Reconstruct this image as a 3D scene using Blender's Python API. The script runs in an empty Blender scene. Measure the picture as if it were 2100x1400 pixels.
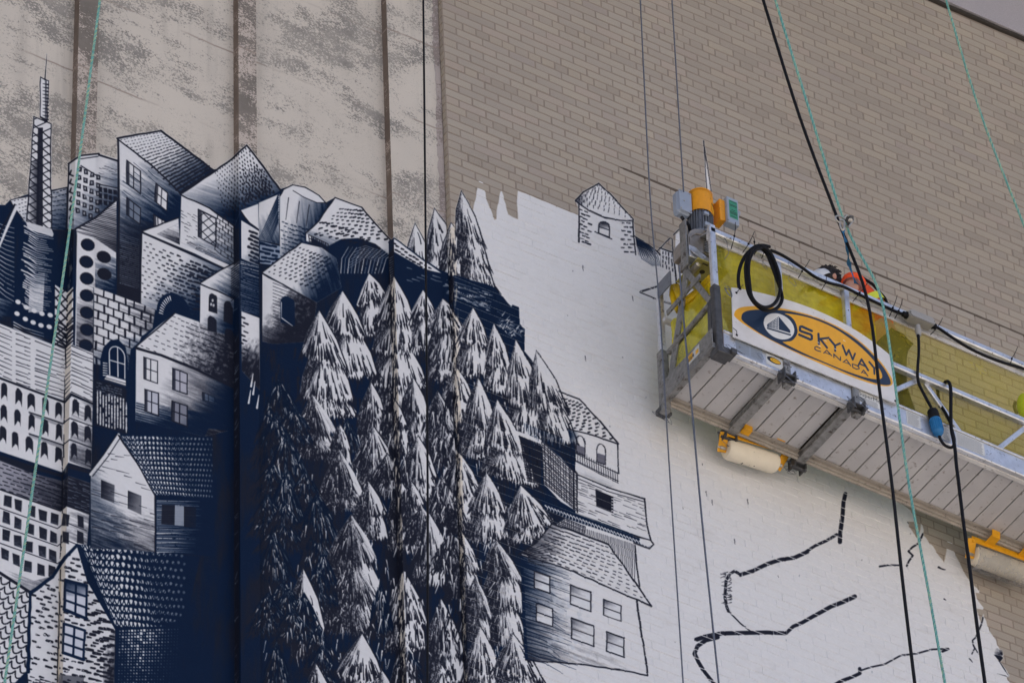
import bpy, math
import numpy as np
from mathutils import Vector, Matrix, Quaternion

# ---------------------------------------------------------------- camera, sky, sun, exposure
SC = bpy.context.scene
COL = SC.collection
PITCH, HEAD, ROLL, DIST = math.radians(43.395), math.radians(33.548), math.radians(-2.801), 34.915
fw = np.array([math.sin(HEAD) * math.cos(PITCH), math.cos(HEAD) * math.cos(PITCH), math.sin(PITCH)])
_r0 = np.array([math.cos(HEAD), -math.sin(HEAD), 0.])
_u0 = np.cross(_r0, fw)
rt = _r0 * math.cos(ROLL) + _u0 * math.sin(ROLL)
up = -_r0 * math.sin(ROLL) + _u0 * math.cos(ROLL)
CAMP = -fw * DIST
cam_d = bpy.data.cameras.new("camera")
cam_d.lens, cam_d.sensor_width, cam_d.clip_start, cam_d.clip_end = 200, 36, .5, 3000
cam = bpy.data.objects.new("camera", cam_d)
COL.objects.link(cam)
cam.matrix_world = Matrix(((rt[0], up[0], -fw[0], CAMP[0]), (rt[1], up[1], -fw[1], CAMP[1]), (rt[2], up[2], -fw[2], CAMP[2]), (0, 0, 0, 1)))
SC.camera = cam

SUN_EL, SUN_AZ = math.radians(58), math.radians(12)      # the sun stands behind the building: the wall is in open shade
world = bpy.data.worlds.new("World")
SC.world = world
world.use_nodes = True
wn = world.node_tree
wn.nodes.clear()
sky = wn.nodes.new("ShaderNodeTexSky")
sky.sky_type = 'NISHITA'
sky.sun_disc = False
sky.sun_elevation, sky.sun_rotation = SUN_EL, SUN_AZ
sky.air_density, sky.dust_density, sky.ozone_density = .6, 5.0, .0
bgn = wn.nodes.new("ShaderNodeBackground")
bgn.inputs[1].default_value = .13
won = wn.nodes.new("ShaderNodeOutputWorld")
wn.links.new(sky.outputs[0], bgn.inputs[0])
wn.links.new(bgn.outputs[0], won.inputs[0])

sun_d = bpy.data.lights.new("sun", 'SUN')
sun_d.energy, sun_d.angle, sun_d.color = 3.8, math.radians(.53), (1, .95, .88)
sun = bpy.data.objects.new("sun", sun_d)
COL.objects.link(sun)
sdir = Vector((math.sin(SUN_AZ) * math.cos(SUN_EL), math.cos(SUN_AZ) * math.cos(SUN_EL), math.sin(SUN_EL)))
sun.rotation_euler = sdir.to_track_quat('Z', 'Y').to_euler()
sun.location = (0, 30, 40)

vs = SC.view_settings
vs.view_transform, vs.look, vs.gamma, vs.use_curve_mapping = 'Standard', 'None', 1, False
vs.exposure = 1.42
SC.cycles.max_bounces = 6
SC.cycles.diffuse_bounces = 4
SC.cycles.transparent_max_bounces = 12

# ---------------------------------------------------------------- helpers
FPX = 200 / 36 * 2100.


def ray(px, py):
    return fw * FPX + rt * (px - 1050.) - up * (py - 700.)


def on_wall(px, py, Y=0.):
    """the point of the upright plane y = Y seen at that spot of the photograph"""
    v = ray(px, py)
    return CAMP + v * ((Y - CAMP[1]) / v[1])


def project(P):
    q = np.asarray(P, float) - CAMP
    c = q @ fw
    return 1050. + FPX * (q @ rt) / c, 700. - FPX * (q @ up) / c


def lin(r, g, b):
    f = lambda c: c / 12.92 if c <= .04045 else ((c + .055) / 1.055) ** 2.4
    return (f(r / 255.), f(g / 255.), f(b / 255.), 1)


def tag(o, label=None, cat=None, group=None, kind=None):
    for k, v in (("label", label), ("category", cat), ("group", group), ("kind", kind)):
        if v:
            o[k] = v
    return o


def thing(name, label, cat, loc=(0, 0, 0), group=None, kind=None):
    o = bpy.data.objects.new(name, None)
    o.empty_display_size = .1
    COL.objects.link(o)
    o.location = tuple(float(x) for x in loc)
    return tag(o, label, cat, group, kind)


def nrm(v):
    v = np.asarray(v, float)
    return v / (np.linalg.norm(v) + 1e-12)


class MB:
    """collects shapes in world coordinates, becomes ONE mesh object"""

    def __init__(s):
        s.v, s.f, s.sm = [], [], []

    def add(s, vs_, fs, smooth=False):
        n = len(s.v)
        s.v += [tuple(float(c) for c in p) for p in vs_]
        s.f += [tuple(i + n for i in q) for q in fs]
        s.sm += [smooth] * len(fs)
        return s

    def box(s, c, ax, ay, az):
        """centre and three half-axes"""
        c, ax, ay, az = (np.asarray(q, float) for q in (c, ax, ay, az))
        P = [c + i * ax + j * ay + k * az for k in (-1, 1) for j in (-1, 1) for i in (-1, 1)]
        F = [(0, 2, 3, 1), (4, 5, 7, 6), (0, 1, 5, 4), (2, 6, 7, 3), (0, 4, 6, 2), (1, 3, 7, 5)]
        if np.dot(np.cross(ax, ay), az) < 0:
            F = [q[::-1] for q in F]
        return s.add(P, F)

    def cbox(s, c, ax, ay, az, ch):
        """box with chamfered edges"""
        c = np.asarray(c, float)
        A = [np.asarray(q, float) for q in (ax, ay, az)]
        L = [np.linalg.norm(q) for q in A]
        E = [q / l for q, l in zip(A, L)]
        ch = min(ch, min(L) * .9)
        V, idx = [], {}
        for si in (-1, 1):
            for sj in (-1, 1):
                for sk in (-1, 1):
                    S = (si, sj, sk)
                    for a in range(3):
                        p = c.copy()
                        for b in range(3):
                            p = p + E[b] * S[b] * (L[b] if b == a else L[b] - ch)
                        idx[S, a] = len(V)
                        V.append(p)
        F = []
        for a in range(3):
            b, d = (a + 1) % 3, (a + 2) % 3
            for sg in (-1, 1):
                q = []
                for (x, y) in ((-1, -1), (1, -1), (1, 1), (-1, 1)):
                    S = [0, 0, 0]
                    S[a], S[b], S[d] = sg, x, y
                    q.append(idx[tuple(S), a])
                F.append(q)
                for x in (-1, 1):
                    pass
            # edges along a
            for x in (-1, 1):
                for y in (-1, 1):
                    S0, S1 = [0] * 3, [0] * 3
                    S0[a], S1[a] = -1, 1
                    S0[b] = S1[b] = x
                    S0[d] = S1[d] = y
                    F.append([idx[tuple(S0), b], idx[tuple(S1), b], idx[tuple(S1), d], idx[tuple(S0), d]])
        for si in (-1, 1):
            for sj in (-1, 1):
                for sk in (-1, 1):
                    F.append([idx[(si, sj, sk), k] for k in range(3)])
        Va = np.array(V)
        out = []
        for q in F:
            n = np.cross(Va[q[1]] - Va[q[0]], Va[q[2]] - Va[q[0]])
            out.append(tuple(q) if np.dot(n, Va[q].mean(0) - c) > 0 else tuple(q[::-1]))
        return s.add(V, out)

    def bar(s, p, q, w, h, upv=(0, 0, 1), ch=0.):
        """rectangular bar from p to q: w sideways, h along upv"""
        p, q = np.asarray(p, float), np.asarray(q, float)
        d = nrm(q - p)
        sd = nrm(np.cross(d, upv))
        u = np.cross(sd, d)
        a = ((p + q) / 2, (q - p) / 2, sd * w / 2, u * h / 2)
        return s.cbox(*a, ch) if ch else s.box(*a)

    def tube(s, pts, r, n=8, r1=None, cap=True):
        pts = [np.asarray(p, float) for p in pts]
        m = len(pts)
        T = [nrm(pts[min(i + 1, m - 1)] - pts[max(i - 1, 0)]) for i in range(m)]
        a = nrm(np.cross(T[0], (0.31, .2, .9) if abs(T[0][2]) < .9 else (1, .1, 0)))
        V, F = [], []
        for i in range(m):
            a = nrm(a - T[i] * np.dot(a, T[i]))
            b = np.cross(T[i], a)
            rr = r if r1 is None else r + (r1 - r) * i / (m - 1)
            for k in range(n):
                t = 2 * math.pi * k / n
                V.append(pts[i] + (a * math.cos(t) + b * math.sin(t)) * rr)
        for i in range(m - 1):
            for k in range(n):
                k2 = (k + 1) % n
                F.append((i * n + k, i * n + k2, (i + 1) * n + k2, (i + 1) * n + k))
        if cap:
            F.append(tuple(range(n))[::-1])
            F.append(tuple((m - 1) * n + k for k in range(n)))
        return s.add(V, F, True)

    def lathe(s, c, axis, prof, n=24, ref=(1, 0.2, 0)):
        """prof: (radius, distance along axis)"""
        c, ax = np.asarray(c, float), nrm(axis)
        a = nrm(np.cross(ax, ref))
        b = np.cross(ax, a)
        V, F = [], []
        for (r, h) in prof:
            for k in range(n):
                t = 2 * math.pi * k / n
                V.append(c + ax * h + (a * math.cos(t) + b * math.sin(t)) * r)
        for i in range(len(prof) - 1):
            for k in range(n):
                k2 = (k + 1) % n
                F.append((i * n + k, i * n + k2, (i + 1) * n + k2, (i + 1) * n + k))
        return s.add(V, F, True)

    def prism(s, poly, d):
        """poly: 3D outline, d: extrusion"""
        d = np.asarray(d, float)
        P = [np.asarray(p, float) for p in poly]
        n = len(P)
        nn = sum(np.cross(P[i], P[(i + 1) % n]) for i in range(n))
        if np.dot(nn, d) > 0:
            P = P[::-1]
        V = P + [p + d for p in P]
        F = [tuple(range(n)), tuple(range(2 * n - 1, n - 1, -1))]
        F += [(i, i + n, (i + 1) % n + n, (i + 1) % n) for i in range(n)]
        return s.add(V, F)

    def ball(s, c, r, n=10, m=6, sc=(1, 1, 1), R=None):
        V, F = [], []
        for i in range(m + 1):
            ph = math.pi * i / m
            for k in range(n):
                t = 2 * math.pi * k / n
                p = np.array([math.sin(ph) * math.cos(t) * sc[0], math.sin(ph) * math.sin(t) * sc[1], math.cos(ph) * sc[2]]) * r
                V.append(np.asarray(c, float) + (p if R is None else R @ p))
        for i in range(m):
            for k in range(n):
                k2 = (k + 1) % n
                F.append((i * n + k, (i + 1) * n + k, (i + 1) * n + k2, i * n + k2))
        return s.add(V, F, True)

    def mesh(s, name, mat, loc=(0, 0, 0), sharp=38):
        me = bpy.data.meshes.new(name)
        L = np.asarray(loc, float)
        me.from_pydata([tuple(np.asarray(p) - L) for p in s.v], [], s.f)
        me.polygons.foreach_set("use_smooth", s.sm)
        if any(s.sm):
            me.set_sharp_from_angle(angle=math.radians(sharp))
        for m in (mat if isinstance(mat, (list, tuple)) else [mat]):
            me.materials.append(m)
        me.update()
        return me


SMALL = {'wire_pin', 'post_hole', 'sign_tie', 'sticker_print', 'sticker_text', 'cap_slot', 'lid_screw', 'label_print', 'gearbox_ribs', 'tray_hole', 'cover_screw', 'grip_ribs', 'paint_spot', 'fingers', 'eyes', 'motor_lug', 'nose_and_ears', 'hair', 'bunched_film', 'vest_armhole', 'safety_wire'}


def part(parent, name, mb, mat, label=None, kind=None):
    """a mesh child; the chain of parents has translations only"""
    loc = np.zeros(3)
    p = parent
    while p is not None:
        loc += np.array(p.location)
        p = p.parent
    o = bpy.data.objects.new(name, mb.mesh(name, mat, loc))
    COL.objects.link(o)
    o.parent = parent
    if kind is None and name in SMALL:
        kind = 'stuff'
    return tag(o, label, kind=kind)


def solo(name, mb, mat, label, cat, group=None, kind=None):
    loc = np.array(mb.v).mean(0)
    o = bpy.data.objects.new(name, mb.mesh(name, mat, loc))
    COL.objects.link(o)
    o.location = tuple(loc)
    return tag(o, label, cat, group, kind)


# ---------------------------------------------------------------- materials
class NT:
    def __init__(s, name):
        s.m = bpy.data.materials.new(name)
        s.m.use_nodes = True
        s.t = s.m.node_tree
        s.b = s.t.nodes["Principled BSDF"]

    def n(s, typ, **kw):
        x = s.t.nodes.new(typ)
        for k, v in kw.items():
            setattr(x, k, v)
        return x

    def l(s, a, b):
        s.t.links.new(a, b)

    def noise(s, scale, detail=3., rough=.55, vec=None, stretch=None, dim=None):
        g = s.n("ShaderNodeNewGeometry").outputs["Position"] if vec is None else vec
        if stretch is not None:
            mp = s.n("ShaderNodeMapping")
            mp.inputs["Scale"].default_value = stretch
            s.l(g, mp.inputs[0])
            g = mp.outputs[0]
        x = s.n("ShaderNodeTexNoise")
        x.inputs["Scale"].default_value, x.inputs["Detail"].default_value, x.inputs["Roughness"].default_value = scale, detail, rough
        s.l(g, x.inputs["Vector"])
        return x.outputs[0]

    def ramp(s, fac, stops):
        r = s.n("ShaderNodeValToRGB")
        e = r.color_ramp.elements
        while len(e) < len(stops):
            e.new(.5)
        for q, (p, c) in zip(e, stops):
            q.position, q.color = p, (c if len(c) == 4 else (*c, 1))
        s.l(fac, r.inputs[0])
        return r.outputs[0]

    def mix(s, fac, a, b, mode='MIX'):
        x = s.n("ShaderNodeMix", data_type='RGBA', blend_type=mode)
        for sock, v in ((x.inputs[0], fac), (x.inputs[6], a), (x.inputs[7], b)):
            if hasattr(v, "links"):
                s.l(v, sock)
            else:
                sock.default_value = v if not (sock is x.inputs[0] and isinstance(v, tuple)) else v[0]
        return x.outputs[2]

    def math(s, op, a, b=0., c=None):
        x = s.n("ShaderNodeMath", operation=op)
        for sock, v in zip(x.inputs, (a, b, c if c is not None else 0.)):
            if hasattr(v, "links"):
                s.l(v, sock)
            else:
                sock.default_value = v
        return x.outputs[0]

    def bump(s, h, strength=.2, dist=.002):
        x = s.n("ShaderNodeBump")
        x.inputs["Strength"].default_value, x.inputs["Distance"].default_value = strength, dist
        s.l(h, x.inputs["Height"])
        s.l(x.outputs[0], s.b.inputs["Normal"])

    def color(s, c):
        if hasattr(c, "links"):
            s.l(c, s.b.inputs["Base Color"])
        else:
            s.b.inputs["Base Color"].default_value = c
        return s


W1 = (1, 1, 1, 1)


def simple(name, col, rough=.6, metal=0., var=.18, scale=30., dirt=None, bump=0., spec=.4):
    """base colour with mottling and optional grime"""
    t = NT(name)
    c = t.mix(t.ramp(t.noise(scale, 4), [(.3, (0, 0, 0)), (.7, (1, 1, 1))]), tuple(x * (1 - var) for x in col[:3]) + (1,), tuple(min(1, x * (1 + var)) for x in col[:3]) + (1,))
    if dirt:
        c = t.mix(t.ramp(t.noise(dirt[1], 5, .65), [(dirt[2], (0, 0, 0)), (min(1, dirt[2] + .12), (1, 1, 1))]), c, dirt[0])
    t.color(c)
    t.b.inputs["Roughness"].default_value, t.b.inputs["Metallic"].default_value = rough, metal
    t.b.inputs["Specular IOR Level"].default_value = spec
    if bump:
        t.bump(t.noise(scale * 4, 3), bump)
    return t.m
# ---------------------------------------------------------------- mural paint
# The mural is flat paint on the wall.  It is drawn stroke by stroke with numpy in an
# elevation drawing (1 unit = about 4 mm) and laid on the wall in wall metres further down.
MG = 200
CW, CH = 2100 + 2 * MG, 1400 + 2 * MG
prng = np.random.default_rng(7)
WHITE = np.array([222, 222, 224]) / 255.
NAVY = np.array([14, 31, 57]) / 255.
INK = np.array([30, 33, 46]) / 255.
GREYB = np.array([112, 122, 138]) / 255.
_nz = [prng.random((256, 256)).astype(np.float32) for _ in range(4)]


def nz(X, Y, sx, sy, ang=0., k=0):
    c, s = math.cos(ang), math.sin(ang)
    u = (X * c + Y * s) / sx
    v = (-X * s + Y * c) / sy
    iu = np.floor(u).astype(np.int32)
    iv = np.floor(v).astype(np.int32)
    fu = (u - iu).astype(np.float32)
    fv = (v - iv).astype(np.float32)
    T = _nz[k]
    i0, i1, j0, j1 = iu & 255, (iu + 1) & 255, iv & 255, (iv + 1) & 255
    return (T[j0, i0] * (1 - fu) + T[j0, i1] * fu) * (1 - fv) + (T[j1, i0] * (1 - fu) + T[j1, i1] * fu) * fv


class Canvas:
    def __init__(s, x0, y0, w, h, sc=1.0):
        s.x0, s.y0, s.sc = x0, y0, sc
        s.W, s.H = int(w * sc), int(h * sc)
        s.rgb = np.ones((s.H, s.W, 3), np.float32)
        s.a = np.zeros((s.H, s.W), np.float32)
        s.clip = None

    def box(s, pts, pad):
        p = np.asarray(pts, float)
        a = np.floor(((p.min(0) - pad) - (s.x0, s.y0)) * s.sc).astype(int)
        b = np.ceil(((p.max(0) + pad) - (s.x0, s.y0)) * s.sc).astype(int) + 1
        xa, ya = max(a[0], 0), max(a[1], 0)
        xb, yb = min(b[0], s.W), min(b[1], s.H)
        if xb <= xa or yb <= ya:
            return None
        gx = ((np.arange(xa, xb) + .5) / s.sc + s.x0).astype(np.float32)
        gy = ((np.arange(ya, yb) + .5) / s.sc + s.y0).astype(np.float32)
        X, Y = np.meshgrid(gx, gy)
        return (slice(ya, yb), slice(xa, xb)), X, Y

    def put(s, sl, al, col, cover=True):
        if s.clip is not None:
            al = al * s.clip[sl]
        al = np.clip(al, 0, 1)
        s.rgb[sl] = s.rgb[sl] * (1 - al[..., None]) + np.asarray(col, np.float32) * al[..., None]
        if cover:
            s.a[sl] = s.a[sl] + (1 - s.a[sl]) * al

    def pm(s, pts, pad=1.5, soft=1.0):
        r = s.box(pts, pad + soft)
        if r is None:
            return None
        sl, X, Y = r
        p = np.asarray(pts, float)
        n = len(p)
        ins = np.zeros(X.shape, bool)
        dm = np.full(X.shape, 1e9, np.float32)
        for i in range(n):
            x1, y1 = p[i]
            x2, y2 = p[(i + 1) % n]
            if y1 != y2:
                cr = ((y1 > Y) != (y2 > Y)) & (X < (x2 - x1) * (Y - y1) / (y2 - y1) + x1)
                ins ^= cr
            dx, dy = x2 - x1, y2 - y1
            L = dx * dx + dy * dy + 1e-9
            t = np.clip(((X - x1) * dx + (Y - y1) * dy) / L, 0, 1)
            d = (X - x1 - t * dx) ** 2 + (Y - y1 - t * dy) ** 2
            np.minimum(dm, d, out=dm)
        d = np.sqrt(dm) * s.sc
        return sl, X, Y, np.clip(.5 + np.where(ins, d, -d) / soft, 0, 1)

    def poly(s, pts, col=WHITE, al=1.0, soft=1.0):
        r = s.pm(pts, soft=soft)
        if r:
            s.put(r[0], r[3] * al, col)

    def mask(s, pts):
        m = np.zeros((s.H, s.W), np.float32)
        r = s.pm(pts)
        if r:
            m[r[0]] = r[3]
        return m

    def shade(s, pts, p0, p1, col=NAVY, rough=.5, ang=.38, lo=0., hi=1., sx=40, sy=3, gam=1.0):
        """dry-brushed wash inside pts: nothing at p0, full at p1"""
        r = s.pm(pts)
        if not r:
            return
        sl, X, Y, m = r
        dx, dy = p1[0] - p0[0], p1[1] - p0[1]
        t = ((X - p0[0]) * dx + (Y - p0[1]) * dy) / (dx * dx + dy * dy)
        n = nz(X, Y, sx, sy, ang) * .55 + nz(X, Y, sx * .3, sy * .5, ang, 1) * .3 + nz(X, Y, 1.6, 1.6, 0, 2) * .15
        al = np.clip(lo + (hi - lo) * np.clip(t, 0, 1) ** gam + (n - .5) * rough * np.clip(t * 5, 0, 1), 0, 1)
        al = np.clip((al - .06) / .9, 0, 1)
        s.put(sl, al * m, col)

    def line(s, pts, w=2., w1=None, col=INK, dry=0., gaps=None, al=1.0):
        p = np.asarray(pts, float)
        w1 = w if w1 is None else w1
        r = s.box(p, max(w, w1) / 2 + 2)
        if r is None:
            return
        sl, X, Y = r
        seg = np.hypot(*(p[1:] - p[:-1]).T)
        cum = np.concatenate([[0], np.cumsum(seg)])
        tot = cum[-1] + 1e-9
        best = np.full(X.shape, -1e9, np.float32)
        for i in range(len(p) - 1):
            dx, dy = p[i + 1] - p[i]
            L = dx * dx + dy * dy + 1e-9
            t = np.clip(((X - p[i, 0]) * dx + (Y - p[i, 1]) * dy) / L, 0, 1)
            d = np.sqrt((X - p[i, 0] - t * dx) ** 2 + (Y - p[i, 1] - t * dy) ** 2)
            wd = w + (w1 - w) * (cum[i] + t * seg[i]) / tot
            np.maximum(best, wd / 2 - d, out=best)
        a = np.clip(best * s.sc + .5, 0, 1)
        if dry > 0:
            n = nz(X, Y, 1.7, 1.7, 0, 1) * .6 + nz(X, Y, 5, 2.2, .4, 2) * .4
            a = a * np.clip((n - dry * .72) * 6 + .5, 0, 1)
        if gaps is not None:
            a = a * gaps[sl]
        s.put(sl, a * al, col)

    def ell(s, cx, cy, rx, ry, ang=0., col=INK, al=1.0):
        t = np.linspace(0, 2 * math.pi, 15)[:-1]
        c, n = math.cos(ang), math.sin(ang)
        x, y = rx * np.cos(t), ry * np.sin(t)
        s.poly(np.stack([cx + x * c - y * n, cy + x * n + y * c], 1), col, al)


cv = Canvas(-MG, -MG, 2100 + 2 * MG, 1400 + 2 * MG)


def Q(q):
    q = np.asarray(q, float)          # TL TR BR BL
    return lambda u, v: (q[0] * (1 - u) + q[1] * u) * (1 - v) + (q[3] * (1 - u) + q[2] * u) * v


def U(a, b):
    return float(prng.uniform(a, b))


def jit(p, j):
    return np.asarray(p, float) + prng.normal(0, j, np.shape(p))


def outline(pts, w=2.6, col=INK, close=True, j=.5):
    p = [tuple(x) for x in pts] + ([tuple(pts[0])] if close else [])
    for a, b in zip(p[:-1], p[1:]):
        n = max(2, int(math.hypot(b[0] - a[0], b[1] - a[1]) / 14))
        t = np.linspace(0, 1, n + 1)[:, None]
        q = np.asarray(a) * (1 - t) + np.asarray(b) * t
        q[1:-1] += prng.normal(0, j, q[1:-1].shape)
        cv.line(q, w * U(.8, 1.15), w * U(.8, 1.15), col)


def hlines(q, n, w=1.6, broken=.5, col=INK, seg=(.12, .35), j=.3, ws=.4):
    f = Q(q)
    for i in range(n):
        v = (i + .5) / n
        u = U(-.05, .05)
        while u < 1:
            L = U(*seg)
            if U(0, 1) > broken:
                vv = v + U(-j, j) / n
                a, b = f(max(u, 0), vv), f(min(u + L, 1), vv)
                cv.line([a, (a + b) / 2 + prng.normal(0, .4, 2), b], w * U(.7, 1.3), w * ws, col)
            u += L + U(.01, .05)


def dashes(q, nu, nv, ln=6, w=2.4, grow=lambda u, v: 1, direc=None, col=INK, j=.15, skip=0., dry=0., stag=True):
    f = Q(q)
    for i in range(nv):
        for k in range(nu):
            u = (k + (.5 if (i % 2 and stag) else 0.) + .25 + U(-j, j)) / nu
            v = (i + .5 + U(-j, j)) / nv
            if u > 1 or U(0, 1) < skip:
                continue
            g = grow(u, v)
            if g <= 0.05:
                continue
            c = f(u, v)
            d = (f(min(u + .02, 1.02), v) - f(u - .02, v)) if direc is None else np.asarray(direc, float)
            d = d / (np.hypot(*d) + 1e-9) * ln * .8 * g / 2 * U(.7, 1.2)
            cv.line([c - d, c + d], w * g * U(.7, 1.1), w * g * U(.5, 1.0), col, dry)


def bricksp(q, nu, nv, gap=2.0, col=INK, wj=None):
    f = Q(q)
    for i in range(nv + 1):
        cv.line([jit(f(u, i / nv), .5) for u in np.linspace(0, 1, 7)], gap * U(.8, 1.3), None, col)
    for i in range(nv):
        for k in range(nu + 1):
            u = (k + (.5 if i % 2 else 0)) / nu + U(-.02, .02)
            if 0 < u < 1:
                cv.line([f(u, i / nv), f(u + U(-.01, .01), (i + 1) / nv)], gap * U(1.1, 2.0), None, col)


def scallop(q, nu, nv, w=3.2, col=INK, amp=.8, skew=.35, fade=None):
    f = Q(q)
    for i in range(nv):
        pts = []
        off = .5 if i % 2 else 0.
        for k in range(nu * 6 + 1):
            ph = k / 6.
            u = (ph + off) / nu
            if u > 1.001:
                break
            fr = ph % 1
            v = (i + .12 + amp * (math.sin(fr * math.pi) ** .8)) / nv
            uu = u - skew * (math.sin(fr * math.pi)) / nu
            pts.append((f(min(max(uu, 0), 1), min(v, 1)), u))
        for (a, ua), (b, ub) in zip(pts[:-1], pts[1:]):
            g = 1 if fade is None else fade(ua, i / nv)
            if g > .05:
                cv.line([a, b], w * g * U(.85, 1.15), None, col)


def win(q, nu=2, nv=2, w=1.8, col=INK, shut=True, fill=None, al=1.):
    if fill is not None:
        cv.poly(q, fill, al)
    f = Q(q)
    outline([f(0, 0), f(1, 0), f(1, 1), f(0, 1)], w * 1.2, col, j=.3)
    for i in range(1, nu):
        cv.line([f(i / nu, 0), f(i / nu, 1)], w, None, col)
    for i in range(1, nv):
        cv.line([f(0, i / nv), f(1, i / nv)], w, None, col)
    if shut:
        cv.poly([f(-.02, -.03), f(.2, .04), f(.2, .97), f(-.02, 1.0)], col, .82)


def archw(cx, cy, w, h, slant=.3, col=INK, notch=True, bars=0):
    pts = []
    for t in np.linspace(0, math.pi, 9):
        x = -math.cos(t) * w / 2
        pts.append((cx + x, cy - h * .25 - math.sin(t) * h * .28 + x * slant))
    pts += [(cx + w / 2, cy + h / 2 + w / 2 * slant)]
    if notch:
        pts += [(cx + w * .32, cy + h * .30), (cx + w * .02, cy + h * .17), (cx - w * .28, cy + h * .34)]
    pts += [(cx - w / 2, cy + h / 2 - w / 2 * slant)]
    cv.poly(jit(pts, .5), col, .97)


def crosshatch(q, nu, nv, w=1.6, col=INK, j=.25):
    f = Q(q)
    for i in range(nu + 1):
        u = (i + U(-j, j)) / nu
        cv.line([f(u, 0), f(u + U(-.01, .01), .5), f(u, 1)], w * U(.7, 1.3), w * U(.5, 1.2), col)
    for i in range(nv + 1):
        v = (i + U(-j, j)) / nv
        cv.line([f(0, v), f(.5, v + U(-.01, .01)), f(1, v)], w * U(.7, 1.3), w * U(.5, 1.2), col)


def tree(ax, ay, tiers, dark=.25, fill=.75, ol=False, cold=INK, thin=1.0, wide=1.0):
    """fir: apex and skirts (lx, ly, rx, ry) from the top down; each skirt hangs over the next"""
    prev = [np.array([ax, ay])] * 2
    tops = []
    for (lx, ly, rx, ry) in tiers:
        m_ = (lx + rx) / 2
        lx, rx = m_ + (lx - m_) * wide, m_ + (rx - m_) * wide
        L, R = np.array([lx, ly], float), np.array([rx, ry], float)
        tops.append((prev[0], prev[1], L, R))
        prev = [L * .80 + R * .20 - (0, 8), L * .2 + R * .8 - (0, 8)]
    night = dark > .74
    for ti in range(len(tops) - 1, -1, -1):
        A0, A1, L, R = tops[ti]
        top = (A0 + A1) / 2
        H = (L[1] + R[1]) / 2 - top[1]
        n = max(6, int((R[0] - L[0]) / 5.5))
        low = []
        for k in range(n * 2 + 1):
            q = 1 - k / (n * 2)
            sag = math.sin(q * math.pi) * H * .07
            low.append(R * q + L * (1 - q) + (U(-1.5, 1.5), sag + (U(2, 8) if k % 2 else U(-7, -1))))
        r1 = A1 * .45 + R * .55 + (H * .05, -H * .03)
        l1 = A0 * .45 + L * .55 - (H * .05, H * .03)
        # the dark gap that hangs under this skirt
        for k in range(int(n * 2.6)):
            q = U(-.02, 1.02)
            b = L * (1 - q) + R * q
            d = (b - top)
            d = d / (np.hypot(*d) + 1e-9)
            cv.line([b - d * U(2, 6), b + d * U(9, 24) + (U(-2, 2), 0)], U(3.2, 6.) * thin, .8, cold, .08)
        body = [A0, A1] + [r1] + low + [l1]
        r = cv.pm(body)
        if r is None:
            continue
        sl, X, Y, m = r
        cv.put(sl, m, WHITE if not night else NAVY * .85)
        dv = np.maximum(Y - top[1], 1)
        wl = (L[0] - top[0]) * dv / H
        wr = (R[0] - top[0]) * dv / H
        qq = (X - top[0] - wl) / np.maximum(wr - wl, 3)
        ang = (X - top[0]) / dv
        n1 = nz(ang * 60 + ax, Y, 1.5, 38, 0, 0) * .6 + nz(ang * 60 + ax, Y, .7, 10, 0, 3) * .4
        if night:
            g = np.clip((n1 - .52) * 5, 0, 1) * np.clip(1.1 - np.abs(qq - .6) * 1.6, 0, 1) * np.clip((nz(X, Y, 2, 5, 0, 1) - .3) * 3, 0, 1)
            cv.put(sl, m * g * .6, WHITE * .8)
        else:
            g = np.clip(dark * 1.5 - qq, -1, 1) * 1.6 + (n1 - .5) * (1.1 + dark) + dark * .25 - .12
            if ti:
                g = g + .5 * np.clip(1 - dv / (H * .4), 0, 1)
            g = g + .25 * np.clip(dv / H - .75, 0, 1) * 2
            dr = np.clip((nz(X, Y, 1.7, 2.6, 0, 2) - .22) * 4, 0, 1)
            cv.put(sl, m * np.clip(g * 1.6, 0, 1) * .97 * (.55 + .45 * dr), cold)
        # wedge strokes, thin at the top and broad where the bough ends
        ns = int(n * 2.5 * fill)
        for k in range(ns):
            q = min(1., max(0., prng.beta(1.0, 1.0 + dark * 1.2)))
            b = L * (1 - q) + R * q + (0, 3)
            t1 = U(.5, 1.04) if U(0, 1) < .5 else U(.88, 1.05)
            t0 = max(.22, t1 - U(.14, .36))
            tp = A0 * (1 - q) + A1 * q
            p0, p1 = tp + (b - tp) * t0, tp + (b - tp) * t1
            mid = (p0 + p1) / 2 + (U(-1.2, 1.2), 0)
            cv.line([p0, mid, p1], U(.7, 1.4) * thin, U(2.0, 4.4) * thin * (1 if not ol else .75), cold, .06)
        for k in range(int(n * (1.3 if night else 1.3 * dark + .2))):
            q, t0 = U(0, 1), U(.15, .9)
            b = L * (1 - q) + R * q
            p0 = top + (b - top) * t0
            cv.line([p0, p0 + (b - top) * U(.05, .2)], U(.8, 2.4), .6, WHITE if not night else WHITE * .8, .35 if night else .2)
        if (ol or dark < .6) and not night:
            rr = [A1, (A1 * .5 + r1 * .5) + (.6, 0), r1, R]
            cv.line(rr, 1.6 * thin, 3.0 * thin, cold)
        if ol:
            cv.line([A0, l1, L], 1.6 * thin, 2.2 * thin, cold)


def zfold(y):                       # the three folds of the concrete wall
    return (152.5 - .0252 * y, 163.3 - .0245 * y, 203.6 - .0234 * y)


def blob(pts):
    return pts


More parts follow.
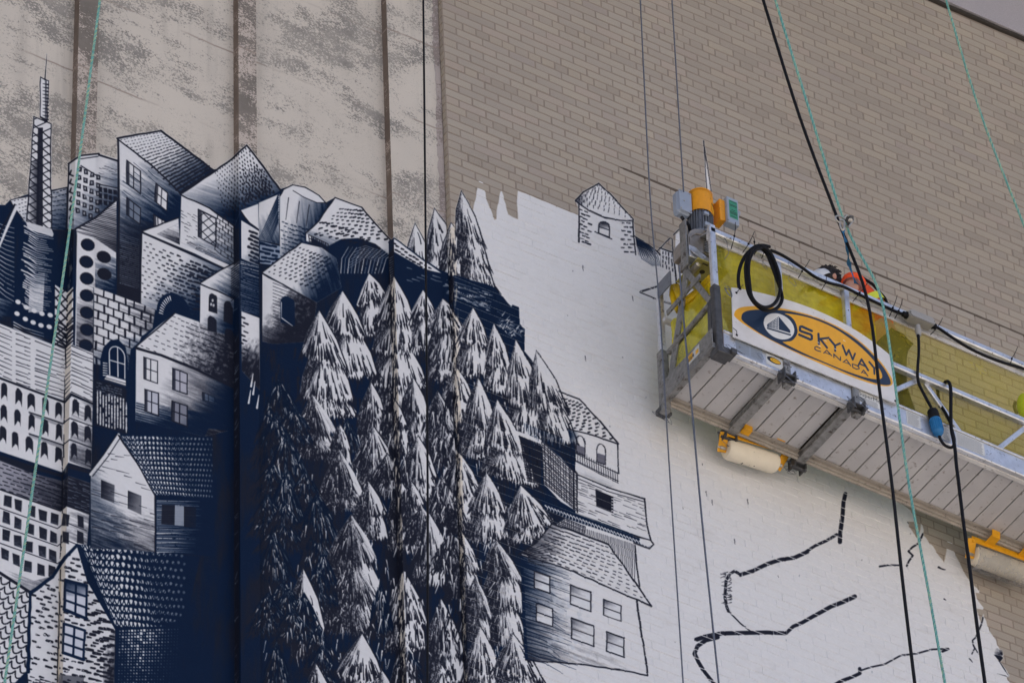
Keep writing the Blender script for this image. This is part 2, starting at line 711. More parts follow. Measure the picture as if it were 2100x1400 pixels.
def paint_base():
    # navy ground of the town and forest
    sky = [(-MG, 420), (10, 420), (20, 410), (57, 398), (138, 383), (140, 335), (165, 318), (203, 315), (241, 328), (242, 284),
           (330, 268), (440, 350), (478, 323), (506, 298), (530, 330), (574, 388), (600, 379), (640, 395), (668, 415), (686, 405), (742, 425),
           (800, 490), (880, 545), (925, 568), (1010, 588), (1048, 630), (1051, 625), (1064, 630), (1066, 664), (1076, 675), (1076, 720), (1140, 800), (1180, 900),
           (1180, 1050), (1130, 1080), (1070, 1135), (1078, 1352), (1110, 1400), (1140, 1600), (-MG, 1600)]
    wht = [(900, 560), (925, 500), (945, 470), (966, 446), (972, 425), (978, 392), (984.5, 362), (987, 362), (993, 386), (998, 412), (1006, 430), (1014, 451),
           (1018, 449), (1021, 422), (1027, 393), (1029.5, 393), (1036, 418), (1042, 440), (1052, 446), (1062, 450), (1061, 412), (1062, 392), (1078, 397), (1104, 408),
           (1140, 423), (1190, 443), (1240, 450), (1300, 455), (1303, 490), (1330, 505), (1356, 520), (1356, 508), (1384, 518), (1386, 480), (1398, 470), (1430, 520), (1500, 690),
           (1610, 830), (1720, 930), (1868, 1047), (1878, 1069), (1861, 1069), (1864, 1080), (1884, 1106), (1889, 1072), (1893, 1080), (1894, 1096),
           (1908, 1114), (1936, 1153), (1942, 1128), (1944, 1102), (1950, 1102), (1957, 1130), (1973, 1165), (1982, 1182), (1994, 1198), (2009, 1210), (2008, 1215), (1999, 1214),
           (2006, 1232), (2017, 1246), (2015, 1249), (2002, 1246), (2011, 1276), (2017, 1258), (2022, 1272), (2027, 1289), (2032, 1297), (2035, 1301), (2042, 1312), (2045, 1322),
           (2052, 1333), (2058, 1342), (2046, 1352), (2062, 1370), (2070, 1385), (2063, 1388), (2078, 1412), (2150, 1600), (1000, 1600), (1000, 1200), (930, 900)]
    w2 = []
    for i, a in enumerate(wht):     # ragged roller edge
        b = wht[(i + 1) % len(wht)]
        n = max(1, int(math.hypot(b[0] - a[0], b[1] - a[1]) / 7))
        for k in range(n):
            t = k / n
            w2.append((a[0] * (1 - t) + b[0] * t + U(-.8, .8), a[1] * (1 - t) + b[1] * t + U(-.8, .8)))
    cv.poly(w2, WHITE)
    cv.poly(sky, NAVY)
    r = cv.pm(sky)
    sl, X, Y, m = r
    n = nz(X, Y, 60, 90, .2) * .5 + nz(X, Y, 12, 60, .1, 1) * .3 + nz(X, Y, 3, 20, 0, 2) * .2
    cv.put(sl, m * np.clip((n - .46) * 3.5, 0, .9), INK)


def paint_left():
    NV = NAVY
    P, S, L = cv.poly, cv.shade, cv.line
    # old roof behind the mast
    q = [(20, 411), (138, 384), (136, 474), (60, 470)]
    P(q); dashes(q, 16, 9, 4, 2, grow=lambda u, v: .7 + .5 * u)
    S(q, (70, 400), (140, 470), rough=.5); outline(q, 2.6)
    # domed roof at the frame edge
    q = [(-60, 440), (5, 428), (33, 432), (30, 560), (28, 650), (-60, 640)]
    P(q, NV)
    for i in range(16):
        y = 452 + i * 9
        L([(-40, y - 14), (-8, y + 4), (12, y + 12 + i * .6), (29, y + 16 + i)], U(1.2, 3.2), .8, WHITE, .35)
    L([(32, 428), (14, 468), (-4, 512)], 7, 4, WHITE); L([(30, 420), (4, 470), (-20, 520)], 4, None, INK)
    q = [(-60, 590), (25, 620), (24, 672), (-60, 640)]
    S(q, (24, 640), (-40, 600), WHITE, .8, hi=.7)
    # mast with lattice
    q = [(69, 239), (105, 254), (106, 470), (55, 455)]
    P(q)
    mk = cv.mask(q); cv.clip = mk
    for i in range(15):
        y = 240 + i * 17
        L([(50, y), (112, y + 52)], 2.4, None, INK); L([(112, y - 14), (50, y + 14)], 2.1, None, INK)
    P([(78, 262), (88, 262), (88, 470), (74, 470)], INK, .95)
    S([(60, 330), (80, 330), (80, 470), (56, 470)], (56, 400), (82, 400), INK, .7)
    cv.clip = None
    outline([(69, 239), (105, 254), (104, 360), (106, 472)], 2.6, close=False); outline([(69, 239), (62, 350), (55, 455)], 2.6, close=False)
    q = [(83, 158), (100, 166), (97, 250), (82, 241)]
    P(q)
    for i in range(11):
        y = 172 + i * 7.2
        L([(99.5, y + 2), (88, y)], 3.4, 1., INK, .1)
    outline(q, 2.2); L([(92, 163), (95, 128), (96, 111)], 3.4, 1.6, INK); P([(92, 160), (96, 163), (97, 250), (92, 247)], INK, .6)
    P([(82, 238), (98, 246), (92, 252)], INK)
    # ribbed water tank
    q = [(46, 452), (78, 470), (110, 482), (110, 690), (24, 660), (30, 600)]
    P(q, NV)
    mk = cv.mask(q); cv.clip = mk
    for i in range(40):
        y = 462 + i * 4.3
        c = 78 - i * .22
        L([(c - U(14, 30), y - 3), (c, y + 10), (c + U(16, 34), y + 15)], U(1.2, 3.), .7, WHITE, U(.05, .4))
    S([(62, 560), (92, 560), (88, 640), (58, 640)], (62, 560), (75, 600), WHITE, .9, ang=.3, hi=.7)
    cv.clip = None
    P([(45, 452), (53, 455), (58, 470), (108, 486), (110, 480), (106, 470), (56, 455)], WHITE, .9)
    for i, (x, y) in enumerate([(37, 619), (54, 630), (70, 637), (86, 643), (103, 646)]):
        cv.ell(x, y, 6, 4.6, .5, WHITE); cv.ell(x - 2, y + 24, 6, 4.6, .5, WHITE)
    for i in range(6):
        y = 672 + i * 6
        L([(28, y - 12), (50, y), (90, y + 12)], 1.8, .6, WHITE, .3)
    # mesh panel and zigzag of the first fold
    q = [(113, 584), (138, 600), (150, 588), (150, 720), (112, 708)]
    P(q)
    for i in range(6):
        y = 596 + i * 19
        L([(113, y - 6), (138, y + 22)], 3.2, None, INK); L([(113, y + 16), (138, y - 4)], 3.2, None, INK)
        L([(138, y + 12), (150, y - 2)], 4, None, INK)
    for i in range(7):
        y = 664 + i * 8
        L([(112, y - 8), (136, y + 6), (150, y - 6)], 3.4, None, INK)
    # slim block with little square windows
    q = [(140, 336), (165, 319), (203, 315), (241, 327), (241, 412), (157, 470), (136, 470)]
    P(q); S(q, (170, 380), (238, 440), rough=.6)
    L([(166, 340), (201, 362)], 2.2); L([(166, 326), (201, 321)], 2)
    for i in range(6):
        for k in range(4):
            x, y = 163 + k * 13 - i * .6, 347 + i * 17 + k * 5.5
            if y < 470 - (x - 157) * .62:
                P(jit([(x - 4, y - 6), (x + 4, y - 4), (x + 4, y + 6), (x - 4, y + 5)], .6), INK); P([(x - 2, y - 3), (x + 2, y - 2), (x + 1, y + 3), (x - 2, y + 2)], WHITE, .6)
        y = 350 + i * 18
        L([(146, y), (143, y + 8), (150, y + 11)], 3.2, None, INK)
    for i in range(3):
        for k in range(4):
            x, y = 206 + k * 10, 388 + i * 13 + k * 2
            if y < 470 - (x - 157) * .62:
                P(jit([(x - 3.5, y - 5), (x + 4, y - 4), (x + 4, y + 6), (x - 3.5, y + 5)], .5), INK)
    hlines([(203, 335), (240, 345), (240, 372), (203, 366)], 5, 1.2, .5)
    L([(203, 378), (241, 386)], 2.2); L([(203, 318), (241, 330)], 4); L([(140, 336), (165, 319), (203, 315)], 4); L([(141, 336), (137, 470)], 3.4)
    # hatched roof
    q = [(156, 470), (198, 445), (239, 412), (239, 540), (198, 520), (160, 495)]
    P(q)
    mk = cv.mask(q); cv.clip = mk
    for i in range(42):
        y = 400 + i * 3.6
        L([(156, y + U(-2, 2)), (198, y + 11), (240, y + 22)], U(1., 2.6), U(.6, 2.), INK, .12)
    cv.clip = None
    S(q, (170, 460), (235, 540), INK, .6)
    L([(154, 470), (198, 445), (241, 408)], 4)
    # strip with round windows
    q = [(158, 476), (197, 490), (238, 518), (238, 592), (192, 590), (190, 725), (154, 708)]
    P(q); S([(195, 510), (238, 530), (238, 592), (195, 590)], (195, 520), (238, 590), rough=.9)
    S([(158, 560), (195, 570), (190, 725), (156, 715)], (156, 600), (196, 640), INK, .9, hi=.6)
    for x, y in [(180, 502), (177, 537), (178, 571), (178, 606), (178, 641), (178, 676), (176, 708)]:
        cv.ell(x, y, 15, 12.5, .45, INK); cv.ell(x + 1, y + 1, 13, 10, .45, NV, .5)
    for x, y in [(213, 527), (214, 562)]:
        cv.ell(x, y, 15.5, 12, .45, INK)
    # tall plain house
    wall = [(242, 285), (306, 334), (372, 398), (372, 470), (292, 520), (292, 640), (243, 640)]
    P(wall)
    S(wall, (262, 340), (345, 440), rough=.7, ang=.55)
    S([(242, 440), (372, 470), (292, 640), (243, 640)], (250, 425), (268, 520), INK, .6)
    P([(244, 535), (290, 520), (290, 640), (244, 620)], INK, .85)
    hlines([(250, 292), (340, 372), (345, 470), (250, 400)], 12, 1.1, .75, col=NV)
    for i in range(26):
        y = 480 + i * 4
        L([(246, y), (286, y + 12)], U(.6, 1.8), .4, GREYB, .5)
    win([(260, 329), (288, 351), (288, 398), (260, 376)], 2, 2); win([(260, 405), (288, 427), (287, 460), (260, 440)], 2, 2, fill=GREYB)
    win([(320, 376), (344, 396), (342, 433), (318, 413)], 2, 2, fill=WHITE); win([(315, 440), (340, 455), (342, 466), (316, 470)], 3, 1, fill=WHITE)
    L([(242, 285), (244, 420), (241, 640)], 4.5)
    roof = [(242, 285), (330, 269), (441, 352), (372, 396), (306, 334)]
    P(roof)
    S(roof, (330, 320), (385, 395), rough=.5, ang=.7)
    dashes([(244, 284), (330, 269), (441, 352), (372, 397)], 13, 20, 7, 3.2, grow=lambda u, v: .35 + 1.25 * v ** 1.2, j=.12)
    outline([(240, 284), (330, 268), (442, 352)], 4.2, close=False); outline([(242, 286), (306, 335), (372, 398)], 3, close=False)
    # house with the lattice window, its roof crossing the second fold
    q = [(372, 398), (430, 425), (479, 461), (481, 545), (430, 525), (369, 496)]
    P(q)
    S(q, (440, 460), (486, 540), rough=.7, hi=.75)
    hlines([(372, 420), (405, 440), (405, 500), (372, 480)], 8, 1.2, .5, col=INK)
    bricksp([(446, 440), (480, 462), (481, 540), (440, 512)], 3, 9, 1.1)
    hlines([(380, 490), (440, 515), (470, 545), (385, 503)], 4, 1.3, .2)
    win([(407, 430), (443, 448), (443, 506), (407, 485)], 1, 1, 2.2)
    mk = cv.mask([(407, 430), (443, 448), (443, 506), (407, 485)]); cv.clip = mk
    for i in range(7):
        L([(400, 400 + i * 20), (450, 450 + i * 20)], 1.8); L([(400, 450 + i * 18), (450, 415 + i * 18)], 1.8)
    cv.clip = None
    roof = [(371, 398), (440, 350), (478, 323), (506, 299), (531, 331), (575, 390), (535, 415), (493, 432), (482, 462), (430, 427)]
    P(roof)
    S(roof, (480, 350), (505, 430), rough=.45, ang=.3)
    dashes([(440, 352), (506, 300), (560, 390), (460, 450)], 14, 13, 4.5, 3.2, direc=(.35, 1), grow=lambda u, v: .4 + .9 * (u * .4 + v * .7))
    dashes([(495, 345), (540, 345), (565, 395), (495, 420)], 9, 10, 4.5, 3.4, direc=(.35, 1), grow=lambda u, v: .6 + .6 * v)
    outline([(370, 398), (441, 351), (478, 324), (506, 298), (531, 330), (576, 391)], 4.2, close=False); outline([(370, 399), (430, 427), (482, 465)], 3, close=False)
    # courtyard wall
    q = [(292, 475), (366, 448), (369, 496), (430, 525), (481, 548), (481, 560), (400, 520)]
    P(q); P([(322, 480), (366, 458), (369, 502)], INK); S([(322, 480), (366, 458), (369, 502)], (350, 500), (350, 465), WHITE, 1.1)
    outline([(292, 474), (366, 446)], 3.4, close=False); outline([(291, 476), (380, 515), (481, 560)], 3.4, close=False)
    q = [(292, 479), (380, 518), (474, 560), (474, 640), (400, 660), (330, 640), (288, 622)]
    P(q)
    dashes([(294, 490), (474, 566), (440, 660), (288, 610)], 13, 14, 12, 5.5, grow=lambda u, v: .35 + .9 * u, dry=.12, col=INK, skip=.12)
    S(q, (365, 530), (440, 610), rough=.5)
    dashes([(380, 540), (474, 570), (474, 640), (400, 640)], 7, 7, 10, 4.5, col=INK, dry=.3)
    t = np.linspace(0, math.pi, 12)
    P([(357 - 36 * math.cos(a), 645 - 44 * math.sin(a) - 8 * math.cos(a)) for a in t] + [(392, 720), (318, 690)], NV)
    for i in range(9):
        a = .1 + i * .14
        L([(359 - 32 * math.cos(a), 645 - 40 * math.sin(a)), (359 - 25 * math.cos(a), 647 - 33 * math.sin(a))], 2.4, 1.5, WHITE)
    L([(289, 478), (288, 625)], 2.6)
    # masonry wall and arched window
    q = [(193, 588), (318, 634), (312, 678), (268, 716), (262, 760), (192, 745)]
    P(q)
    cv.clip = cv.mask(q)
    bricksp([(190, 585), (322, 632), (318, 802), (188, 745)], 6, 10, 2.4)
    cv.clip = None
    S(q, (255, 680), (285, 760), rough=.8); S([(230, 610), (318, 634), (312, 680), (240, 690)], (220, 640), (330, 670), INK, 1.2, hi=.55)
    P([(262, 760), (290, 690), (355, 640), (372, 655), (285, 722), (278, 900), (258, 900)], NV)
    P([(205, 790), (206, 735), (212, 712), (226, 698), (242, 695), (258, 712), (262, 740), (262, 800), (213, 778)], NV)
    t = np.linspace(math.pi, 2 * math.pi, 10)
    arc = [(240 + 16 * math.cos(a), 728 + 17 * math.sin(a) + 5 * math.cos(a)) for a in t]
    L([(225, 768)] + arc + [(256, 776)], 2.2, None, WHITE); L([(241, 712), (242, 772)], 2.2, None, WHITE); L([(225, 738), (256, 747)], 2., None, WHITE)
    P([(213, 778), (220, 768), (258, 780), (258, 792)], WHITE); L([(213, 777), (258, 791)], 1.6); L([(216, 774), (258, 786)], 1.3)
    for i in range(6):
        L([(212, 744 + i * 5), (220, 745 + i * 5)], 2.2, 1.4, WHITE)
    # dark lattice under it
    q = [(193, 775), (258, 795), (262, 890), (192, 872)]
    P(q, INK, .7)
    f = Q([(197, 800), (262, 820), (262, 888), (197, 868)])
    for i in range(11):
        for k in range(13):
            a = f((i + .5) / 11, (k + .5) / 13)
            if U(0, 1) > .16:
                L([a - (0, 1.8), a + (0, 1.8)], U(1.4, 3.4), U(1.4, 3), WHITE, .2)
    for k in range(5):
        hlines([(198, 782 + k * 5), (250, 797 + k * 5), (250, 800 + k * 5), (198, 785 + k * 5)], 1, 1.6, .3, GREYB, (.05, .12))
    # clapboard band running over the first fold
    def band(y0, y1, fn):
        """the three faces of the fold: main face, return, rib front"""
        a, b, c = zfold(y0)
        fn([(-60, y0 - 76), (a - 22, y0 - 2), (a - 22, y1 - 2), (-60, y1 - 76)], 0)
        fn([(a - 22, y0 - 2), (b - 22, y0 - 13), (b - 22, y1 - 13), (a - 22, y1 - 2)], 1)
        fn([(b - 22, y0 - 13), (c - 0, y0 + 8), (c - 0, y1 + 8), (b - 22, y1 - 13)], 2)
    rows = []
    q0, q1, q2 = [(-60, 640), (133, 716), (133, 822), (-60, 752)], [(133, 716), (147, 704), (147, 806), (133, 822)], [(147, 706), (191, 724), (190, 826), (147, 806)]
    for q in (q0, q1, q2):
        P(q)
    for qq, nseg in ((((-60, 642), (24, 676), (24, 792), (-60, 755)), 1), (((33, 680), (62, 690), (62, 800), (33, 790)), 1), (((72, 694), (132, 718), (132, 820), (72, 802)), 1)):
        hlines(qq, 12, 2.0, .06, INK, (.5, 1.1), .25, .5)
    hlines(q1, 12, 1.8, .02, INK, (1, 1.2), .1); hlines(q2, 12, 1.8, .1, INK, (.3, .9), .25, .6)
    L([(-60, 634), (133, 712)], 3); L([(-60, 752), (60, 798), (133, 825), (146, 808), (191, 828)], 4.6)
    # arcades
    q = [(-60, 755), (60, 800), (133, 827), (147, 812), (190, 830), (187, 962), (140, 948), (128, 968), (60, 945), (-60, 905)]
    P(q)
    S([(147, 815), (190, 830), (187, 962), (142, 945)], (140, 830), (230, 900), INK, .9, hi=.7)
    for row in ([(-20, 790), (9, 803), (38, 814), (64, 824), (93, 832), (120, 842), (155, 836), (180, 848)], [(-22, 835), (8, 848), (36, 857), (65, 867), (93, 877), (121, 887), (153, 882), (180, 891)],
                [(-24, 878), (6, 891), (31, 903), (60, 912), (91, 923), (120, 934), (152, 926), (181, 938)]):
        for x, y in row:
            archw(x, y, U(12.5, 14.5), 34, .3)
    for dy in (0, 44):
        L([(60, 845 + dy), (100, 858 + dy), (129, 868 + dy), (143, 857 + dy), (190, 874 + dy)], 2.6, 2, INK, .1)
        S([(60, 846 + dy), (129, 869 + dy), (129, 876 + dy), (60, 853 + dy)], (90, 870 + dy), (95, 855 + dy), INK, .6, hi=.5)
    # dark cornice, shingled lower roof
    P([(-60, 905), (0, 932), (60, 952), (128, 972), (141, 952), (187, 968), (185, 1010), (140, 990), (127, 1010), (60, 985), (0, 950), (-60, 925)], INK, .9)
    P([(60, 960), (128, 978), (141, 960), (187, 972), (186, 996), (140, 985), (128, 995), (90, 985)], NAVY, .9)
    q = [(-60, 925), (0, 944), (60, 968), (128, 986), (141, 975), (185, 990), (183, 1055), (136, 1038), (124, 1046), (0, 1003), (-60, 985)]
    P(q, np.array([.62, .62, .66])); S(q, (10, 960), (150, 1010), INK, .8)
    dashes([(-40, 930), (128, 990), (124, 1046), (-40, 992)], 11, 7, 13, 2.6, grow=lambda u, v: .8 + .4 * u)
    hlines([(141, 978), (185, 995), (183, 1050), (138, 1036)], 8, 1.4, .4, GREYB)
    # office block with rows of windows
    q = [(-60, 985), (0, 1003), (124, 1047), (136, 1036), (183, 1052), (178, 1120), (158, 1115), (120, 1190), (62, 1216), (-60, 1170)]
    P(q)
    S([(-60, 1140), (70, 1190), (110, 1180), (60, 1216), (-60, 1170)], (20, 1150), (80, 1215), INK, .8, hi=.5)
    S([(136, 1036), (183, 1052), (178, 1120), (134, 1100)], (130, 1060), (200, 1090), INK, 1., hi=.5)
    for i, row in enumerate([[(-14, 1016), (15, 1027), (38, 1036), (66, 1047), (88, 1057), (111, 1063)], [(-16, 1050), (13, 1061), (36, 1072), (62, 1083), (89, 1093), (110, 1101)], [(-16, 1086), (13, 1097), (36, 1109), (60, 1120), (87, 1130), (108, 1138)],
                             [(-18, 1124), (10, 1136), (33, 1147), (57, 1161), (84, 1168), (106, 1172)]]):
        for x, y in row:
            w = 7.4
            P(jit([(x - w, y - 14), (x + w, y - 9), (x + w, y + 14), (x - w, y + 9)], .8), INK, .96)
            S([(x - w, y - 14), (x + w, y - 9), (x + w, y + 14), (x - w, y + 9)], (x, y - 6), (x, y + 16), GREYB, 1.2, hi=U(0, .5), sx=6, sy=2)
    for x, y in [(134, 1064), (165, 1068), (134, 1100), (164, 1100)]:
        P(jit([(x - 6, y - 13), (x + 7, y - 9), (x + 7, y + 14), (x - 6, y + 12)], .8), INK, .96)
    for dy in (0, 36, 72):
        L([(-60, 1022 + dy), (0, 1041 + dy), (118, 1083 + dy), (134, 1070 + dy), (178, 1088 + dy)], 2, 1.6, INK, .15)
    L([(-60, 985), (0, 1003), (124, 1047), (136, 1036), (183, 1053)], 3)
    # lower left tiled roof
    q = [(-100, 1150), (0, 1174), (64, 1215), (57, 1372), (20, 1410), (-100, 1420)]
    P(q)
    cv.clip = cv.mask(q)
    scallop([(-120, 1120), (90, 1225), (70, 1460), (-140, 1340)], 12, 15, 3.0, INK, .8, .3)
    cv.clip = None
    L([(-60, 1146), (0, 1174), (64, 1215)], 6)
    # stone gable at the bottom
    q = [(158, 1119), (180, 1162), (181, 1195), (236, 1282), (233, 1420), (60, 1420), (56, 1372), (63, 1214), (110, 1180), (140, 1138)]
    P(q)
    cv.clip = cv.mask(q)
    dashes([(60, 1180), (140, 1150), (140, 1420), (55, 1400)], 5, 19, 15, 6.5, grow=lambda u, v: U(.6, 1), dry=.42, direc=(1, .3), skip=.2)
    dashes([(136, 1130), (182, 1150), (178, 1420), (132, 1410)], 3, 21, 13, 6.5, grow=lambda u, v: U(.6, 1), dry=.42, direc=(1, .2))
    dashes([(182, 1200), (236, 1285), (236, 1420), (180, 1420)], 4, 18, 14, 6.5, grow=lambda u, v: U(.7, 1.1), dry=.32, direc=(1, .2))
    S([(215, 1270), (238, 1290), (238, 1420), (210, 1420)], (208, 1350), (240, 1360), INK, 1., sx=8, sy=8)
    L([(124, 1150), (118, 1420)], 5, None, np.array([.78, .75, .7]))
    cv.clip = None
    win([(134, 1188), (178, 1200), (177, 1268), (132, 1250)], 2, 3, 4.4, NAVY, False, fill=np.array([.8, .81, .85])); win([(131, 1278), (174, 1292), (171, 1352), (129, 1338)], 2, 3, 4.4, NAVY, False, fill=np.array([.8, .81, .85]))
    L([(131, 1248), (178, 1268)], 6, None, NAVY); L([(129, 1337), (172, 1352)], 6, None, NAVY)
    S([(134, 1188), (178, 1200), (178, 1230), (133, 1220)], (150, 1225), (150, 1195), NAVY, .5)
    outline([(58, 1376), (62, 1215), (108, 1182), (134, 1142), (158, 1117)], 7, NAVY, close=False)
    P([(156, 1114), (166, 1116), (186, 1165), (240, 1280), (236, 1290), (178, 1190)], NAVY)
    hlines([(62, 1385), (120, 1400), (120, 1430), (62, 1415)], 5, 3, .3, INK, (.1, .2)); P([(120, 1382), (172, 1386), (172, 1420), (120, 1420)], INK, .6)
    # big dark tiled roof, lower
    q = [(166, 1116), (260, 1126), (410, 1140), (385, 1260), (330, 1288), (238, 1284)]
    P(q, NAVY)
    cv.clip = cv.mask(q)
    f = Q([(160, 1112), (420, 1136), (400, 1300), (236, 1284)])
    for i in range(11):
        for k in range(22):
            u = (k + (.5 if i % 2 else 0) + U(-.1, .1)) / 22
            v = (i + .5 + U(-.1, .1)) / 11
            g = max(0., 1.15 - u * 1.25)
            if g > .08:
                c = f(u, v)
                cv.ell(c[0], c[1], 2.6 + 1.6 * g, 6.2 * (.45 + .6 * g), -.5, WHITE, min(1, .2 + g))
    scallop([(160, 1112), (420, 1136), (400, 1300), (236, 1284)], 20, 11, 2.2, NAVY)
    cv.clip = None
    # gable house, middle left
    q = [(243, 893), (282, 952), (318, 1016), (317, 1131), (250, 1126), (187, 1124), (186, 972)]
    P(q)
    S(q, (255, 1030), (245, 1140), INK, .9, hi=.75); S(q, (232, 980), (190, 1000), NAVY, .7, hi=.55)
    hlines([(225, 925), (262, 925), (318, 1020), (190, 980)], 5, 1.4, .45); hlines([(188, 985), (318, 1030), (317, 1130), (188, 1110)], 11, 1.5, .5)
    for qq in ([(207, 983), (235, 994), (234, 1031), (207, 1020)], [(262, 1005), (290, 1016), (290, 1055), (262, 1042)]):
        P(qq, INK, .55); S(qq, (qq[1][0], 1020), (qq[0][0] - 4, 1010), INK, .5)
    L([(243, 891), (214, 935), (186, 972)], 6, None, WHITE); L([(240, 890), (212, 932), (184, 968)], 2.4); L([(246, 898), (222, 935), (190, 976)], 1.8)
    outline([(243, 892), (282, 950), (318, 1015), (318, 1132)], 3, close=False)
    q = [(246, 892), (330, 893), (436, 895), (436, 1022), (318, 1014), (284, 950)]
    P(q, NAVY)
    cv.clip = cv.mask(q)
    f = Q([(240, 892), (440, 895), (448, 1024), (316, 1014)])
    for i in range(12):
        for k in range(25):
            u = (k + (.5 if i % 2 else 0) + U(-.1, .1)) / 25
            g = max(0., 1.1 - u * 1.05) * U(.7, 1.2)
            c = f(u, (i + .5) / 12)
            if g > .06:
                cv.ell(c[0], c[1], 2.2 + 1.3 * g, 4.6 * (.4 + .6 * g), -.55, WHITE, min(1, .25 + g))
    scallop([(240, 892), (440, 895), (448, 1024), (316, 1014)], 23, 12, 1.9, NAVY)
    cv.clip = None
    q = [(321, 1022), (430, 1026), (420, 1138), (320, 1132)]
    P(q, NAVY)
    for i in range(34):
        y = 1026 + i * 3.2
        L([(322, y), (360, y + U(-1, 2)), (400 + U(-20, 16), y + 2)], U(.8, 2.4), .4, GREYB if i % 3 else WHITE, U(.2, .5))
    P([(332, 1034), (359, 1035), (358, 1076), (331, 1074)], INK, .9); P([(359, 1036), (377, 1037), (377, 1078), (358, 1076)], np.array([.6, .63, .68]), .9); P([(377, 1038), (402, 1040), (402, 1082), (377, 1080)], INK, .9)
    S([(321, 1022), (440, 1026), (440, 1140), (320, 1132)], (370, 1060), (425, 1080), NAVY, .4)
    # woven panel at the foot
    P([(238, 1286), (380, 1282), (370, 1440), (236, 1440)], NAVY)
    f = Q([(243, 1290), (368, 1286), (362, 1408), (240, 1408)])
    for i in range(20):
        for k in range(19):
            u, v = (i + .5) / 20, (k + .5) / 19
            g = (1 - abs(u - .35) * 1.2) * (1.1 - v * .6) * U(.5, 1.2)
            a = f(u, v)
            if g > .12:
                P([(a[0] - 2.2 * g, a[1] - 2.3 * g), (a[0] + 2.2 * g, a[1] - 2 * g), (a[0] + 2.2 * g, a[1] + 2.4 * g), (a[0] - 2.2 * g, a[1] + 2 * g)], WHITE, min(1, g * 1.1))
    # house with curtained windows, centre left
    q = [(279, 712), (330, 724), (480, 786), (480, 880), (420, 894), (278, 862)]
    P(q)
    S(q, (330, 770), (470, 830), INK, .75, ang=.4); S([(278, 820), (440, 850), (420, 894), (278, 862)], (300, 815), (310, 880), NAVY, 1., ang=.38)
    for i in range(9):
        L([(280, 826 + i * 5), (340, 842 + i * 5), (430, 872 + i * 3)], U(1, 2.6), .5, NAVY, .25)
    win([(295, 732), (323, 740), (323, 786), (295, 776)], 2, 2, 1.7); win([(354, 755), (384, 766), (384, 808), (354, 798)], 2, 2, 1.9, fill=np.array([.7, .7, .74])); win([(297, 798), (325, 806), (325, 852), (297, 842)], 2, 2, 1.9, fill=np.array([.74, .75, .79])); win([(353, 822), (384, 832), (384, 874), (352, 862)], 2, 2, 2.4, fill=np.array([.5, .51, .56]))
    win([(415, 804), (440, 814), (440, 826), (416, 820)], 2, 1, 1.6, fill=GREYB)
    S([(278, 715), (480, 790), (480, 884), (278, 862)], (410, 790), (460, 820), NAVY, .6)
    roof = [(279, 710), (320, 672), (358, 642), (420, 664), (480, 692), (480, 792), (400, 752)]
    P(roof)
    dashes([(358, 645), (480, 693), (480, 790), (282, 712)], 13, 9, 13, 2.6, grow=lambda u, v: .5 + .7 * u, skip=.1)
    S(roof, (365, 690), (460, 740), INK, 1.0, sx=5, sy=4)
    outline([(278, 712), (358, 642)], 3, close=False); L([(280, 714), (330, 728), (400, 756), (480, 794)], 5, 6)
    # small arched house before the second fold
    q = [(411, 583), (445, 594), (480, 612), (480, 690), (440, 680), (410, 662)]
    P(q); S(q, (435, 620), (480, 650), NAVY, .6)
    archw(437, 622, 17, 38, .35, notch=False); archw(468, 640, 18, 44, .35, notch=False); archw(435, 664, 19, 30, .35, notch=False); archw(470, 690, 18, 30, .3, notch=False)
    for x, y in ((436, 616), (438, 626), (433, 624)):
        cv.ell(x, y, 2.2, 3, 0, WHITE, .9)
    roof = [(409, 580), (450, 554), (479, 541), (491, 533), (491, 612), (478, 612), (445, 596)]
    P(roof); S(roof, (440, 565), (482, 600), NAVY, .9, ang=.5)
    for i in range(14):
        L([(474, 552 + i * 5), (490, 540 + i * 5)], 1.8)
    outline([(409, 581), (450, 555), (480, 540), (492, 532)], 3.2, close=False); outline([(409, 582), (445, 596), (478, 612)], 2.8, close=False)
    # rib of the second fold
    P([(493, 432), (530, 418), (531, 470), (512, 456)]); outline([(493, 432), (512, 458), (531, 472)], 3, close=False)
    q = [(495, 452), (531, 474), (531, 545), (495, 530)]
    P(q); dashes([(512, 470), (531, 478), (531, 545), (512, 535)], 2, 8, 10, 6, dry=.1); S(q, (505, 500), (540, 520), rough=.5, hi=.6)
    q = [(494, 534), (531, 546), (532, 650), (494, 636)]
    P(q, NAVY)
    for i in range(26):
        y = 536 + i * 4
        L([(494, y), (531, y + U(8, 15))], U(.6, 2.2), .4, WHITE if i < 7 else GREYB, .5)
    q = [(495, 638), (532, 652), (533, 800), (496, 760)]
    P(q); S(q, (510, 690), (515, 745), INK, 1.1, sx=4, sy=8)
    dashes([(494, 645), (506, 650), (506, 740), (494, 735)], 1, 10, 10, 4, col=INK)
    for (x, y) in [(519, 766), (523, 782), (514, 800), (531, 810)]:
        L([(x, y), (x - 4, y + 26)], 1.5, 4, WHITE, .15)
    P([(478, 470), (491, 468), (491, 540), (479, 545)], INK, .7); P([(479, 690), (491, 690), (490, 1600), (480, 1600)], INK, .93)
    for i in range(34):
        y = U(600, 1420)
        L([(481 + U(0, 2), y + U(3, 16)), (486 + U(0, 4), y)], U(.8, 2.4), .5, GREYB, .5, al=U(.3, .9))
    # silo and lean-to, right of the second fold
    q = [(531, 416), (573, 398), (573, 500), (531, 492)]
    P(q); S(q, (545, 430), (578, 510), rough=.6, ang=1.2)
    for i in range(12):
        L([(571, 400 + i * 5), (533 + i * 2, 486 + i)], U(1, 3), .6, NAVY, .15)
    q = [(533, 494), (574, 505), (574, 545), (533, 540)]
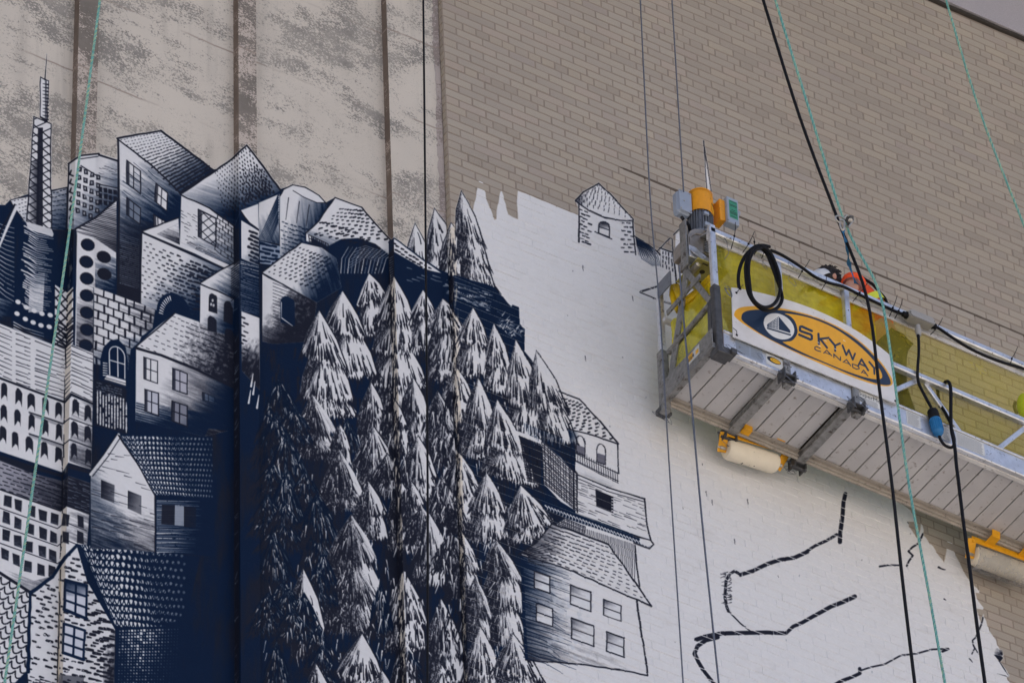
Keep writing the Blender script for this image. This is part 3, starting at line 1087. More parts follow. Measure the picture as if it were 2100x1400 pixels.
    P(q, np.array([.55, .6, .68])); dashes(q, 3, 5, 12, 6, col=NAVY, dry=.1)
    q = [(574, 402), (582, 388), (600, 379), (626, 384), (655, 402), (670, 418), (660, 470), (628, 500), (600, 560), (574, 546)]
    P(q); S(q, (590, 440), (650, 470), rough=.55, ang=1.45, sx=60, sy=4)
    dashes([(578, 450), (640, 470), (620, 545), (576, 530)], 7, 9, 9, 4, dry=.3, col=NAVY, grow=lambda u, v: .5 + .6 * u)
    for x in (592, 614, 634):
        L([(x, 405 + (x - 590) * .35), (x - 6, 450 + (x - 590) * .3)], 1.8, 1, INK)
    P([(600, 380), (625, 384), (652, 401), (668, 416), (650, 415), (622, 404), (603, 392)]); outline([(574, 402), (582, 388), (600, 379), (626, 384), (655, 401), (671, 419)], 2.6, close=False); outline([(601, 391), (622, 404), (650, 416), (668, 416)], 1.6, close=False)
    # long tiled roof and its dark vault
    q = [(627, 478), (652, 455), (686, 406), (742, 426), (772, 462), (800, 492), (800, 524), (770, 500), (735, 488), (700, 490), (672, 505), (630, 482)]
    P(q)
    dashes([(700, 425), (742, 428), (800, 496), (640, 480)], 9, 8, 6.5, 4.2, direc=(1, -.2), grow=lambda u, v: .55 + .5 * u, j=.1)
    dashes([(660, 450), (720, 470), (800, 520), (640, 484)], 10, 3, 6.5, 4.2, direc=(1, -.2))
    S(q, (700, 480), (690, 515), rough=.4, hi=.7)
    outline([(627, 478), (655, 452), (687, 405), (742, 425), (772, 461), (800, 491)], 3.2, close=False)
    P([(628, 480), (640, 483), (640, 498), (628, 494)]); crosshatch([(634, 482), (672, 500), (672, 524), (636, 505)], 9, 4, 1.8)
    for i in range(13):
        x = 705 + i * 7
        L([(x - 6, 560), (x - 4 + i * .6, 530), (x + 10 + i * 1.5, 506 + i * .6)], 1.6, .8, GREYB if i % 2 else WHITE, .35)
    for i in range(7):
        L([(712 + i * 3, 552 - i * 7), (750, 528 - i * 4), (786, 540 - i * 4)], 1.4, .6, GREYB, .4)
    # house with one dark arch
    q = [(538, 562), (575, 580), (650, 618), (640, 700), (560, 705), (538, 700)]
    P(q); S(q, (562, 610), (615, 640), INK, 1.0, sx=6, sy=5); S(q, (560, 650), (575, 705), INK, .9)
    for i in range(14):
        L([(560, 580 + i * 7), (640, 610 + i * 7)], 1.2, .6, INK, .4)
    archw(590, 637, 30, 56, .25, NAVY, False); L([(578, 652), (600, 668)], 2, 1, WHITE); L([(577, 620), (577, 652)], 1.6, .8, WHITE)
    roof = [(537, 558), (580, 525), (617, 498), (660, 508), (690, 530), (700, 590), (650, 620), (580, 582)]
    P(roof)
    dashes([(610, 502), (680, 530), (660, 600), (545, 560)], 10, 9, 7, 4, direc=(1, -.35), grow=lambda u, v: .5 + .6 * u)
    S(roof, (620, 545), (672, 575), NAVY, .6, ang=1.2)
    outline([(536, 559), (580, 526), (617, 498)], 3, close=False); outline([(537, 560), (580, 583), (640, 618)], 2.6, close=False)


def paint_mid():
    P, S, L = cv.poly, cv.shade, cv.line
    # outlined firs on top of the roof line
    tree(851, 457, [(832, 540, 885, 540), (826, 560, 905, 575)], .12, .8, True)
    tree(891, 426, [(874, 520, 926, 500), (868, 575, 935, 565)], .18, .9, True)
    tree(925, 456, [(900, 540, 962, 520), (895, 575, 978, 570)], .2, 1.0, True)
    tree(946, 390, [(934, 470, 990, 492), (938, 520, 1003, 545), (945, 565, 1015, 588)], .28, .9, True)
    # dark barn behind the forest, right side roof
    q = [(797, 494), (808, 488), (870, 534), (925, 570), (932, 566), (1010, 588), (1048, 632), (1051, 625), (1064, 630), (1066, 664), (1076, 676), (1076, 730), (1030, 800), (800, 640)]
    P(q, NAVY)
    q = [(808, 488), (870, 534), (905, 560), (870, 552), (808, 516)]
    P(q); dashes([(806, 494), (890, 552), (880, 560), (806, 514)], 10, 2, 6, 4, direc=(1, .4)); outline([(797, 497), (808, 488), (870, 534), (925, 570), (932, 565), (1010, 588), (1048, 630)], 3, NAVY, close=False)
    f = Q([(835, 548), (1006, 600), (1006, 640), (835, 580)])
    for i in range(5):
        hlines([f(0, i / 5), f(1, i / 5), f(1, (i + .3) / 5), f(0, (i + .3) / 5)], 1, 2.2, .45, GREYB, (.06, .2))
    for k in range(40):
        a = f(U(.45, .98), U(.1, .95))
        L([a, a + (U(6, 16), U(2, 6))], U(1, 3.5), .6, np.array([.66, .68, .72]), .5)
    for k in range(70):
        x = U(1018, 1068)
        y = 632 + (x - 1018) * .85 + U(2, 34)
        if y < 690:
            L([(x, y), (x + U(3, 9), y + U(-10, 8))], U(.8, 2), .5, GREYB if k % 2 else WHITE, .35)
    P([(797, 522), (808, 505), (809, 566), (800, 606), (797, 600)], INK, .92); P([(921, 574), (932, 568), (931, 616), (920, 628)], INK, .92)
    for i in range(12):
        L([(799, 530 + i * 5), (807, 525 + i * 5)], 1.6, .6, GREYB, .4)
    # forest floor strokes
    for k in range(1100):
        x, y = U(540, 1066), U(700, 1460)
        L([(x, y), (x + U(-6, 6), y + U(14, 40))], U(2, 6), 1, INK if U(0, 1) > .2 else NAVY, .2)
    for k in range(200):
        x, y = U(640, 1060), U(760, 1460)
        L([(x, y), (x + U(-6, 6), y + U(8, 26))], U(1.4, 3.6), .7, WHITE, .25)
    T = [
        (757, 560, [(737, 628, 786, 600), (742, 690, 790, 668)], .14), (868, 594, [(847, 648, 893, 652), (850, 705, 900, 720)], .16), (703, 596, [(672, 665, 746, 694), (690, 770, 766, 764)], .16),
        (655, 636, [(627, 722, 704, 752), (624, 812, 716, 818), (640, 850, 722, 850)], .2), (971, 630, [(944, 694, 998, 706), (938, 766, 992, 764)], .2), (1013, 662, [(1000, 742, 1044, 752), (996, 790, 1038, 806)], .18),
        (808, 566, [(778, 652, 845, 660), (772, 718, 852, 722), (770, 788, 868, 792), (776, 850, 872, 846)], .2), (908, 612, [(886, 672, 948, 680), (880, 730, 938, 746), (878, 772, 936, 784)], .26),
        (1100, 718, [(1090, 830, 1155, 832), (1120, 896, 1178, 906)], .22), (1058, 695, [(1046, 820, 1112, 832), (1040, 878, 1130, 896)], .16), (571, 774, [(546, 850, 608, 846), (552, 890, 600, 900)], .85),
        (935, 750, [(908, 830, 966, 816), (905, 880, 962, 872)], .3), (847, 772, [(822, 852, 876, 850), (826, 905, 880, 900)], .42), (761, 782, [(738, 862, 786, 850), (735, 905, 800, 900)], .45), (981, 773, [(955, 868, 1013, 880), (948, 930, 1004, 935)], .3),
        (640, 808, [(612, 895, 682, 885), (616, 930, 690, 940)], .6), (1020, 818, [(1003, 905, 1072, 930), (998, 962, 1096, 996)], .2), (711, 856, [(690, 925, 742, 925)], .75), (800, 806, [(782, 880, 830, 868), (780, 930, 836, 925)], .5),
        (898, 800, [(876, 870, 930, 880), (872, 930, 928, 940)], .55), (766, 873, [(728, 955, 805, 958), (735, 1010, 815, 1000)], .45), (586, 884, [(560, 960, 625, 975)], .93), (857, 892, [(824, 980, 890, 975), (828, 1020, 900, 1030)], .36), (912, 880, [(888, 955, 940, 950)], .6),
        (941, 926, [(893, 1016, 978, 1004), (888, 1072, 972, 1070)], .36), (695, 920, [(661, 1022, 736, 1015), (665, 1040, 738, 1042)], .62), (999, 968, [(967, 1042, 1031, 1048), (958, 1105, 1036, 1100)], .3), (1068, 994, [(1045, 1078, 1128, 1072), (1046, 1110, 1110, 1104)], .24),
        (585, 968, [(555, 1060, 620, 1070), (540, 1120, 632, 1120)], .95), (755, 985, [(728, 1062, 786, 1052), (726, 1105, 790, 1100)], .48), (822, 984, [(798, 1070, 858, 1078), (800, 1120, 860, 1130)], .36), (905, 975, [(880, 1050, 936, 1050)], .65), (648, 1012, [(622, 1100, 690, 1110), (620, 1160, 690, 1150)], .82),
        (880, 1050, [(852, 1150, 917, 1145), (850, 1192, 908, 1196)], .42), (720, 1054, [(676, 1152, 764, 1146), (672, 1235, 776, 1230), (670, 1290, 782, 1296)], .6), (1017, 1104, [(998, 1160, 1068, 1192), (994, 1230, 1066, 1250), (990, 1310, 1072, 1325)], .46), (945, 1085, [(918, 1170, 978, 1165), (920, 1220, 984, 1230)], .55), (560, 1090, [(535, 1190, 600, 1180)], .95),
        (622, 1164, [(592, 1275, 660, 1286), (606, 1345, 678, 1340)], .42), (828, 1168, [(800, 1268, 870, 1275), (796, 1330, 866, 1325)], .2), (975, 1180, [(950, 1260, 1003, 1265), (948, 1300, 1000, 1310)], .6), (905, 1226, [(880, 1330, 945, 1340), (884, 1390, 950, 1395)], .34), (780, 1190, [(760, 1290, 802, 1290)], .85),
        (985, 1282, [(955, 1385, 1020, 1380), (950, 1440, 1016, 1440)], .26), (567, 1314, [(540, 1410, 592, 1400)], .8), (1052, 1298, [(1020, 1372, 1104, 1390), (1010, 1440, 1100, 1450)], .26), (743, 1298, [(698, 1378, 782, 1402), (696, 1450, 790, 1450)], .2), (832, 1310, [(804, 1410, 862, 1405)], .3), (648, 1358, [(628, 1430, 680, 1440)], .4), (905, 1360, [(880, 1440, 940, 1440)], .3), (1030, 1400, [(1000, 1480, 1080, 1490)], .3), (700, 1420, [(660, 1500, 740, 1500)], .4), (600, 1420, [(560, 1500, 640, 1500)], .7), (780, 1430, [(750, 1500, 830, 1510)], .3), (950, 1440, [(910, 1520, 990, 1520)], .4)]
    for k in range(20):                     # dim little firs that sink into the dark on the left
        x, y, w, h = U(545, 665), U(820, 1400), U(20, 32), U(64, 110)
        T.append((x, y, [(x - w, y + h * .62, x + w, y + h * .6), (x - w * 1.15, y + h, x + w * 1.15, y + h)], U(.76, .9)))
    for k in range(9):
        x, y, w, h = U(690, 1045), U(860, 1410), U(17, 27), U(55, 90)
        T.append((x, y, [(x - w, y + h * .62, x + w, y + h * .62), (x - w * 1.1, y + h, x + w * 1.1, y + h)], U(.4, .85)))
    T.sort(key=lambda t: t[0 + 1])
    for ax, ay, tr, dk in T:
        tree(ax, ay, tr, dk, 1.0, thin=1.0, wide=1.2)
    # feathery dark growth down the third fold
    for k in range(330):
        y = U(800, 1430)
        x = (912 if U(0, 1) < .55 else 812) + (y - 850) * .04 + prng.normal(0, 14)
        L([(x, y), (x + U(-7, 5), y + U(14, 32))], U(2.5, 5), .8, INK, .15)
    for k in range(90):
        y = U(830, 1400)
        x = (905 if k % 2 else 805) + (y - 850) * .04 + prng.normal(0, 16)
        L([(x, y), (x + U(-8, 4), y + U(12, 30))], U(1.5, 3.6), .8, WHITE, .12)
    for k in range(240):
        x, y = U(545, 1060), U(880, 1420)
        L([(x, y), (x + U(-5, 5), y + U(8, 24))], U(1, 2.6), .6, WHITE, .3)


def paint_right(gap):
    P, S, L = cv.poly, cv.shade, cv.line
    # outlined houses right of the forest
    q = [(1146, 803), (1188, 818), (1230, 862), (1268, 908), (1210, 890), (1160, 878)]
    dashes([(1152, 812), (1190, 824), (1262, 904), (1168, 878)], 6, 8, 5.5, 4., direc=(1, -.3), j=.12); outline([(1146, 802), (1188, 818), (1230, 862), (1268, 908)], 3, close=False); outline([(1164, 878), (1210, 890), (1268, 910)], 2.6, close=False)
    S([(1164, 880), (1190, 888), (1186, 920), (1172, 915)], (1190, 895), (1168, 890), NAVY, .3)
    outline([(1267, 910), (1269, 970)], 2.6, close=False)
    for x, y in ((1191, 913), (1233, 930)):
        t = np.linspace(math.pi, 2 * math.pi, 9)
        pts = [(x + 9 * math.cos(a), y - 6 + 14 * math.sin(a) + 3 * math.cos(a)) for a in t] + [(x + 9, y + 22), (x - 9, y + 16)]
        P([(x - 9, y - 2), (x + 9, y + 4), (x + 9, y + 22), (x - 9, y + 16)], np.array([.42, .42, .47])); outline(pts, 2.2)
    for i in range(26):
        x = 1146 + i * 4.8
        y = 905 + i * 2.5
        L([(x, y), (x + 1, y + 22)], 1.3)
    L([(1144, 912), (1268, 970)], 1.6); L([(1144, 926), (1268, 986)], 1.4); L([(1150, 930), (1268, 990)], 1.2)
    S([(1150, 940), (1262, 995), (1250, 1000), (1180, 965)], (1200, 960), (1190, 985), NAVY, .3, hi=.35)
    # wall with dark hanging strokes and basket tower
    P([(1058, 882), (1108, 900), (1140, 930), (1140, 940), (1105, 912), (1060, 892)]); crosshatch([(1065, 893), (1108, 910), (1108, 990), (1082, 985)], 8, 16, 2.4); P([(1096, 908), (1112, 914), (1110, 996), (1098, 990)], INK, .5)
    q = [(1112, 908), (1150, 938), (1182, 972), (1183, 1048), (1150, 1028), (1116, 992)]
    P(q); crosshatch([(1112, 906), (1182, 972), (1183, 1048), (1116, 990)], 13, 17, 1.6); outline([(1110, 900), (1150, 930), (1184, 970), (1184, 1050)], 2.6, close=False); L([(1176, 966), (1177, 1042)], 3.4)
    for i in range(20):
        x = 1076 + i * 4
        y = 868 + i * 1.7
        L([(x, y), (x, y + U(8, 24))], 2.4, 1, NAVY if i % 2 else GREYB, .2)
    L([(1184, 972), (1250, 1000), (1322, 1022)], 2.8); L([(1184, 980), (1250, 1008), (1320, 1028)], 1.6)
    hlines([(1186, 985), (1320, 1032), (1328, 1108), (1186, 1050)], 13, 1.4, .3, INK, (.06, .2)); outline([(1322, 1022), (1326, 1070), (1336, 1112)], 3.2, close=False)
    P([(1221, 1002), (1258, 1018), (1258, 1052), (1223, 1038)], INK)
    for i in range(5):
        L([(1255, 1022 + i * 6), (1259, 1023 + i * 6)], 2.4, 1.5, WHITE)
    # rope cornice
    P([(1100, 1010), (1130, 1030), (1190, 1055), (1260, 1080), (1335, 1108), (1340, 1116), (1330, 1122), (1250, 1092), (1180, 1068), (1120, 1048)], NAVY)
    for i in range(34):
        u = i / 33.
        x, y = 1118 + u * 212, 1036 + u * 80
        L([(x, y), (x + 5, y + 5), (x + 4, y + 10)], 2.4, 1.2, WHITE, 0 if u > .3 else .3)
    P([(1312, 1100), (1336, 1108), (1339, 1116), (1330, 1121), (1312, 1114)]); outline([(1300, 1098), (1334, 1107), (1341, 1115), (1332, 1124), (1300, 1112)], 2.6, close=False)
    crosshatch([(1120, 1045), (1200, 1080), (1196, 1100), (1132, 1076)], 17, 7, 1.5)
    for i in range(26):
        u = i / 25.
        x, y = 1200 + u * 102, 1084 + u * 32
        L([(x, y), (x + U(-1, 1), y + 24 + u * 54)], 1.5, 1)
    L([(1302, 1118), (1306, 1160), (1313, 1212)], 3)
    # shingled house at the bottom
    wall = [(1070, 1138), (1150, 1158), (1240, 1198), (1306, 1226), (1316, 1290), (1328, 1382), (1220, 1364), (1078, 1352)]
    P(wall)
    S(wall, (1180, 1250), (1062, 1240), NAVY, .8, ang=.3, gam=1.4); S(wall, (1190, 1270), (1110, 1370), INK, .8, hi=.6, gam=1.5)
    for i in range(26):
        y = 1146 + i * 8
        L([(1074, y), (1110 + U(0, 20), y + 14), (1150 + U(-10, 40), y + 34)], U(1.6, 3.4), .6, NAVY, .2)
    for k in range(60):
        u, v = U(0, 1), U(0, 1)
        x, y = 1120 + u * 90, 1176 + u * 30 + v * 150
        P(jit([(x, y), (x + 9, y + 3), (x + 9, y + 8), (x + 4, y + 10), (x, y + 7)], .6), np.array([.78, .8, .83]), U(.25, .75))
    for (x, y, w, h) in ((1096, 1170, 32, 34), (1170, 1198, 42, 40), (1238, 1228, 36, 32), (1100, 1236, 33, 36), (1172, 1266, 46, 42), (1244, 1294, 36, 40)):
        q = [(x, y), (x + w, y + w * .36), (x + w, y + w * .36 + h), (x, y + h)]
        P(q, np.array([.86, .865, .88])); S(q, (x + w * .75, y + h * .9), (x - 2, y - 4), INK, .5, hi=.85, gam=1.9); outline(q, 2.6)
        L([(x, y + h * .5), (x + w, y + h * .5 + w * .36)], 2.4)
    outline([(1070, 1140), (1074, 1250), (1080, 1350)], 6, NAVY, close=False); outline([(1078, 1352), (1180, 1360), (1270, 1372), (1328, 1384)], 3.2, close=False); outline([(1306, 1226), (1314, 1290), (1324, 1350), (1328, 1384)], 3.6, close=False)
    roof = [(1066, 1134), (1100, 1112), (1132, 1074), (1190, 1095), (1248, 1116), (1296, 1185), (1334, 1240), (1240, 1198), (1150, 1160)]
    P(roof)
    S(roof, (1160, 1150), (1070, 1130), INK, .9, ang=.4, gam=1.2)
    dashes([(1134, 1078), (1246, 1118), (1325, 1232), (1100, 1140)], 13, 10, 11, 2.6, grow=lambda u, v: 1.1 - .4 * u)
    for i in range(9):
        L([(1084, 1128 + i * 3), (1140, 1108 + i * 7)], 1.8, .8, INK, .2)
    outline([(1064, 1136), (1100, 1112), (1132, 1073), (1190, 1094), (1248, 1116), (1296, 1184), (1336, 1242), (1240, 1200), (1150, 1161), (1066, 1137)], 3.2, close=False)
    # lone turret, upper right
    q = [(1228, 376), (1262, 410), (1298, 450), (1302, 520), (1280, 505), (1188, 500), (1186, 425), (1180, 411), (1200, 395)]
    P(q)
    roof = [(1229, 376), (1264, 411), (1298, 451), (1268, 452), (1225, 440), (1184, 418), (1181, 411), (1204, 393)]
    cv.clip = cv.mask(roof); dashes([(1196, 376), (1240, 376), (1300, 452), (1184, 418)], 10, 8, 6, 1.7, direc=(-.15, 1), grow=lambda u, v: .8 + .4 * (1 - u)); cv.clip = None; S(roof, (1210, 410), (1182, 408), INK, .8, hi=.7, sx=5, sy=4)
    outline([(1228, 376), (1196, 394), (1180, 411)], 4, close=False); outline([(1228, 376), (1262, 409), (1299, 450)], 3.2, close=False); outline([(1180, 412), (1205, 430), (1240, 446), (1270, 452), (1299, 452)], 2.8, close=False)
    L([(1187, 420), (1188, 460), (1187, 496)], 2.6, 4, INK); L([(1298, 452), (1300, 488), (1304, 522)], 3, 2.6)
    dashes([(1190, 426), (1212, 436), (1208, 505), (1190, 500)], 2, 10, 9, 3.6, dry=.35, j=.25); dashes([(1274, 452), (1298, 454), (1302, 522), (1276, 520)], 2, 8, 8, 3.6, dry=.4)
    t = np.linspace(math.pi, 2 * math.pi, 8)
    pts = [(1239 + 11 * math.cos(a), 464 + 9 * math.sin(a) + 2 * math.cos(a)) for a in t] + [(1250, 486), (1228, 478)]
    outline(pts, 2.4); S(pts, (1239, 472), (1239, 456), INK, .4); L([(1220, 475), (1255, 490)], 2.2); L([(1228, 465), (1250, 472)], 1.8)
    S([(1303, 484), (1330, 502), (1356, 540), (1350, 552), (1310, 530)], (1320, 530), (1325, 500), INK, .5, ang=.9)
    for i in range(9):
        L([(1304 + i * 2, 486 + i), (1316 + i * 4, 530 - i), (1338 + i * 2, 545)], 2, .6, NAVY, .2)
    outline([(1302, 484), (1330, 502), (1356, 524), (1356, 546)], 3, close=False)
    P([(1354, 508), (1382, 518), (1386, 580), (1356, 560)]); dashes([(1358, 514), (1382, 522), (1384, 560), (1358, 548)], 4, 4, 7, 2.6, direc=(0, 1), stag=False); outline([(1348, 515), (1366, 496), (1402, 462)], 3, close=False); outline([(1377, 478), (1381, 520), (1388, 586)], 3.4, close=False); outline([(1352, 508), (1382, 518)], 2.4, close=False)
    # spire
    P([(1444, 292), (1447, 330), (1462, 420), (1450, 420)]); outline([(1443, 290), (1446, 330), (1450, 396)], 2.2, close=False); outline([(1443, 290), (1452, 345), (1460, 400)], 2.4, close=False); L([(1443, 289), (1445, 310)], 3.4, 2)
    L([(1313, 598), (1352, 586)], 4, 3.4, INK, .05, gap); L([(1313, 599), (1350, 614), (1385, 626)], 4, 3, INK, .05, gap)
    # first outlines of the next figure
    def ink(pts, w, w1=None, dry=.22):
        L(jit(pts, .8), w, w1 or w, INK, dry, gap)
    ink([(1732, 1012), (1731, 1030), (1728, 1060), (1725, 1088), (1722, 1110)], 8, 9, .14); ink([(1716, 1096), (1697, 1106), (1672, 1118), (1655, 1130)], 6, 6, .3); ink([(1655, 1130), (1630, 1142), (1600, 1147), (1572, 1156), (1544, 1170), (1518, 1178)], 8, 8, .12)
    ink([(1518, 1178), (1506, 1171), (1496, 1176), (1490, 1190), (1487, 1205), (1486, 1225), (1490, 1245), (1495, 1254)], 6, 6, .4); ink([(1494, 1252), (1520, 1278), (1540, 1294)], 3, 2.6, .1)
    for k in range(26):
        x, y = 1490 + U(-3, 12), 1172 + k * 2.6
        L([(x, y), (x - U(5, 13), y + U(-2, 5))], U(1, 2.4), .6, INK, .25)
    ink([(1428, 1310), (1445, 1303), (1480, 1299), (1530, 1296), (1575, 1296), (1612, 1297)], 9, 8, .2); ink([(1612, 1297), (1626, 1284), (1645, 1276), (1670, 1262), (1705, 1244), (1728, 1234), (1752, 1222)], 7, 9, .2)
    ink([(1472, 1306), (1448, 1312), (1430, 1325), (1425, 1340), (1432, 1358), (1445, 1378), (1462, 1396), (1490, 1424)], 9, 6, .22)
    ink([(1700, 1410), (1725, 1396), (1748, 1386), (1764, 1380), (1762, 1370)], 7, 7, .12); ink([(1764, 1374), (1785, 1366), (1815, 1360), (1848, 1342), (1880, 1338), (1908, 1331), (1945, 1330)], 3.4, 3.6, .2)
    ink([(1891, 1094), (1884, 1112), (1872, 1122), (1861, 1131), (1872, 1138), (1864, 1150), (1859, 1160)], 4, 3.6, .14); ink([(1805, 1161), (1822, 1158), (1846, 1158)], 4, 3, .3); ink([(1924, 1162), (1930, 1166), (1938, 1169)], 4.5, 1.5, .1); ink([(1862, 1069), (1866, 1075)], 2, 1, 0)
    ink([(2016, 1264), (2013, 1278), (2007, 1292), (2001, 1306), (1993, 1314), (1996, 1322), (2000, 1328), (1992, 1340)], 3.6, 2.4, .12); ink([(1996, 1322), (2006, 1338)], 3, 1.6, .2); ink([(1988, 1350), (1994, 1356)], 3, 1.2, .3); ink([(1937, 1226), (1941, 1230)], 3, 1, 0); ink([(1934, 1336), (1946, 1330)], 5, 4, .1)
    P([(2038, 1341), (2054, 1344), (2058, 1348), (2052, 1356), (2062, 1372), (2070, 1386), (2058, 1370), (2047, 1352)], INK); P([(2044, 1380), (2070, 1388), (2062, 1384)], INK); S([(2038, 1326), (2056, 1332), (2057, 1343), (2040, 1342)], (2040, 1330), (2055, 1340), INK, .9, sx=4, sy=4)
    # drips and specks on the fresh white
    for (x, y) in [(1195, 550), (1297, 612), (1200, 735), (1533, 1028), (1448, 1012), (1460, 1030), (1506, 1110)]:
        L([(x, y - 5), (x + 1.5, y + 5)], 1.6, .8, INK)
    for k in range(36):
        x, y = U(1080, 1900), U(480, 1390)
        if cv.a[int(y) + MG, int(x) + MG] > .9 and (x < 1340 or y > 900):
            L([(x, y), (x + U(-1, 1), y + U(1, 4))], U(.7, 1.5), .6, INK if k % 3 else GREYB, .2)


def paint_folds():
    """the narrow returns were only primed: cream ground, ink strokes, a dark corner line painted for relief"""
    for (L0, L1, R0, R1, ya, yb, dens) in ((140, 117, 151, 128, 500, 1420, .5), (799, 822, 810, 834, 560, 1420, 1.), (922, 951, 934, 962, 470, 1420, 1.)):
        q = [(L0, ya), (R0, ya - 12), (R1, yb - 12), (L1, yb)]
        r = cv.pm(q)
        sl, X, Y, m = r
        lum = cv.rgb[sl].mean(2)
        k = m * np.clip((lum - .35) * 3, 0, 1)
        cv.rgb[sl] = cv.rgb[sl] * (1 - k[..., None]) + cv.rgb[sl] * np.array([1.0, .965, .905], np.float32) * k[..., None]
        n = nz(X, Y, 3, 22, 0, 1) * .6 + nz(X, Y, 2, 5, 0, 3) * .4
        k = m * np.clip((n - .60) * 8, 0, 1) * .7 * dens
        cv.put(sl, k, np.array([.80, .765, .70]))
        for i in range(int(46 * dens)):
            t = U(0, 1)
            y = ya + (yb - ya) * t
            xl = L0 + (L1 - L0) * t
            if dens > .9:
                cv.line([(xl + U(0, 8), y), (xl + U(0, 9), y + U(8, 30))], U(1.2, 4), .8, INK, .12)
        for i in range(40):                 # broken dark line painted down the inner corner to give the fold relief
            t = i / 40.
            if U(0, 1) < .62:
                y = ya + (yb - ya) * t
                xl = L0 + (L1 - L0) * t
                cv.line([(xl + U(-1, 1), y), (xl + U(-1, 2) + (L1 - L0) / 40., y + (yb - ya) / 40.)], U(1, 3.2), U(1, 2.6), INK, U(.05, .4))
    # thin coats: the brick shows faintly through the white
    r = cv.pm([(1085, 470), (1880, 470), (2060, 1500), (1085, 1500)])
    sl, X, Y, m = r
    n = nz(X, Y, 70, 26, .38, 0) * .6 + nz(X, Y, 9, 4, .38, 2) * .4
    lum = cv.rgb[sl].mean(2)
    cv.a[sl] *= 1 - m * (lum > .7) * np.clip((n - .60) * 5, 0, 1) * .10


def paint_mural(gap):
    paint_base()
    paint_left()
    paint_mid()
    paint_right(gap)
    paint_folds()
# ---------------------------------------------------------------- wall geometry (metres)
GROUND = -25.6
XC = -.413                        # corner where the brick begins
YS, YP, YB = .054, .054, .117     # seal / rib fronts / panel faces lie this far behind the brick face
ZTOP = 4.99                       # top of the brick
ZJ = on_wall(1510, 442)[2]        # the raked sealant joint sits between two courses
CH_ = .0667                       # course height
x_of = lambda px, py, Y: on_wall(px, py, Y)[0]
RIB1 = (x_of(160.5, 100, YP), x_of(201.5, 100, YP))
RIB2 = (x_of(489.8, 300, YP), x_of(527, 300, YP))
PAN3 = x_of(804, 400, YP)
XSEAL = x_of(896, 200, YP)
# plan of the folded concrete, from left to right: (x, y)
PLAN = [(-4.6, YB), (RIB1[0], YB), (RIB1[0], YP), (RIB1[1], YP), (RIB1[1], YB), (RIB2[0], YB), (RIB2[0], YP), (RIB2[1], YP), (RIB2[1], YB),
        (PAN3, YB), (PAN3, YP), (XSEAL, YP), (XSEAL + .02, YP), (XC, YP), (XC, 0.), (4.5, 0.)]
SCUM = [0.]
for a, b in zip(PLAN[:-1], PLAN[1:]):
    SCUM.append(SCUM[-1] + math.hypot(b[0] - a[0], b[1] - a[1]))
Z0M, Z1M = -5.5, 3.3
TEX = .0042

# --- the drawing, then the same drawing measured out on the wall
_gx, _gy = np.meshgrid(np.arange(cv.W) + .5 - MG, np.arange(cv.H) + .5 - MG)
_v = fw * FPX + rt * (_gx[..., None] - 1050.) - up * (_gy[..., None] - 700.)
_zz = CAMP[2] + _v[..., 2] * ((0 - CAMP[1]) / _v[..., 1])
_fr = np.abs(((_zz - ZJ) / CH_ + .5) % 1 - .5) * CH_
_xx = CAMP[0] + _v[..., 0] * ((0 - CAMP[1]) / _v[..., 1])
_row = np.floor((_zz - ZJ) / CH_)
_fx = np.abs(((_xx + (_row % 2) * .1) / .2 + .5) % 1 - .5) * .2
GAP = (np.clip((_fr - .0016) / .003, 0, 1) * np.clip((_fx - .001) / .003, .35, 1)).astype(np.float32)
del _gx, _gy, _v, _zz, _fr, _xx, _row, _fx
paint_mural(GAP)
NU, NVV = int(SCUM[-1] / TEX), int((Z1M - Z0M) / TEX)
sv = (np.arange(NU) + .5) * TEX
zv = Z0M + (np.arange(NVV) + .5) * TEX
atlas = np.zeros((NVV, NU, 4), np.float32)
for i in range(len(PLAN) - 1):
    m = np.where((sv >= SCUM[i]) & (sv < SCUM[i + 1]))[0]
    if not len(m):
        continue
    t = (sv[m] - SCUM[i]) / (SCUM[i + 1] - SCUM[i])
    X = PLAN[i][0] + (PLAN[i + 1][0] - PLAN[i][0]) * t
    Y = PLAN[i][1] + (PLAN[i + 1][1] - PLAN[i][1]) * t
    P = np.empty((NVV, len(m), 3))
    P[..., 0], P[..., 1], P[..., 2] = X, Y, zv[:, None]
    q = P - CAMP
    c = q @ fw
    px = 1050. + FPX * (q @ rt) / c + MG - .5
    py = 700. - FPX * (q @ up) / c + MG - .5
    ok = (px > 0) & (py > 0) & (px < cv.W - 2) & (py < cv.H - 2)
    px, py = np.clip(px, 0, cv.W - 2.01), np.clip(py, 0, cv.H - 2.01)
    ix, iy = px.astype(int), py.astype(int)
    fx, fy = (px - ix)[..., None], (py - iy)[..., None]
    src = np.concatenate([cv.rgb, cv.a[..., None]], 2) if i == 0 else src
    val = (src[iy, ix] * (1 - fx) + src[iy, ix + 1] * fx) * (1 - fy) + (src[iy + 1, ix] * (1 - fx) + src[iy + 1, ix + 1] * fx) * fy
    val[..., 3] *= ok
    if i == len(PLAN) - 2:                  # the brush skips the hollow of the joints
        hol = np.clip((.0034 - np.abs(((zv - ZJ) / CH_ + .5) % 1 - .5) * CH_) / .0025, 0, 1)[:, None] * (prng.random((1, len(m))) * .5 + .12)
        dk_ = np.clip((.6 - val[..., :3].mean(2)) * 3, 0, 1) * hol
        val[..., :3] = val[..., :3] * (1 - dk_[..., None]) + .8 * dk_[..., None]
    atlas[:, m] = val
del src, val
mural_img = bpy.data.images.new("mural_paint", NU, NVV, alpha=True)
mural_img.alpha_mode = 'CHANNEL_PACKED'
mural_img.pixels.foreach_set(np.clip(atlas, 0, 1).ravel())
mural_img.update()


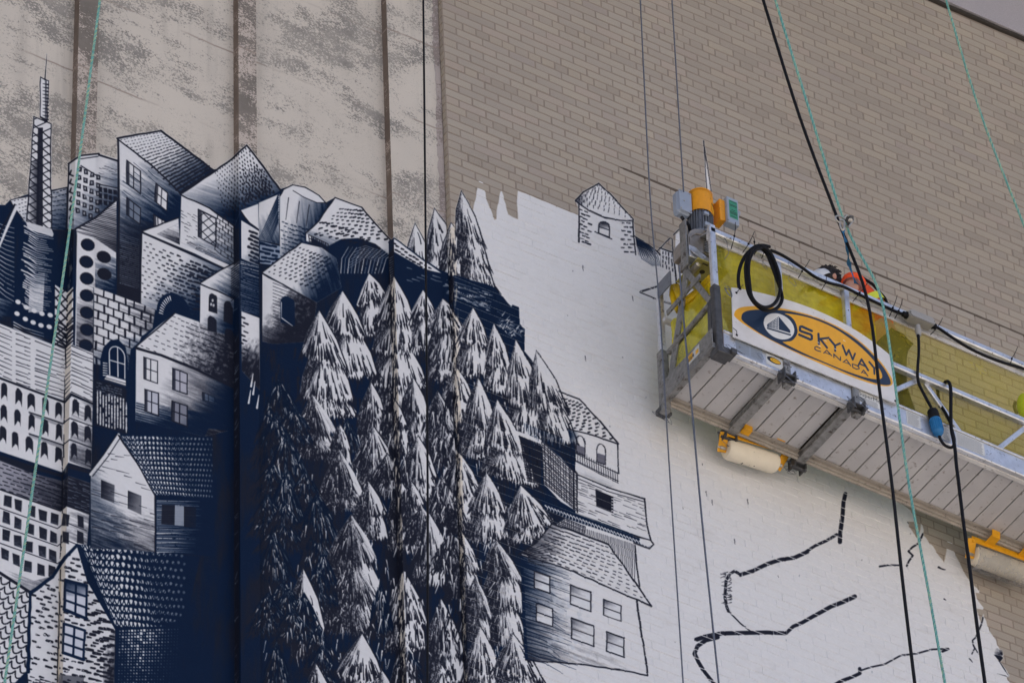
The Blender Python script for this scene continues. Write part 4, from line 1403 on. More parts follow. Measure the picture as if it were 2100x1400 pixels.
def s_of(x, y, seg):
    a, b = PLAN[seg], PLAN[seg + 1]
    L = SCUM[seg + 1] - SCUM[seg]
    return SCUM[seg] + math.hypot(x - a[0], y - a[1]) * (1 if (x - a[0]) * (b[0] - a[0]) + (y - a[1]) * (b[1] - a[1]) >= 0 else -1) if L else SCUM[seg]


def set_uv(me, fn):
    uv = me.uv_layers.new(name="wall_metres")
    co = np.empty(len(me.vertices) * 3)
    me.vertices.foreach_get("co", co)
    li = np.empty(len(me.loops), np.int32)
    me.loops.foreach_get("vertex_index", li)
    st = fn(co.reshape(-1, 3))[li]
    uv.data.foreach_set("uv", st.astype(np.float32).ravel())


def painted(t, raw, rough_raw=.85):
    """lay the mural over a raw surface colour"""
    uvn = t.n("ShaderNodeUVMap", uv_map="wall_metres")
    im = t.n("ShaderNodeTexImage", image=mural_img, extension='CLIP', interpolation='Linear')
    t.l(uvn.outputs[0], im.inputs[0])
    # thin roller texture in the paint itself
    pn = t.mix(1.0, im.outputs[0], t.ramp(t.noise(7, 6, .6), [(.32, (.975, .972, .966)), (.62, (1, 1, 1))]), 'MULTIPLY')
    pn = t.mix(1.0, pn, t.ramp(t.noise(38, 3, .6, None, (1, 1, 1.3)), [(.3, (.955, .955, .955)), (.6, (1, 1, 1))]), 'MULTIPLY')
    t.color(t.mix(im.outputs[1], raw, pn))
    r = t.math('MULTIPLY_ADD', im.outputs[1], -.25, rough_raw)
    t.l(r, t.b.inputs["Roughness"])
    t.b.inputs["Specular IOR Level"].default_value = .06


def raw_brick(t, rnd):
    c = t.ramp(rnd, [(0, lin(163, 154, 143)), (.3, lin(169, 160, 149)), (.6, lin(172, 163, 151)), (.85, lin(175, 165, 151)), (.95, lin(174, 162, 151)), (1, lin(164, 155, 147))])
    c = t.mix(1.0, c, t.ramp(t.noise(260, 2, .6), [(.25, (.74, .73, .72)), (.5, (1, 1, 1)), (.8, (1.0, 1.0, .98))]), 'MULTIPLY')
    c = t.mix(1.0, c, t.ramp(t.noise(.55, 4, .55), [(.3, (.90, .89, .885)), (.7, (1, 1, 1))]), 'MULTIPLY')
    return c


tb = NT("brick_painted")
painted(tb, raw_brick(tb, tb.n("ShaderNodeNewGeometry").outputs["Random Per Island"]))
tb.bump(tb.noise(220, 3), .25, .0015)
M_BRICKS = tb.m
tb = NT("brick_raw")
tb.color(raw_brick(tb, tb.n("ShaderNodeObjectInfo").outputs["Random"]))
tb.b.inputs["Roughness"].default_value = .85
tb.bump(tb.noise(220, 3), .25, .0015)
M_BRICK = tb.m
tb = NT("mortar")
painted(tb, tb.mix(tb.noise(60, 4), lin(138, 126, 117), lin(150, 138, 128)))
tb.bump(tb.noise(150, 4), .35, .002)
M_MORTAR = tb.m
tb = NT("brick_far")
bt = tb.n("ShaderNodeTexBrick")
mp = tb.n("ShaderNodeMapping")
mp.inputs["Rotation"].default_value = (math.pi / 2, 0, 0)
tb.l(tb.n("ShaderNodeNewGeometry").outputs["Position"], mp.inputs[0])
tb.l(mp.outputs[0], bt.inputs[0])
bt.inputs["Color1"].default_value, bt.inputs["Color2"].default_value, bt.inputs["Mortar"].default_value = lin(158, 146, 134), lin(166, 152, 138), lin(116, 104, 96)
bt.inputs["Scale"].default_value, bt.inputs["Mortar Size"].default_value = 1, .006
bt.inputs["Brick Width"].default_value, bt.inputs["Row Height"].default_value = .2, CH_
tb.color(bt.outputs[0])
M_FAR = tb.m


def concrete(name, beige, grey, thr, speck, soft=.15):
    """old masonry paint worn off in horizontal, ragged patches"""
    t = NT(name)
    pos = t.n("ShaderNodeNewGeometry").outputs["Position"]
    st = lambda x, a, b: t.ramp(x, [(a, (0, 0, 0)), (b, (1, 1, 1))])
    big = st(t.noise(1.15, 5, .62, pos, (1, 1, 1.75)), .45, .59)
    med = st(t.noise(6.5, 4, .6, pos, (1, 1, 1.7)), .34, .66)
    fine = st(t.noise(58, 5, .78, pos, (1, 1, 1.2)), .39, .61)
    a = t.math('ADD', t.math('MULTIPLY_ADD', big, .26, t.math('MULTIPLY', med, .24)), t.math('MULTIPLY', fine, speck))
    f = t.ramp(a, [(thr, (0, 0, 0)), (thr + .06, (1, 1, 1))])
    f = t.math('MULTIPLY', f, t.math('MULTIPLY_ADD', st(t.noise(4.5, 4, .65, pos), .35, .62), soft, 1 - soft))
    g = t.mix(t.noise(25, 5, .7), tuple(x * .82 for x in grey[:3]) + (1,), tuple(x * 1.18 for x in grey[:3]) + (1,))
    b = t.mix(t.ramp(t.noise(2.2, 5, .6), [(.3, (0, 0, 0)), (.7, (1, 1, 1))]), tuple(x * .92 for x in beige[:3]) + (1,), beige)
    c = t.mix(f, b, g)
    # pits and scratches bitten right through, and runs of dirt down the face
    pit = st(t.noise(150, 4, .8, pos, (1, 1, .8)), .60, .66)
    pit = t.math('MULTIPLY', pit, st(t.noise(3.1, 3, .6, pos), .40, .58))
    c = t.mix(t.math('MULTIPLY', pit, .85), c, tuple(x * .72 for x in grey[:3]) + (1,))
    run = t.math('MULTIPLY', st(t.noise(9, 4, .6, pos, (1, 1, .07)), .5, .72), st(t.noise(1.7, 3, .6, pos), .42, .62))
    c = t.mix(t.math('MULTIPLY', run, .35), c, tuple(x * .8 for x in grey[:3]) + (1,))
    # faint lift lines of the formwork, about 0.75 m apart
    sp = t.n("ShaderNodeSeparateXYZ")
    t.l(pos, sp.inputs[0])
    z = t.math('ADD', sp.outputs[2], t.math('MULTIPLY_ADD', t.noise(5, 3, .6, pos), .03, 0.))
    d = t.math('ABSOLUTE', t.math('SUBTRACT', t.math('FRACT', t.math('DIVIDE', t.math('ADD', z, 20.13), .74)), .5))
    lf = t.math('MULTIPLY', t.ramp(d, [(.0, (1, 1, 1)), (.016, (0, 0, 0))]), t.ramp(t.noise(1.9, 3, .6, pos), [(.42, (0, 0, 0)), (.6, (1, 1, 1))]))
    c = t.mix(lf, c, lin(150, 137, 128))
    painted(t, c)
    h = t.math('ADD', t.noise(40, 5, .6, pos), t.math('MULTIPLY', f, -.4))
    t.bump(h, .35, .003)
    return t.m


M_PANEL = concrete("concrete_panel", lin(206, 198, 187), lin(140, 136, 131), .475, .36, .34)
M_RIB = concrete("concrete_rib", lin(196, 184, 174), lin(118, 112, 106), .33, .36)
M_RETURN = concrete("concrete_return", lin(180, 166, 156), lin(112, 100, 92), .16, .36)
M_SEAL = concrete("sealant", lin(176, 166, 162), lin(140, 130, 126), .4, .36)
M_STUCCO = simple("stucco", lin(168, 164, 170), .9, 0, .16, 160, bump=.4)
M_DARK = simple("dark_gap", lin(52, 48, 44), .9)
M_SEALJ = simple("joint_sealant", lin(92, 80, 70), .8, 0, .15, 20)

# ---------------------------------------------------------------- ground and added shade slab
g = MB().add([(-900, -900, GROUND), (900, -900, GROUND), (900, 900, GROUND), (-900, 900, GROUND)], [(0, 1, 2, 3)])
tg = NT("pavement")
tg.color(tg.mix(tg.noise(.6, 6), lin(136, 132, 126), lin(154, 150, 144)))
tg.b.inputs["Roughness"].default_value = .9
solo("ground", g, tg.m, "pale paved ground far below the wall", "ground", kind="structure")

ov = thing("added_shade", "unseen slab added high above the wall to shade its top", "shade slab", (0, -1.5, 6.7), kind="structure")  # unseen slab, added only to darken the upper part of the wall
part(ov, "shade_slab", MB().box((0, -1.47, 6.75), (24, 0, 0), (0, 1.53, 0), (0, 0, .22)), M_DARK)
# ---------------------------------------------------------------- concrete wall
cw = thing("concrete_wall", "fluted concrete wall with flaking beige paint above a blue mural of crooked houses and firs", "wall", (-2.4, YB, GROUND))


def strip(i0, i1, zs, y_off=0.):
    mb = MB()
    V, F = [], []
    for k in range(i0, i1 + 1):
        for z in zs:
            V.append((PLAN[k][0], PLAN[k][1] + y_off, z))
    n = len(zs)
    for k in range(i1 - i0):
        for j in range(n - 1):
            F.append((k * n + j, (k + 1) * n + j, (k + 1) * n + j + 1, k * n + j + 1))
    return mb.add(V, F)


def wall_part(parent, name, segs, mat, zlo=GROUND, zhi=6.52):
    """one face (or a run of faces) of the folded wall, with uv in wall metres"""
    o = None
    mb = MB()
    uvs = []
    for sgm in segs:
        zs = [zlo, -6.0, -4, -2, 0, 2, 4, zhi]
        V, F = [], []
        a, b = PLAN[sgm], PLAN[sgm + 1]
        if sgm == 0:
            a = (-24, a[1])
        for (x, y) in (a, b):
            for z in zs:
                V.append((x, y, z))
                uvs.append((((SCUM[sgm] + (x - PLAN[sgm][0]) if sgm == 0 else (SCUM[sgm] if (x, y) == a else SCUM[sgm + 1]))) / (NU * TEX), (z - Z0M) / (NVV * TEX)))
        n = len(zs)
        for j in range(n - 1):
            F.append((j, n + j, n + j + 1, j + 1))
        mb.add(V, F)
    o = part(parent, name, mb, mat)
    arr = np.array(uvs)
    set_uv(o.data, lambda co: arr)
    return o


wall_part(cw, "concrete_panel", [0], M_PANEL)
wall_part(cw, "concrete_panel", [4], M_PANEL)
wall_part(cw, "concrete_panel", [8], M_PANEL)
wall_part(cw, "concrete_panel", [10, 11], M_PANEL)
for segr, segf, sege in ((1, 2, 3), (5, 6, 7)):
    r_ = wall_part(cw, "concrete_rib", [segf], M_RIB)
    wall_part(r_, "rib_return", [segr], M_RETURN)
    wall_part(r_, "rib_return", [sege], M_RETURN)
wall_part(cw, "rib_return", [9], M_RETURN)
# the widths hidden behind the ribs carry on as the panel faces
# ragged strip of sealant between concrete and brick
srng = np.random.default_rng(3)
mb = MB()
V, F = [], []
zs = np.arange(-6, 5, .03)
for k, z in enumerate(zs):
    w = .0 + srng.normal(0, .004) + .004 * math.sin(z * 7)
    V += [(XSEAL + w - .012, YP - .001, z), (XSEAL + .014 + w * .5, YP - .010, z), (XC - .006, YP - .012, z), (XC + .002, YP - .004, z)]
    if k:
        for j in range(3):
            a = (k - 1) * 4 + j
            F.append((a, a + 1, a + 5, a + 4))
mb.add(V, F, True)
o = part(cw, "sealant_strip", mb, M_SEAL)
wx, wz = o.matrix_world, None
_loc = np.array(cw.location)
set_uv(o.data, lambda co: np.stack([(SCUM[11] + (co[:, 0] + _loc[0] - XSEAL)) / (NU * TEX), (co[:, 2] + _loc[2] - Z0M) / (NVV * TEX)], 1))
core = MB().box((0, 5.2, -7.0), (24, 0, 0), (0, 5.0, 0), (0, 0, 18.6))
part(cw, "wall_core", core, M_DARK)

# ---------------------------------------------------------------- brick wall
bw = thing("brick_wall", "tan brick wall partly rolled over with white mural paint, behind the hanging platform", "wall", (2., 0., GROUND))
BX1, BZ0 = 5.4, -5.6
MORT = .0026
o = part(bw, "mortar", MB().add([(XC, MORT, BZ0), (BX1, MORT, BZ0), (BX1, MORT, ZTOP), (XC, MORT, ZTOP)], [(0, 1, 2, 3)]), M_MORTAR)
_bl = np.array(bw.location)
brick_uv = lambda co: np.stack([(SCUM[14] + (co[:, 0] + _bl[0] - XC)) / (NU * TEX), (co[:, 2] + _bl[2] - Z0M) / (NVV * TEX)], 1)
set_uv(o.data, brick_uv)
part(bw, "far_brickwork", MB().add([(XC, 0, GROUND), (24, 0, GROUND), (24, 0, BZ0), (XC, 0, BZ0), (BX1, 0, ZTOP), (BX1, 0, BZ0), (24, 0, BZ0), (24, 0, ZTOP)], [(0, 1, 2, 3), (5, 6, 7, 4)]), M_FAR)
brng = np.random.default_rng(11)
zc, row, layout = ZJ, 0, []
nlo, nhi = int((BZ0 - ZJ) / CH_), int((ZTOP - ZJ) / CH_)
HROW = int(math.floor((on_wall(960, 57)[2] - ZJ) / CH_))
for r_ in range(nlo, nhi + 1):
    z0 = ZJ + r_ * CH_
    z1 = min(z0 + CH_, ZTOP)
    if z1 - z0 < .03:
        continue
    hd = (r_ - HROW) % 6 == 0
    x = XC + (.15 if hd else (.1 if r_ % 2 else .2))
    first = x - XC
    layout.append((XC, x, z0, z1, hd))
    st = .1 if hd else .2
    while x < BX1:
        layout.append((x, x + st, z0, z1, hd))
        x += st
JN = .0098
HEADF = lambda w, h: None


def brick_shape(mb, x0, x1, z0, z1, yf, rough=1.0):
    """face, arrises and sides of one brick: 9 faces, open at the back"""
    j = JN / 2
    c = .0014
    e = lambda: brng.normal(0, .0008) * rough
    X0, X1, Z0, Z1 = x0 + j + e(), x1 - j + e(), z0 + j + e(), z1 - j + e()
    V = [(X0, yf + c, Z0), (X1, yf + c, Z0), (X1, yf + c, Z1), (X0, yf + c, Z1),
         (X0 + c, yf, Z0 + c), (X1 - c, yf, Z0 + c), (X1 - c, yf, Z1 - c), (X0 + c, yf, Z1 - c),
         (X0, .012, Z0), (X1, .012, Z0), (X1, .012, Z1), (X0, .012, Z1)]
    F = [(4, 5, 6, 7), (0, 1, 5, 4), (1, 2, 6, 5), (2, 3, 7, 6), (3, 0, 4, 7), (8, 9, 1, 0), (9, 10, 2, 1), (10, 11, 3, 2), (11, 8, 0, 3)]
    mb.add(V, F)


def paint_at(px, py):
    ix, iy = int(px) + MG, int(py) + MG
    return cv.a[iy, ix] if 0 <= ix < cv.W and 0 <= iy < cv.H else 0.


# the 300 raw bricks that show largest become parts of their own
cand = []
for k, (x0, x1, z0, z1, hd) in enumerate(layout):
    q = [project((x, 0, z)) for x, z in ((x0, z0), (x1, z0), (x1, z1), (x0, z1))]
    if any(not (3 < a < 2097 and 3 < b < 1397) for a, b in q):
        continue
    cx_, cy_ = np.mean(q, 0)
    if any(paint_at(*p) > .01 for p in q) or paint_at(cx_, cy_) > .01:
        continue
    if cx_ > 1370 and (cy_ - 470) > (cx_ - 1460) * .41 and (cy_ - 835) < (cx_ - 1361) * .44:      # behind the platform
        continue
    ar = abs(sum(q[i][0] * q[(i + 1) % 4][1] - q[(i + 1) % 4][0] * q[i][1] for i in range(4))) / 2
    cand.append((ar, k))
cand.sort(reverse=True)
own = {k for _, k in cand[:300]}
proto = {}
mbs = MB()
for k, (x0, x1, z0, z1, hd) in enumerate(layout):
    yf = float(np.clip(brng.normal(0, .0007), -.0018, .0018))
    if k in own:
        key = (round(x1 - x0, 3), round(z1 - z0, 4), k % 3)
        if key not in proto:
            m_ = MB()
            brick_shape(m_, -(x1 - x0) / 2, (x1 - x0) / 2, -(z1 - z0) / 2, (z1 - z0) / 2, 0, 1)
            proto[key] = m_.mesh("brick", M_BRICK)
        b = bpy.data.objects.new("brick", proto[key])
        COL.objects.link(b)
        b.parent = bw
        b.location = ((x0 + x1) / 2 - _bl[0], yf, (z0 + z1) / 2 - _bl[2])
    else:
        brick_shape(mbs, x0, x1, z0, z1, yf)
o = part(bw, "brickwork", mbs, M_BRICKS, kind="stuff")
set_uv(o.data, brick_uv)
# the short side of the brick wall, course by course
mbs = MB()
for (x0, x1, z0, z1, hd) in [l for l in layout if l[0] == XC]:
    j = JN / 2
    mbs.cbox((XC + .004, .027 + .003, (z0 + z1) / 2), (.0045, 0, 0), (0, .027, 0), (0, 0, (z1 - z0) / 2 - j), .002)
tb = NT("brick_side")
painted(tb, raw_brick(tb, tb.n("ShaderNodeNewGeometry").outputs["Random Per Island"]))
o = part(bw, "corner_bricks", mbs, tb.m, kind="stuff")
set_uv(o.data, lambda co: np.stack([(SCUM[13] + (YP - co[:, 1])) / (NU * TEX), (co[:, 2] + _bl[2] - Z0M) / (NVV * TEX)], 1))
o = part(bw, "corner_mortar", MB().add([(XC + .0035, YP + .01, BZ0), (XC + .0035, .004, BZ0), (XC + .0035, .004, ZTOP), (XC + .0035, YP + .01, ZTOP)], [(0, 1, 2, 3)]), M_MORTAR)
set_uv(o.data, lambda co: np.stack([(SCUM[13] + (YP - co[:, 1])) / (NU * TEX), (co[:, 2] + _bl[2] - Z0M) / (NVV * TEX)], 1))
# raked joint filled with sealant: a hairline on the left, a thick bead from x = 0.9 on
xa, xb = x_of(1052, 250, 0), x_of(1275, 343, 0)
mb = MB()
V, F = [], []
xs = np.arange(xa, BX1, .04)
for k, x in enumerate(xs):
    h = .0035 if x < xb else (.0135 + srng.normal(0, .0014))
    V += [(x, MORT + .001, ZJ - h), (x, -.0012 if x > xb else .003, ZJ - h * .7), (x, -.0012 if x > xb else .003, ZJ + h * .7), (x, MORT + .001, ZJ + h)]
    if k:
        for j in range(3):
            a = (k - 1) * 4 + j
            F.append((a, a + 4, a + 5, a + 1))
part(bw, "joint_sealant", mb.add(V, F), M_SEALJ)
# stucco band above the brick
so = thing("stucco_band", "grey stucco band above the top course of the brick wall", "wall", (3, -.03, ZTOP))
mb = MB().box((10., .12, ZTOP + .78), (14., 0, 0), (0, .15, 0), (0, 0, .75))
part(so, "stucco_face", mb, M_STUCCO)
mb = MB()
xs = np.arange(2.2, 6.0, .12)
pts = [(x, -.008 + srng.normal(0, .002), ZTOP + .012 + .010 * math.sin(x * 2.9) + srng.normal(0, .002)) for x in xs]
mb.tube(pts, .020, 6)
part(so, "gap_sealant", mb, M_DARK)
# ---------------------------------------------------------------- materials of the gear
M_ALU = simple("aluminium", (.66, .67, .70, 1), .38, .75, .14, 14, (lin(104, 96, 88), 40, .585), .1)
M_ALUD = simple("aluminium_underside", (.66, .64, .62, 1), .5, .25, .12, 9, (lin(104, 98, 92), 26, .6), .08)
M_PLANK = simple("deck_aluminium", lin(190, 187, 186), .5, .15, .08, 5, (lin(128, 118, 108), 26, .60), .08)
M_STEEL = simple("galvanised_steel", lin(140, 139, 137), .55, .55, .25, 30, (lin(84, 76, 70), 20, .55), .12)
M_STEELD = simple("dark_steel", lin(84, 84, 86), .55, .5, .25, 25, (lin(110, 74, 54), 16, .66), .15)
M_RUST = simple("rusty_steel", lin(112, 82, 66), .75, .3, .3, 28, (lin(130, 126, 122), 18, .6), .2)
M_WIRE = simple("steel_wire", lin(110, 114, 124), .45, .6, .2, 60)
M_BLACK = simple("black_rubber", lin(17, 17, 22), .6, 0, .2, 40, (lin(90, 90, 94), 90, .74), .1, .2)
M_BOLT = simple("bolt_zinc", lin(176, 172, 166), .4, .7, .1, 40)
_t = NT("teal_rope")
_t.color(_t.mix(1.0, _t.ramp(_t.n("ShaderNodeNewGeometry").outputs["Random Per Island"], [(.0, lin(84, 152, 150)), (.34, lin(104, 172, 168)), (.67, lin(140, 190, 180)), (1, lin(176, 196, 150))]), _t.ramp(_t.noise(60, 3), [(.3, (.75, .75, .75)), (.7, (1, 1, 1))]), 'MULTIPLY'))
_t.b.inputs["Roughness"].default_value = .85
M_TEAL = _t.m
M_CREAM = simple("roller_foam", lin(226, 216, 196), .75, 0, .05, 16, (lin(168, 156, 138), 30, .66), .12)
M_YEL = simple("yellow_paint", lin(222, 158, 20), .5, 0, .1, 30, (lin(150, 110, 40), 30, .68))
M_ORANGE = simple("orange_paint", lin(222, 150, 28), .45, 0, .08, 30, (lin(96, 76, 52), 24, .60))
M_GREYB = simple("grey_box_paint", lin(150, 160, 176), .45, .1, .06, 14, (lin(104, 102, 102), 20, .60))
M_GREYM = simple("motor_grey", lin(116, 120, 128), .5, .3, .12, 30, (lin(70, 70, 72), 20, .6))
M_WHITEP = simple("sticker_white", lin(206, 206, 204), .5, 0, .03, 20, (lin(150, 146, 140), 30, .64))
M_GREEN = simple("green_label", lin(60, 140, 112), .5, 0, .05)
M_PRINT = simple("print_black", lin(38, 40, 46), .6, 0, .1)
M_GREYP = simple("print_grey", lin(132, 136, 142), .6, 0, .1)
M_YLAB = simple("label_yellow", lin(226, 172, 30), .5, 0, .1)
M_BLUEP = simple("blue_plug", lin(24, 104, 158), .45, 0, .12, 40)
M_GBOX = simple("junction_grey", lin(150, 148, 146), .5, 0, .05, 30)


def film_mat(name, tint, body, lo, hi, scale):
    t = NT(name)
    tr = t.n("ShaderNodeBsdfTransparent")
    tr.inputs[0].default_value = tint
    mxs = t.n("ShaderNodeMixShader")
    n = t.math('ADD', t.math('MULTIPLY', t.noise(scale, 6, .62, None, (1, 1, .55)), .75), t.math('MULTIPLY', t.noise(scale * 6, 4, .7, None, (.6, 1, 1.2)), .25))
    f = t.ramp(n, [(.32, (lo, lo, lo)), (.68, (hi, hi, hi))])
    t.l(f, mxs.inputs[0])
    t.l(tr.outputs[0], mxs.inputs[1])
    t.color(t.mix(t.noise(scale * 2, 5, .65), tuple(x * .62 for x in body[:3]) + (1,), body))
    t.b.inputs["Roughness"].default_value = .35
    t.b.inputs["Specular IOR Level"].default_value = .5
    t.b.inputs["Transmission Weight"].default_value = 0
    tl = t.n("ShaderNodeBsdfTranslucent")
    tl.inputs[0].default_value = body
    m2 = t.n("ShaderNodeMixShader")
    m2.inputs[0].default_value = .35
    t.l(t.b.outputs[0], m2.inputs[1])
    t.l(tl.outputs[0], m2.inputs[2])
    t.l(m2.outputs[0], mxs.inputs[2])
    t.bump(t.noise(scale * 5, 4, .6), .5, .01)
    t.l(mxs.outputs[0], t.t.nodes["Material Output"].inputs[0])
    return t.m


M_FILM = film_mat("yellow_film", (.95, .90, .36, 1), lin(255, 240, 44), .14, .84, 3.2)
M_FILM2 = film_mat("yellow_film_thin", (.96, .92, .58, 1), lin(244, 226, 80), .04, .44, 2.2)
M_CLEAR = film_mat("clear_wrap", (.9, .9, .9, 1), lin(190, 190, 190), .15, .6, 9)

# ---------------------------------------------------------------- suspended platform
PY0, PTILT = -.25, math.radians(1.25)
PA = np.array([math.cos(PTILT), 0, -math.sin(PTILT)])
PO = np.array([0, -1., 0])
PU = np.array([math.sin(PTILT), 0, math.cos(PTILT)])
PORG = on_wall(1378.6, 816.8, PY0)


def pp(a, o, u):
    """platform metres: along, outward from the wall, up"""
    return PORG + PA * a + PO * o + PU * u


def on_p(px, py, o):
    return on_wall(px, py, PY0 - o)


def pbox(mb, a0, a1, o0, o1, u0, u1, ch=0.):
    c = pp((a0 + a1) / 2, (o0 + o1) / 2, (u0 + u1) / 2)
    h = (PA * (a1 - a0) / 2, PO * (o1 - o0) / 2, PU * (u1 - u0) / 2)
    return mb.cbox(c, *h, ch) if ch else mb.box(c, *h)


prg = np.random.default_rng(5)
LEN = 3.6
pf = thing("suspended_platform", "hanging aluminium work platform wrapped in yellow film, against the wall at the right", "platform", PORG)
edges = [.0, .108, .222, .334, .425]
edges2 = [.49, .602, .717, .833, .930]
spans = list(zip(edges[:-1], edges[1:])) + list(zip(edges2[:-1], edges2[1:]))
x = 1.012
while x < LEN:
    spans.append((x, x + .1118))
    x += .1118
for a0, a1 in spans:
    dz = prg.normal(0, .0012)
    mb = pbox(MB(), a0 + .0035, a1 - .0035, -.004, .492, dz, dz + .03, .003)
    part(pf, "deck_plank", mb, M_PLANK)
part(pf, "deck_backing", pbox(MB(), .0, LEN, .0, .49, .034, .040), M_DARK)
mb = MB()                                   # inner rail: web, ledge and rounded foot
pbox(mb, -.01, LEN, -.046, -.006, -.030, .085, .004)
M_IBEAM = simple("inner_beam_metal", lin(158, 150, 140), .55, .2, .14, 12, (lin(112, 104, 96), 30, .58), .1)
ob = part(pf, "inner_beam", mb, M_IBEAM)
part(ob, "beam_lip", pbox(MB(), .0, LEN, -.006, .020, -.010, -.0035, .002), M_IBEAM)
part(ob, "beam_foot", MB().tube([pp(-.01, -.03, -.034), pp(LEN, -.03, -.034)], .011, 10), M_IBEAM)
mb = MB()
for k in range(int(LEN / .117)):
    c = pp(.05 + k * .117, -.012, -.012)
    mb.lathe(c, -PU, [(0, -.001), (.007, -.001), (.007, .005), (.004, .006), (0, .006)], 6)
part(ob, "rail_bolt", mb, M_BOLT, kind="stuff")
for i, (a0, a1) in enumerate(((.015, .462), (.500, .962), (1.000, LEN))):
    mb = pbox(MB(), a0, a1, .520, .556, -.030, .126, .005)
    ob = part(pf, "toe_board", mb, M_ALU)
    part(ob, "toe_board_lip", pbox(MB(), a0, a1, .484, .519, -.032, -.0045, .003), M_ALUD)
    part(ob, "toe_board_flange", pbox(MB(), a0, a1, .5565, .566, .112, .128, .003), M_ALU)


def wire_loop(mb, c, r, n_, e=1.0, wr=.0016):
    n_ = nrm(n_)
    a = nrm(np.cross(n_, (.3, .4, .8)))
    b = np.cross(n_, a)
    pts = [c + (a * math.cos(t) + b * math.sin(t) * e) * r * (1 + .1 * math.sin(3 * t)) for t in np.linspace(0, 2 * math.pi, 15)]
    mb.tube(pts, wr, 4, cap=False)


for ac in (.458, .972):                     # crossbeams with their clamps and safety-pin wires
    mb = MB()
    pbox(mb, ac - .031, ac + .031, -.05, .56, -.046, -.034, .003)
    pbox(mb, ac - .031, ac - .022, -.05, .56, -.034, -.005)
    pbox(mb, ac + .022, ac + .031, -.05, .56, -.034, -.005)
    pbox(mb, ac - .041, ac - .0315, -.02, .50, -.022, -.012)
    cb = part(pf, "crossbeam", mb, M_STEEL)
    for oo, sg, du in ((.580, 1, -.035), (-.075, -1, 0.)):
        mb = MB()
        pbox(mb, ac - .045, ac - .035, oo - .04, oo + .04, -.085 + du, du, .002)
        pbox(mb, ac + .035, ac + .045, oo - .04, oo + .04, -.085 + du, du, .002)
        pbox(mb, ac - .034, ac + .034, oo - .035, oo + .035, -.05 + du, -.04 + du, .002)
        pbox(mb, ac - .06, ac + .06, oo - .006 * sg - .012, oo - .006 * sg + .012, -.078 + du, -.066 + du, .003)
        cl = part(cb, "clamp", mb, M_STEELD)
        mb = MB()
        for k in range(3):
            wire_loop(mb, pp(ac + prg.uniform(-.06, .06), oo + .03 * sg + prg.uniform(-.01, .02), -.05 + du + prg.uniform(-.05, .03)), prg.uniform(.028, .046), (prg.uniform(-.5, .5), -1, prg.uniform(.2, 1)), prg.uniform(.6, 1))
        mb.tube([pp(ac - .07, oo + .01 * sg, -.03 + du), pp(ac + .075, oo + .015 * sg, -.03 + du)], .007, 8)
        part(cb, "wire_pin", mb, M_WIRE)
# end frame
ef = MB()
pbox(ef, -.060, -.014, -.055, .545, -.040, .005, .004)
pbox(ef, -.060, -.052, -.055, .545, .005, .122, .003)
fr = part(pf, "end_frame", ef, M_STEEL)
part(fr, "inner_post", pbox(MB(), -.055, -.016, -.050, -.010, .02, .935, .006), M_ALU)
part(fr, "inner_sleeve", pbox(MB(), -.063, -.008, -.058, -.002, -.11, .40, .004), M_STEEL)
mb = pbox(MB(), -.038, .010, .514, .566, -.075, .50, .005)
osl = part(fr, "outer_sleeve", mb, M_STEELD)
part(osl, "rust_face", pbox(MB(), .0105, .0125, .519, .561, -.06, .44), M_RUST)
part(fr, "outer_post", pbox(MB(), -.036, .006, .522, .560, .50, 1.03, .006), M_ALU)
part(fr, "brace_tube", MB().tube([pp(-.03, .03, .352), pp(-.03, .49, .372)], .019, 12), M_STEEL)
part(fr, "brace_bar", MB().bar(pp(-.052, .065, .650), pp(-.052, .445, .655), .012, .040, PU, .002), M_STEEL)
part(fr, "brace_bar", MB().bar(pp(-.04, .262, .875), pp(-.04, .512, .392), .012, .042, PO, .002), M_STEEL)
mb = MB().bar(pp(-.03, .285, .90), pp(-.03, .035, .10), .014, .060, PO, .002)
part(fr, "stirrup_leg", mb, M_STEEL)
part(fr, "corner_angle", MB().bar(pp(-.02, .492, .11), pp(-.02, .500, .40), .04, .036, PO, .003), M_STEELD)
part(fr, "post_plate", pbox(MB(), -.06, -.05, -.02, .13, .85, .97, .002), M_GREYM)
mb = pbox(MB(), -.055, .05, .505, .60, -.112, -.055, .004)
pbox(mb, .03, .07, .53, .62, -.10, -.06, .003)
part(fr, "corner_clamp", mb, M_STEELD)
part(fr, "corner_clamp", pbox(pbox(MB(), -.064, .0, -.10, -.03, -.100, -.055, .004), .004, .03, -.09, -.05, -.085, -.06, .003), M_STEELD)
mb = MB()
for k in range(4):
    wire_loop(mb, pp(.0 + .03 * k, .60, -.07 + .02 * (k % 2)), .032, (.2, -1, .3 * k), .8)
    wire_loop(mb, pp(-.06 + .03 * k, -.09, -.09), .034, (.2 + .2 * k, -.6, .6), .8)
for k in range(4):
    wire_loop(mb, pp(.045 + prg.uniform(-.02, .02), .585, .45 + prg.uniform(-.02, .02)), .030, (.3, -1, prg.uniform(-.3, .3)), .9, .002)
part(fr, "wire_pin", mb, M_WIRE)
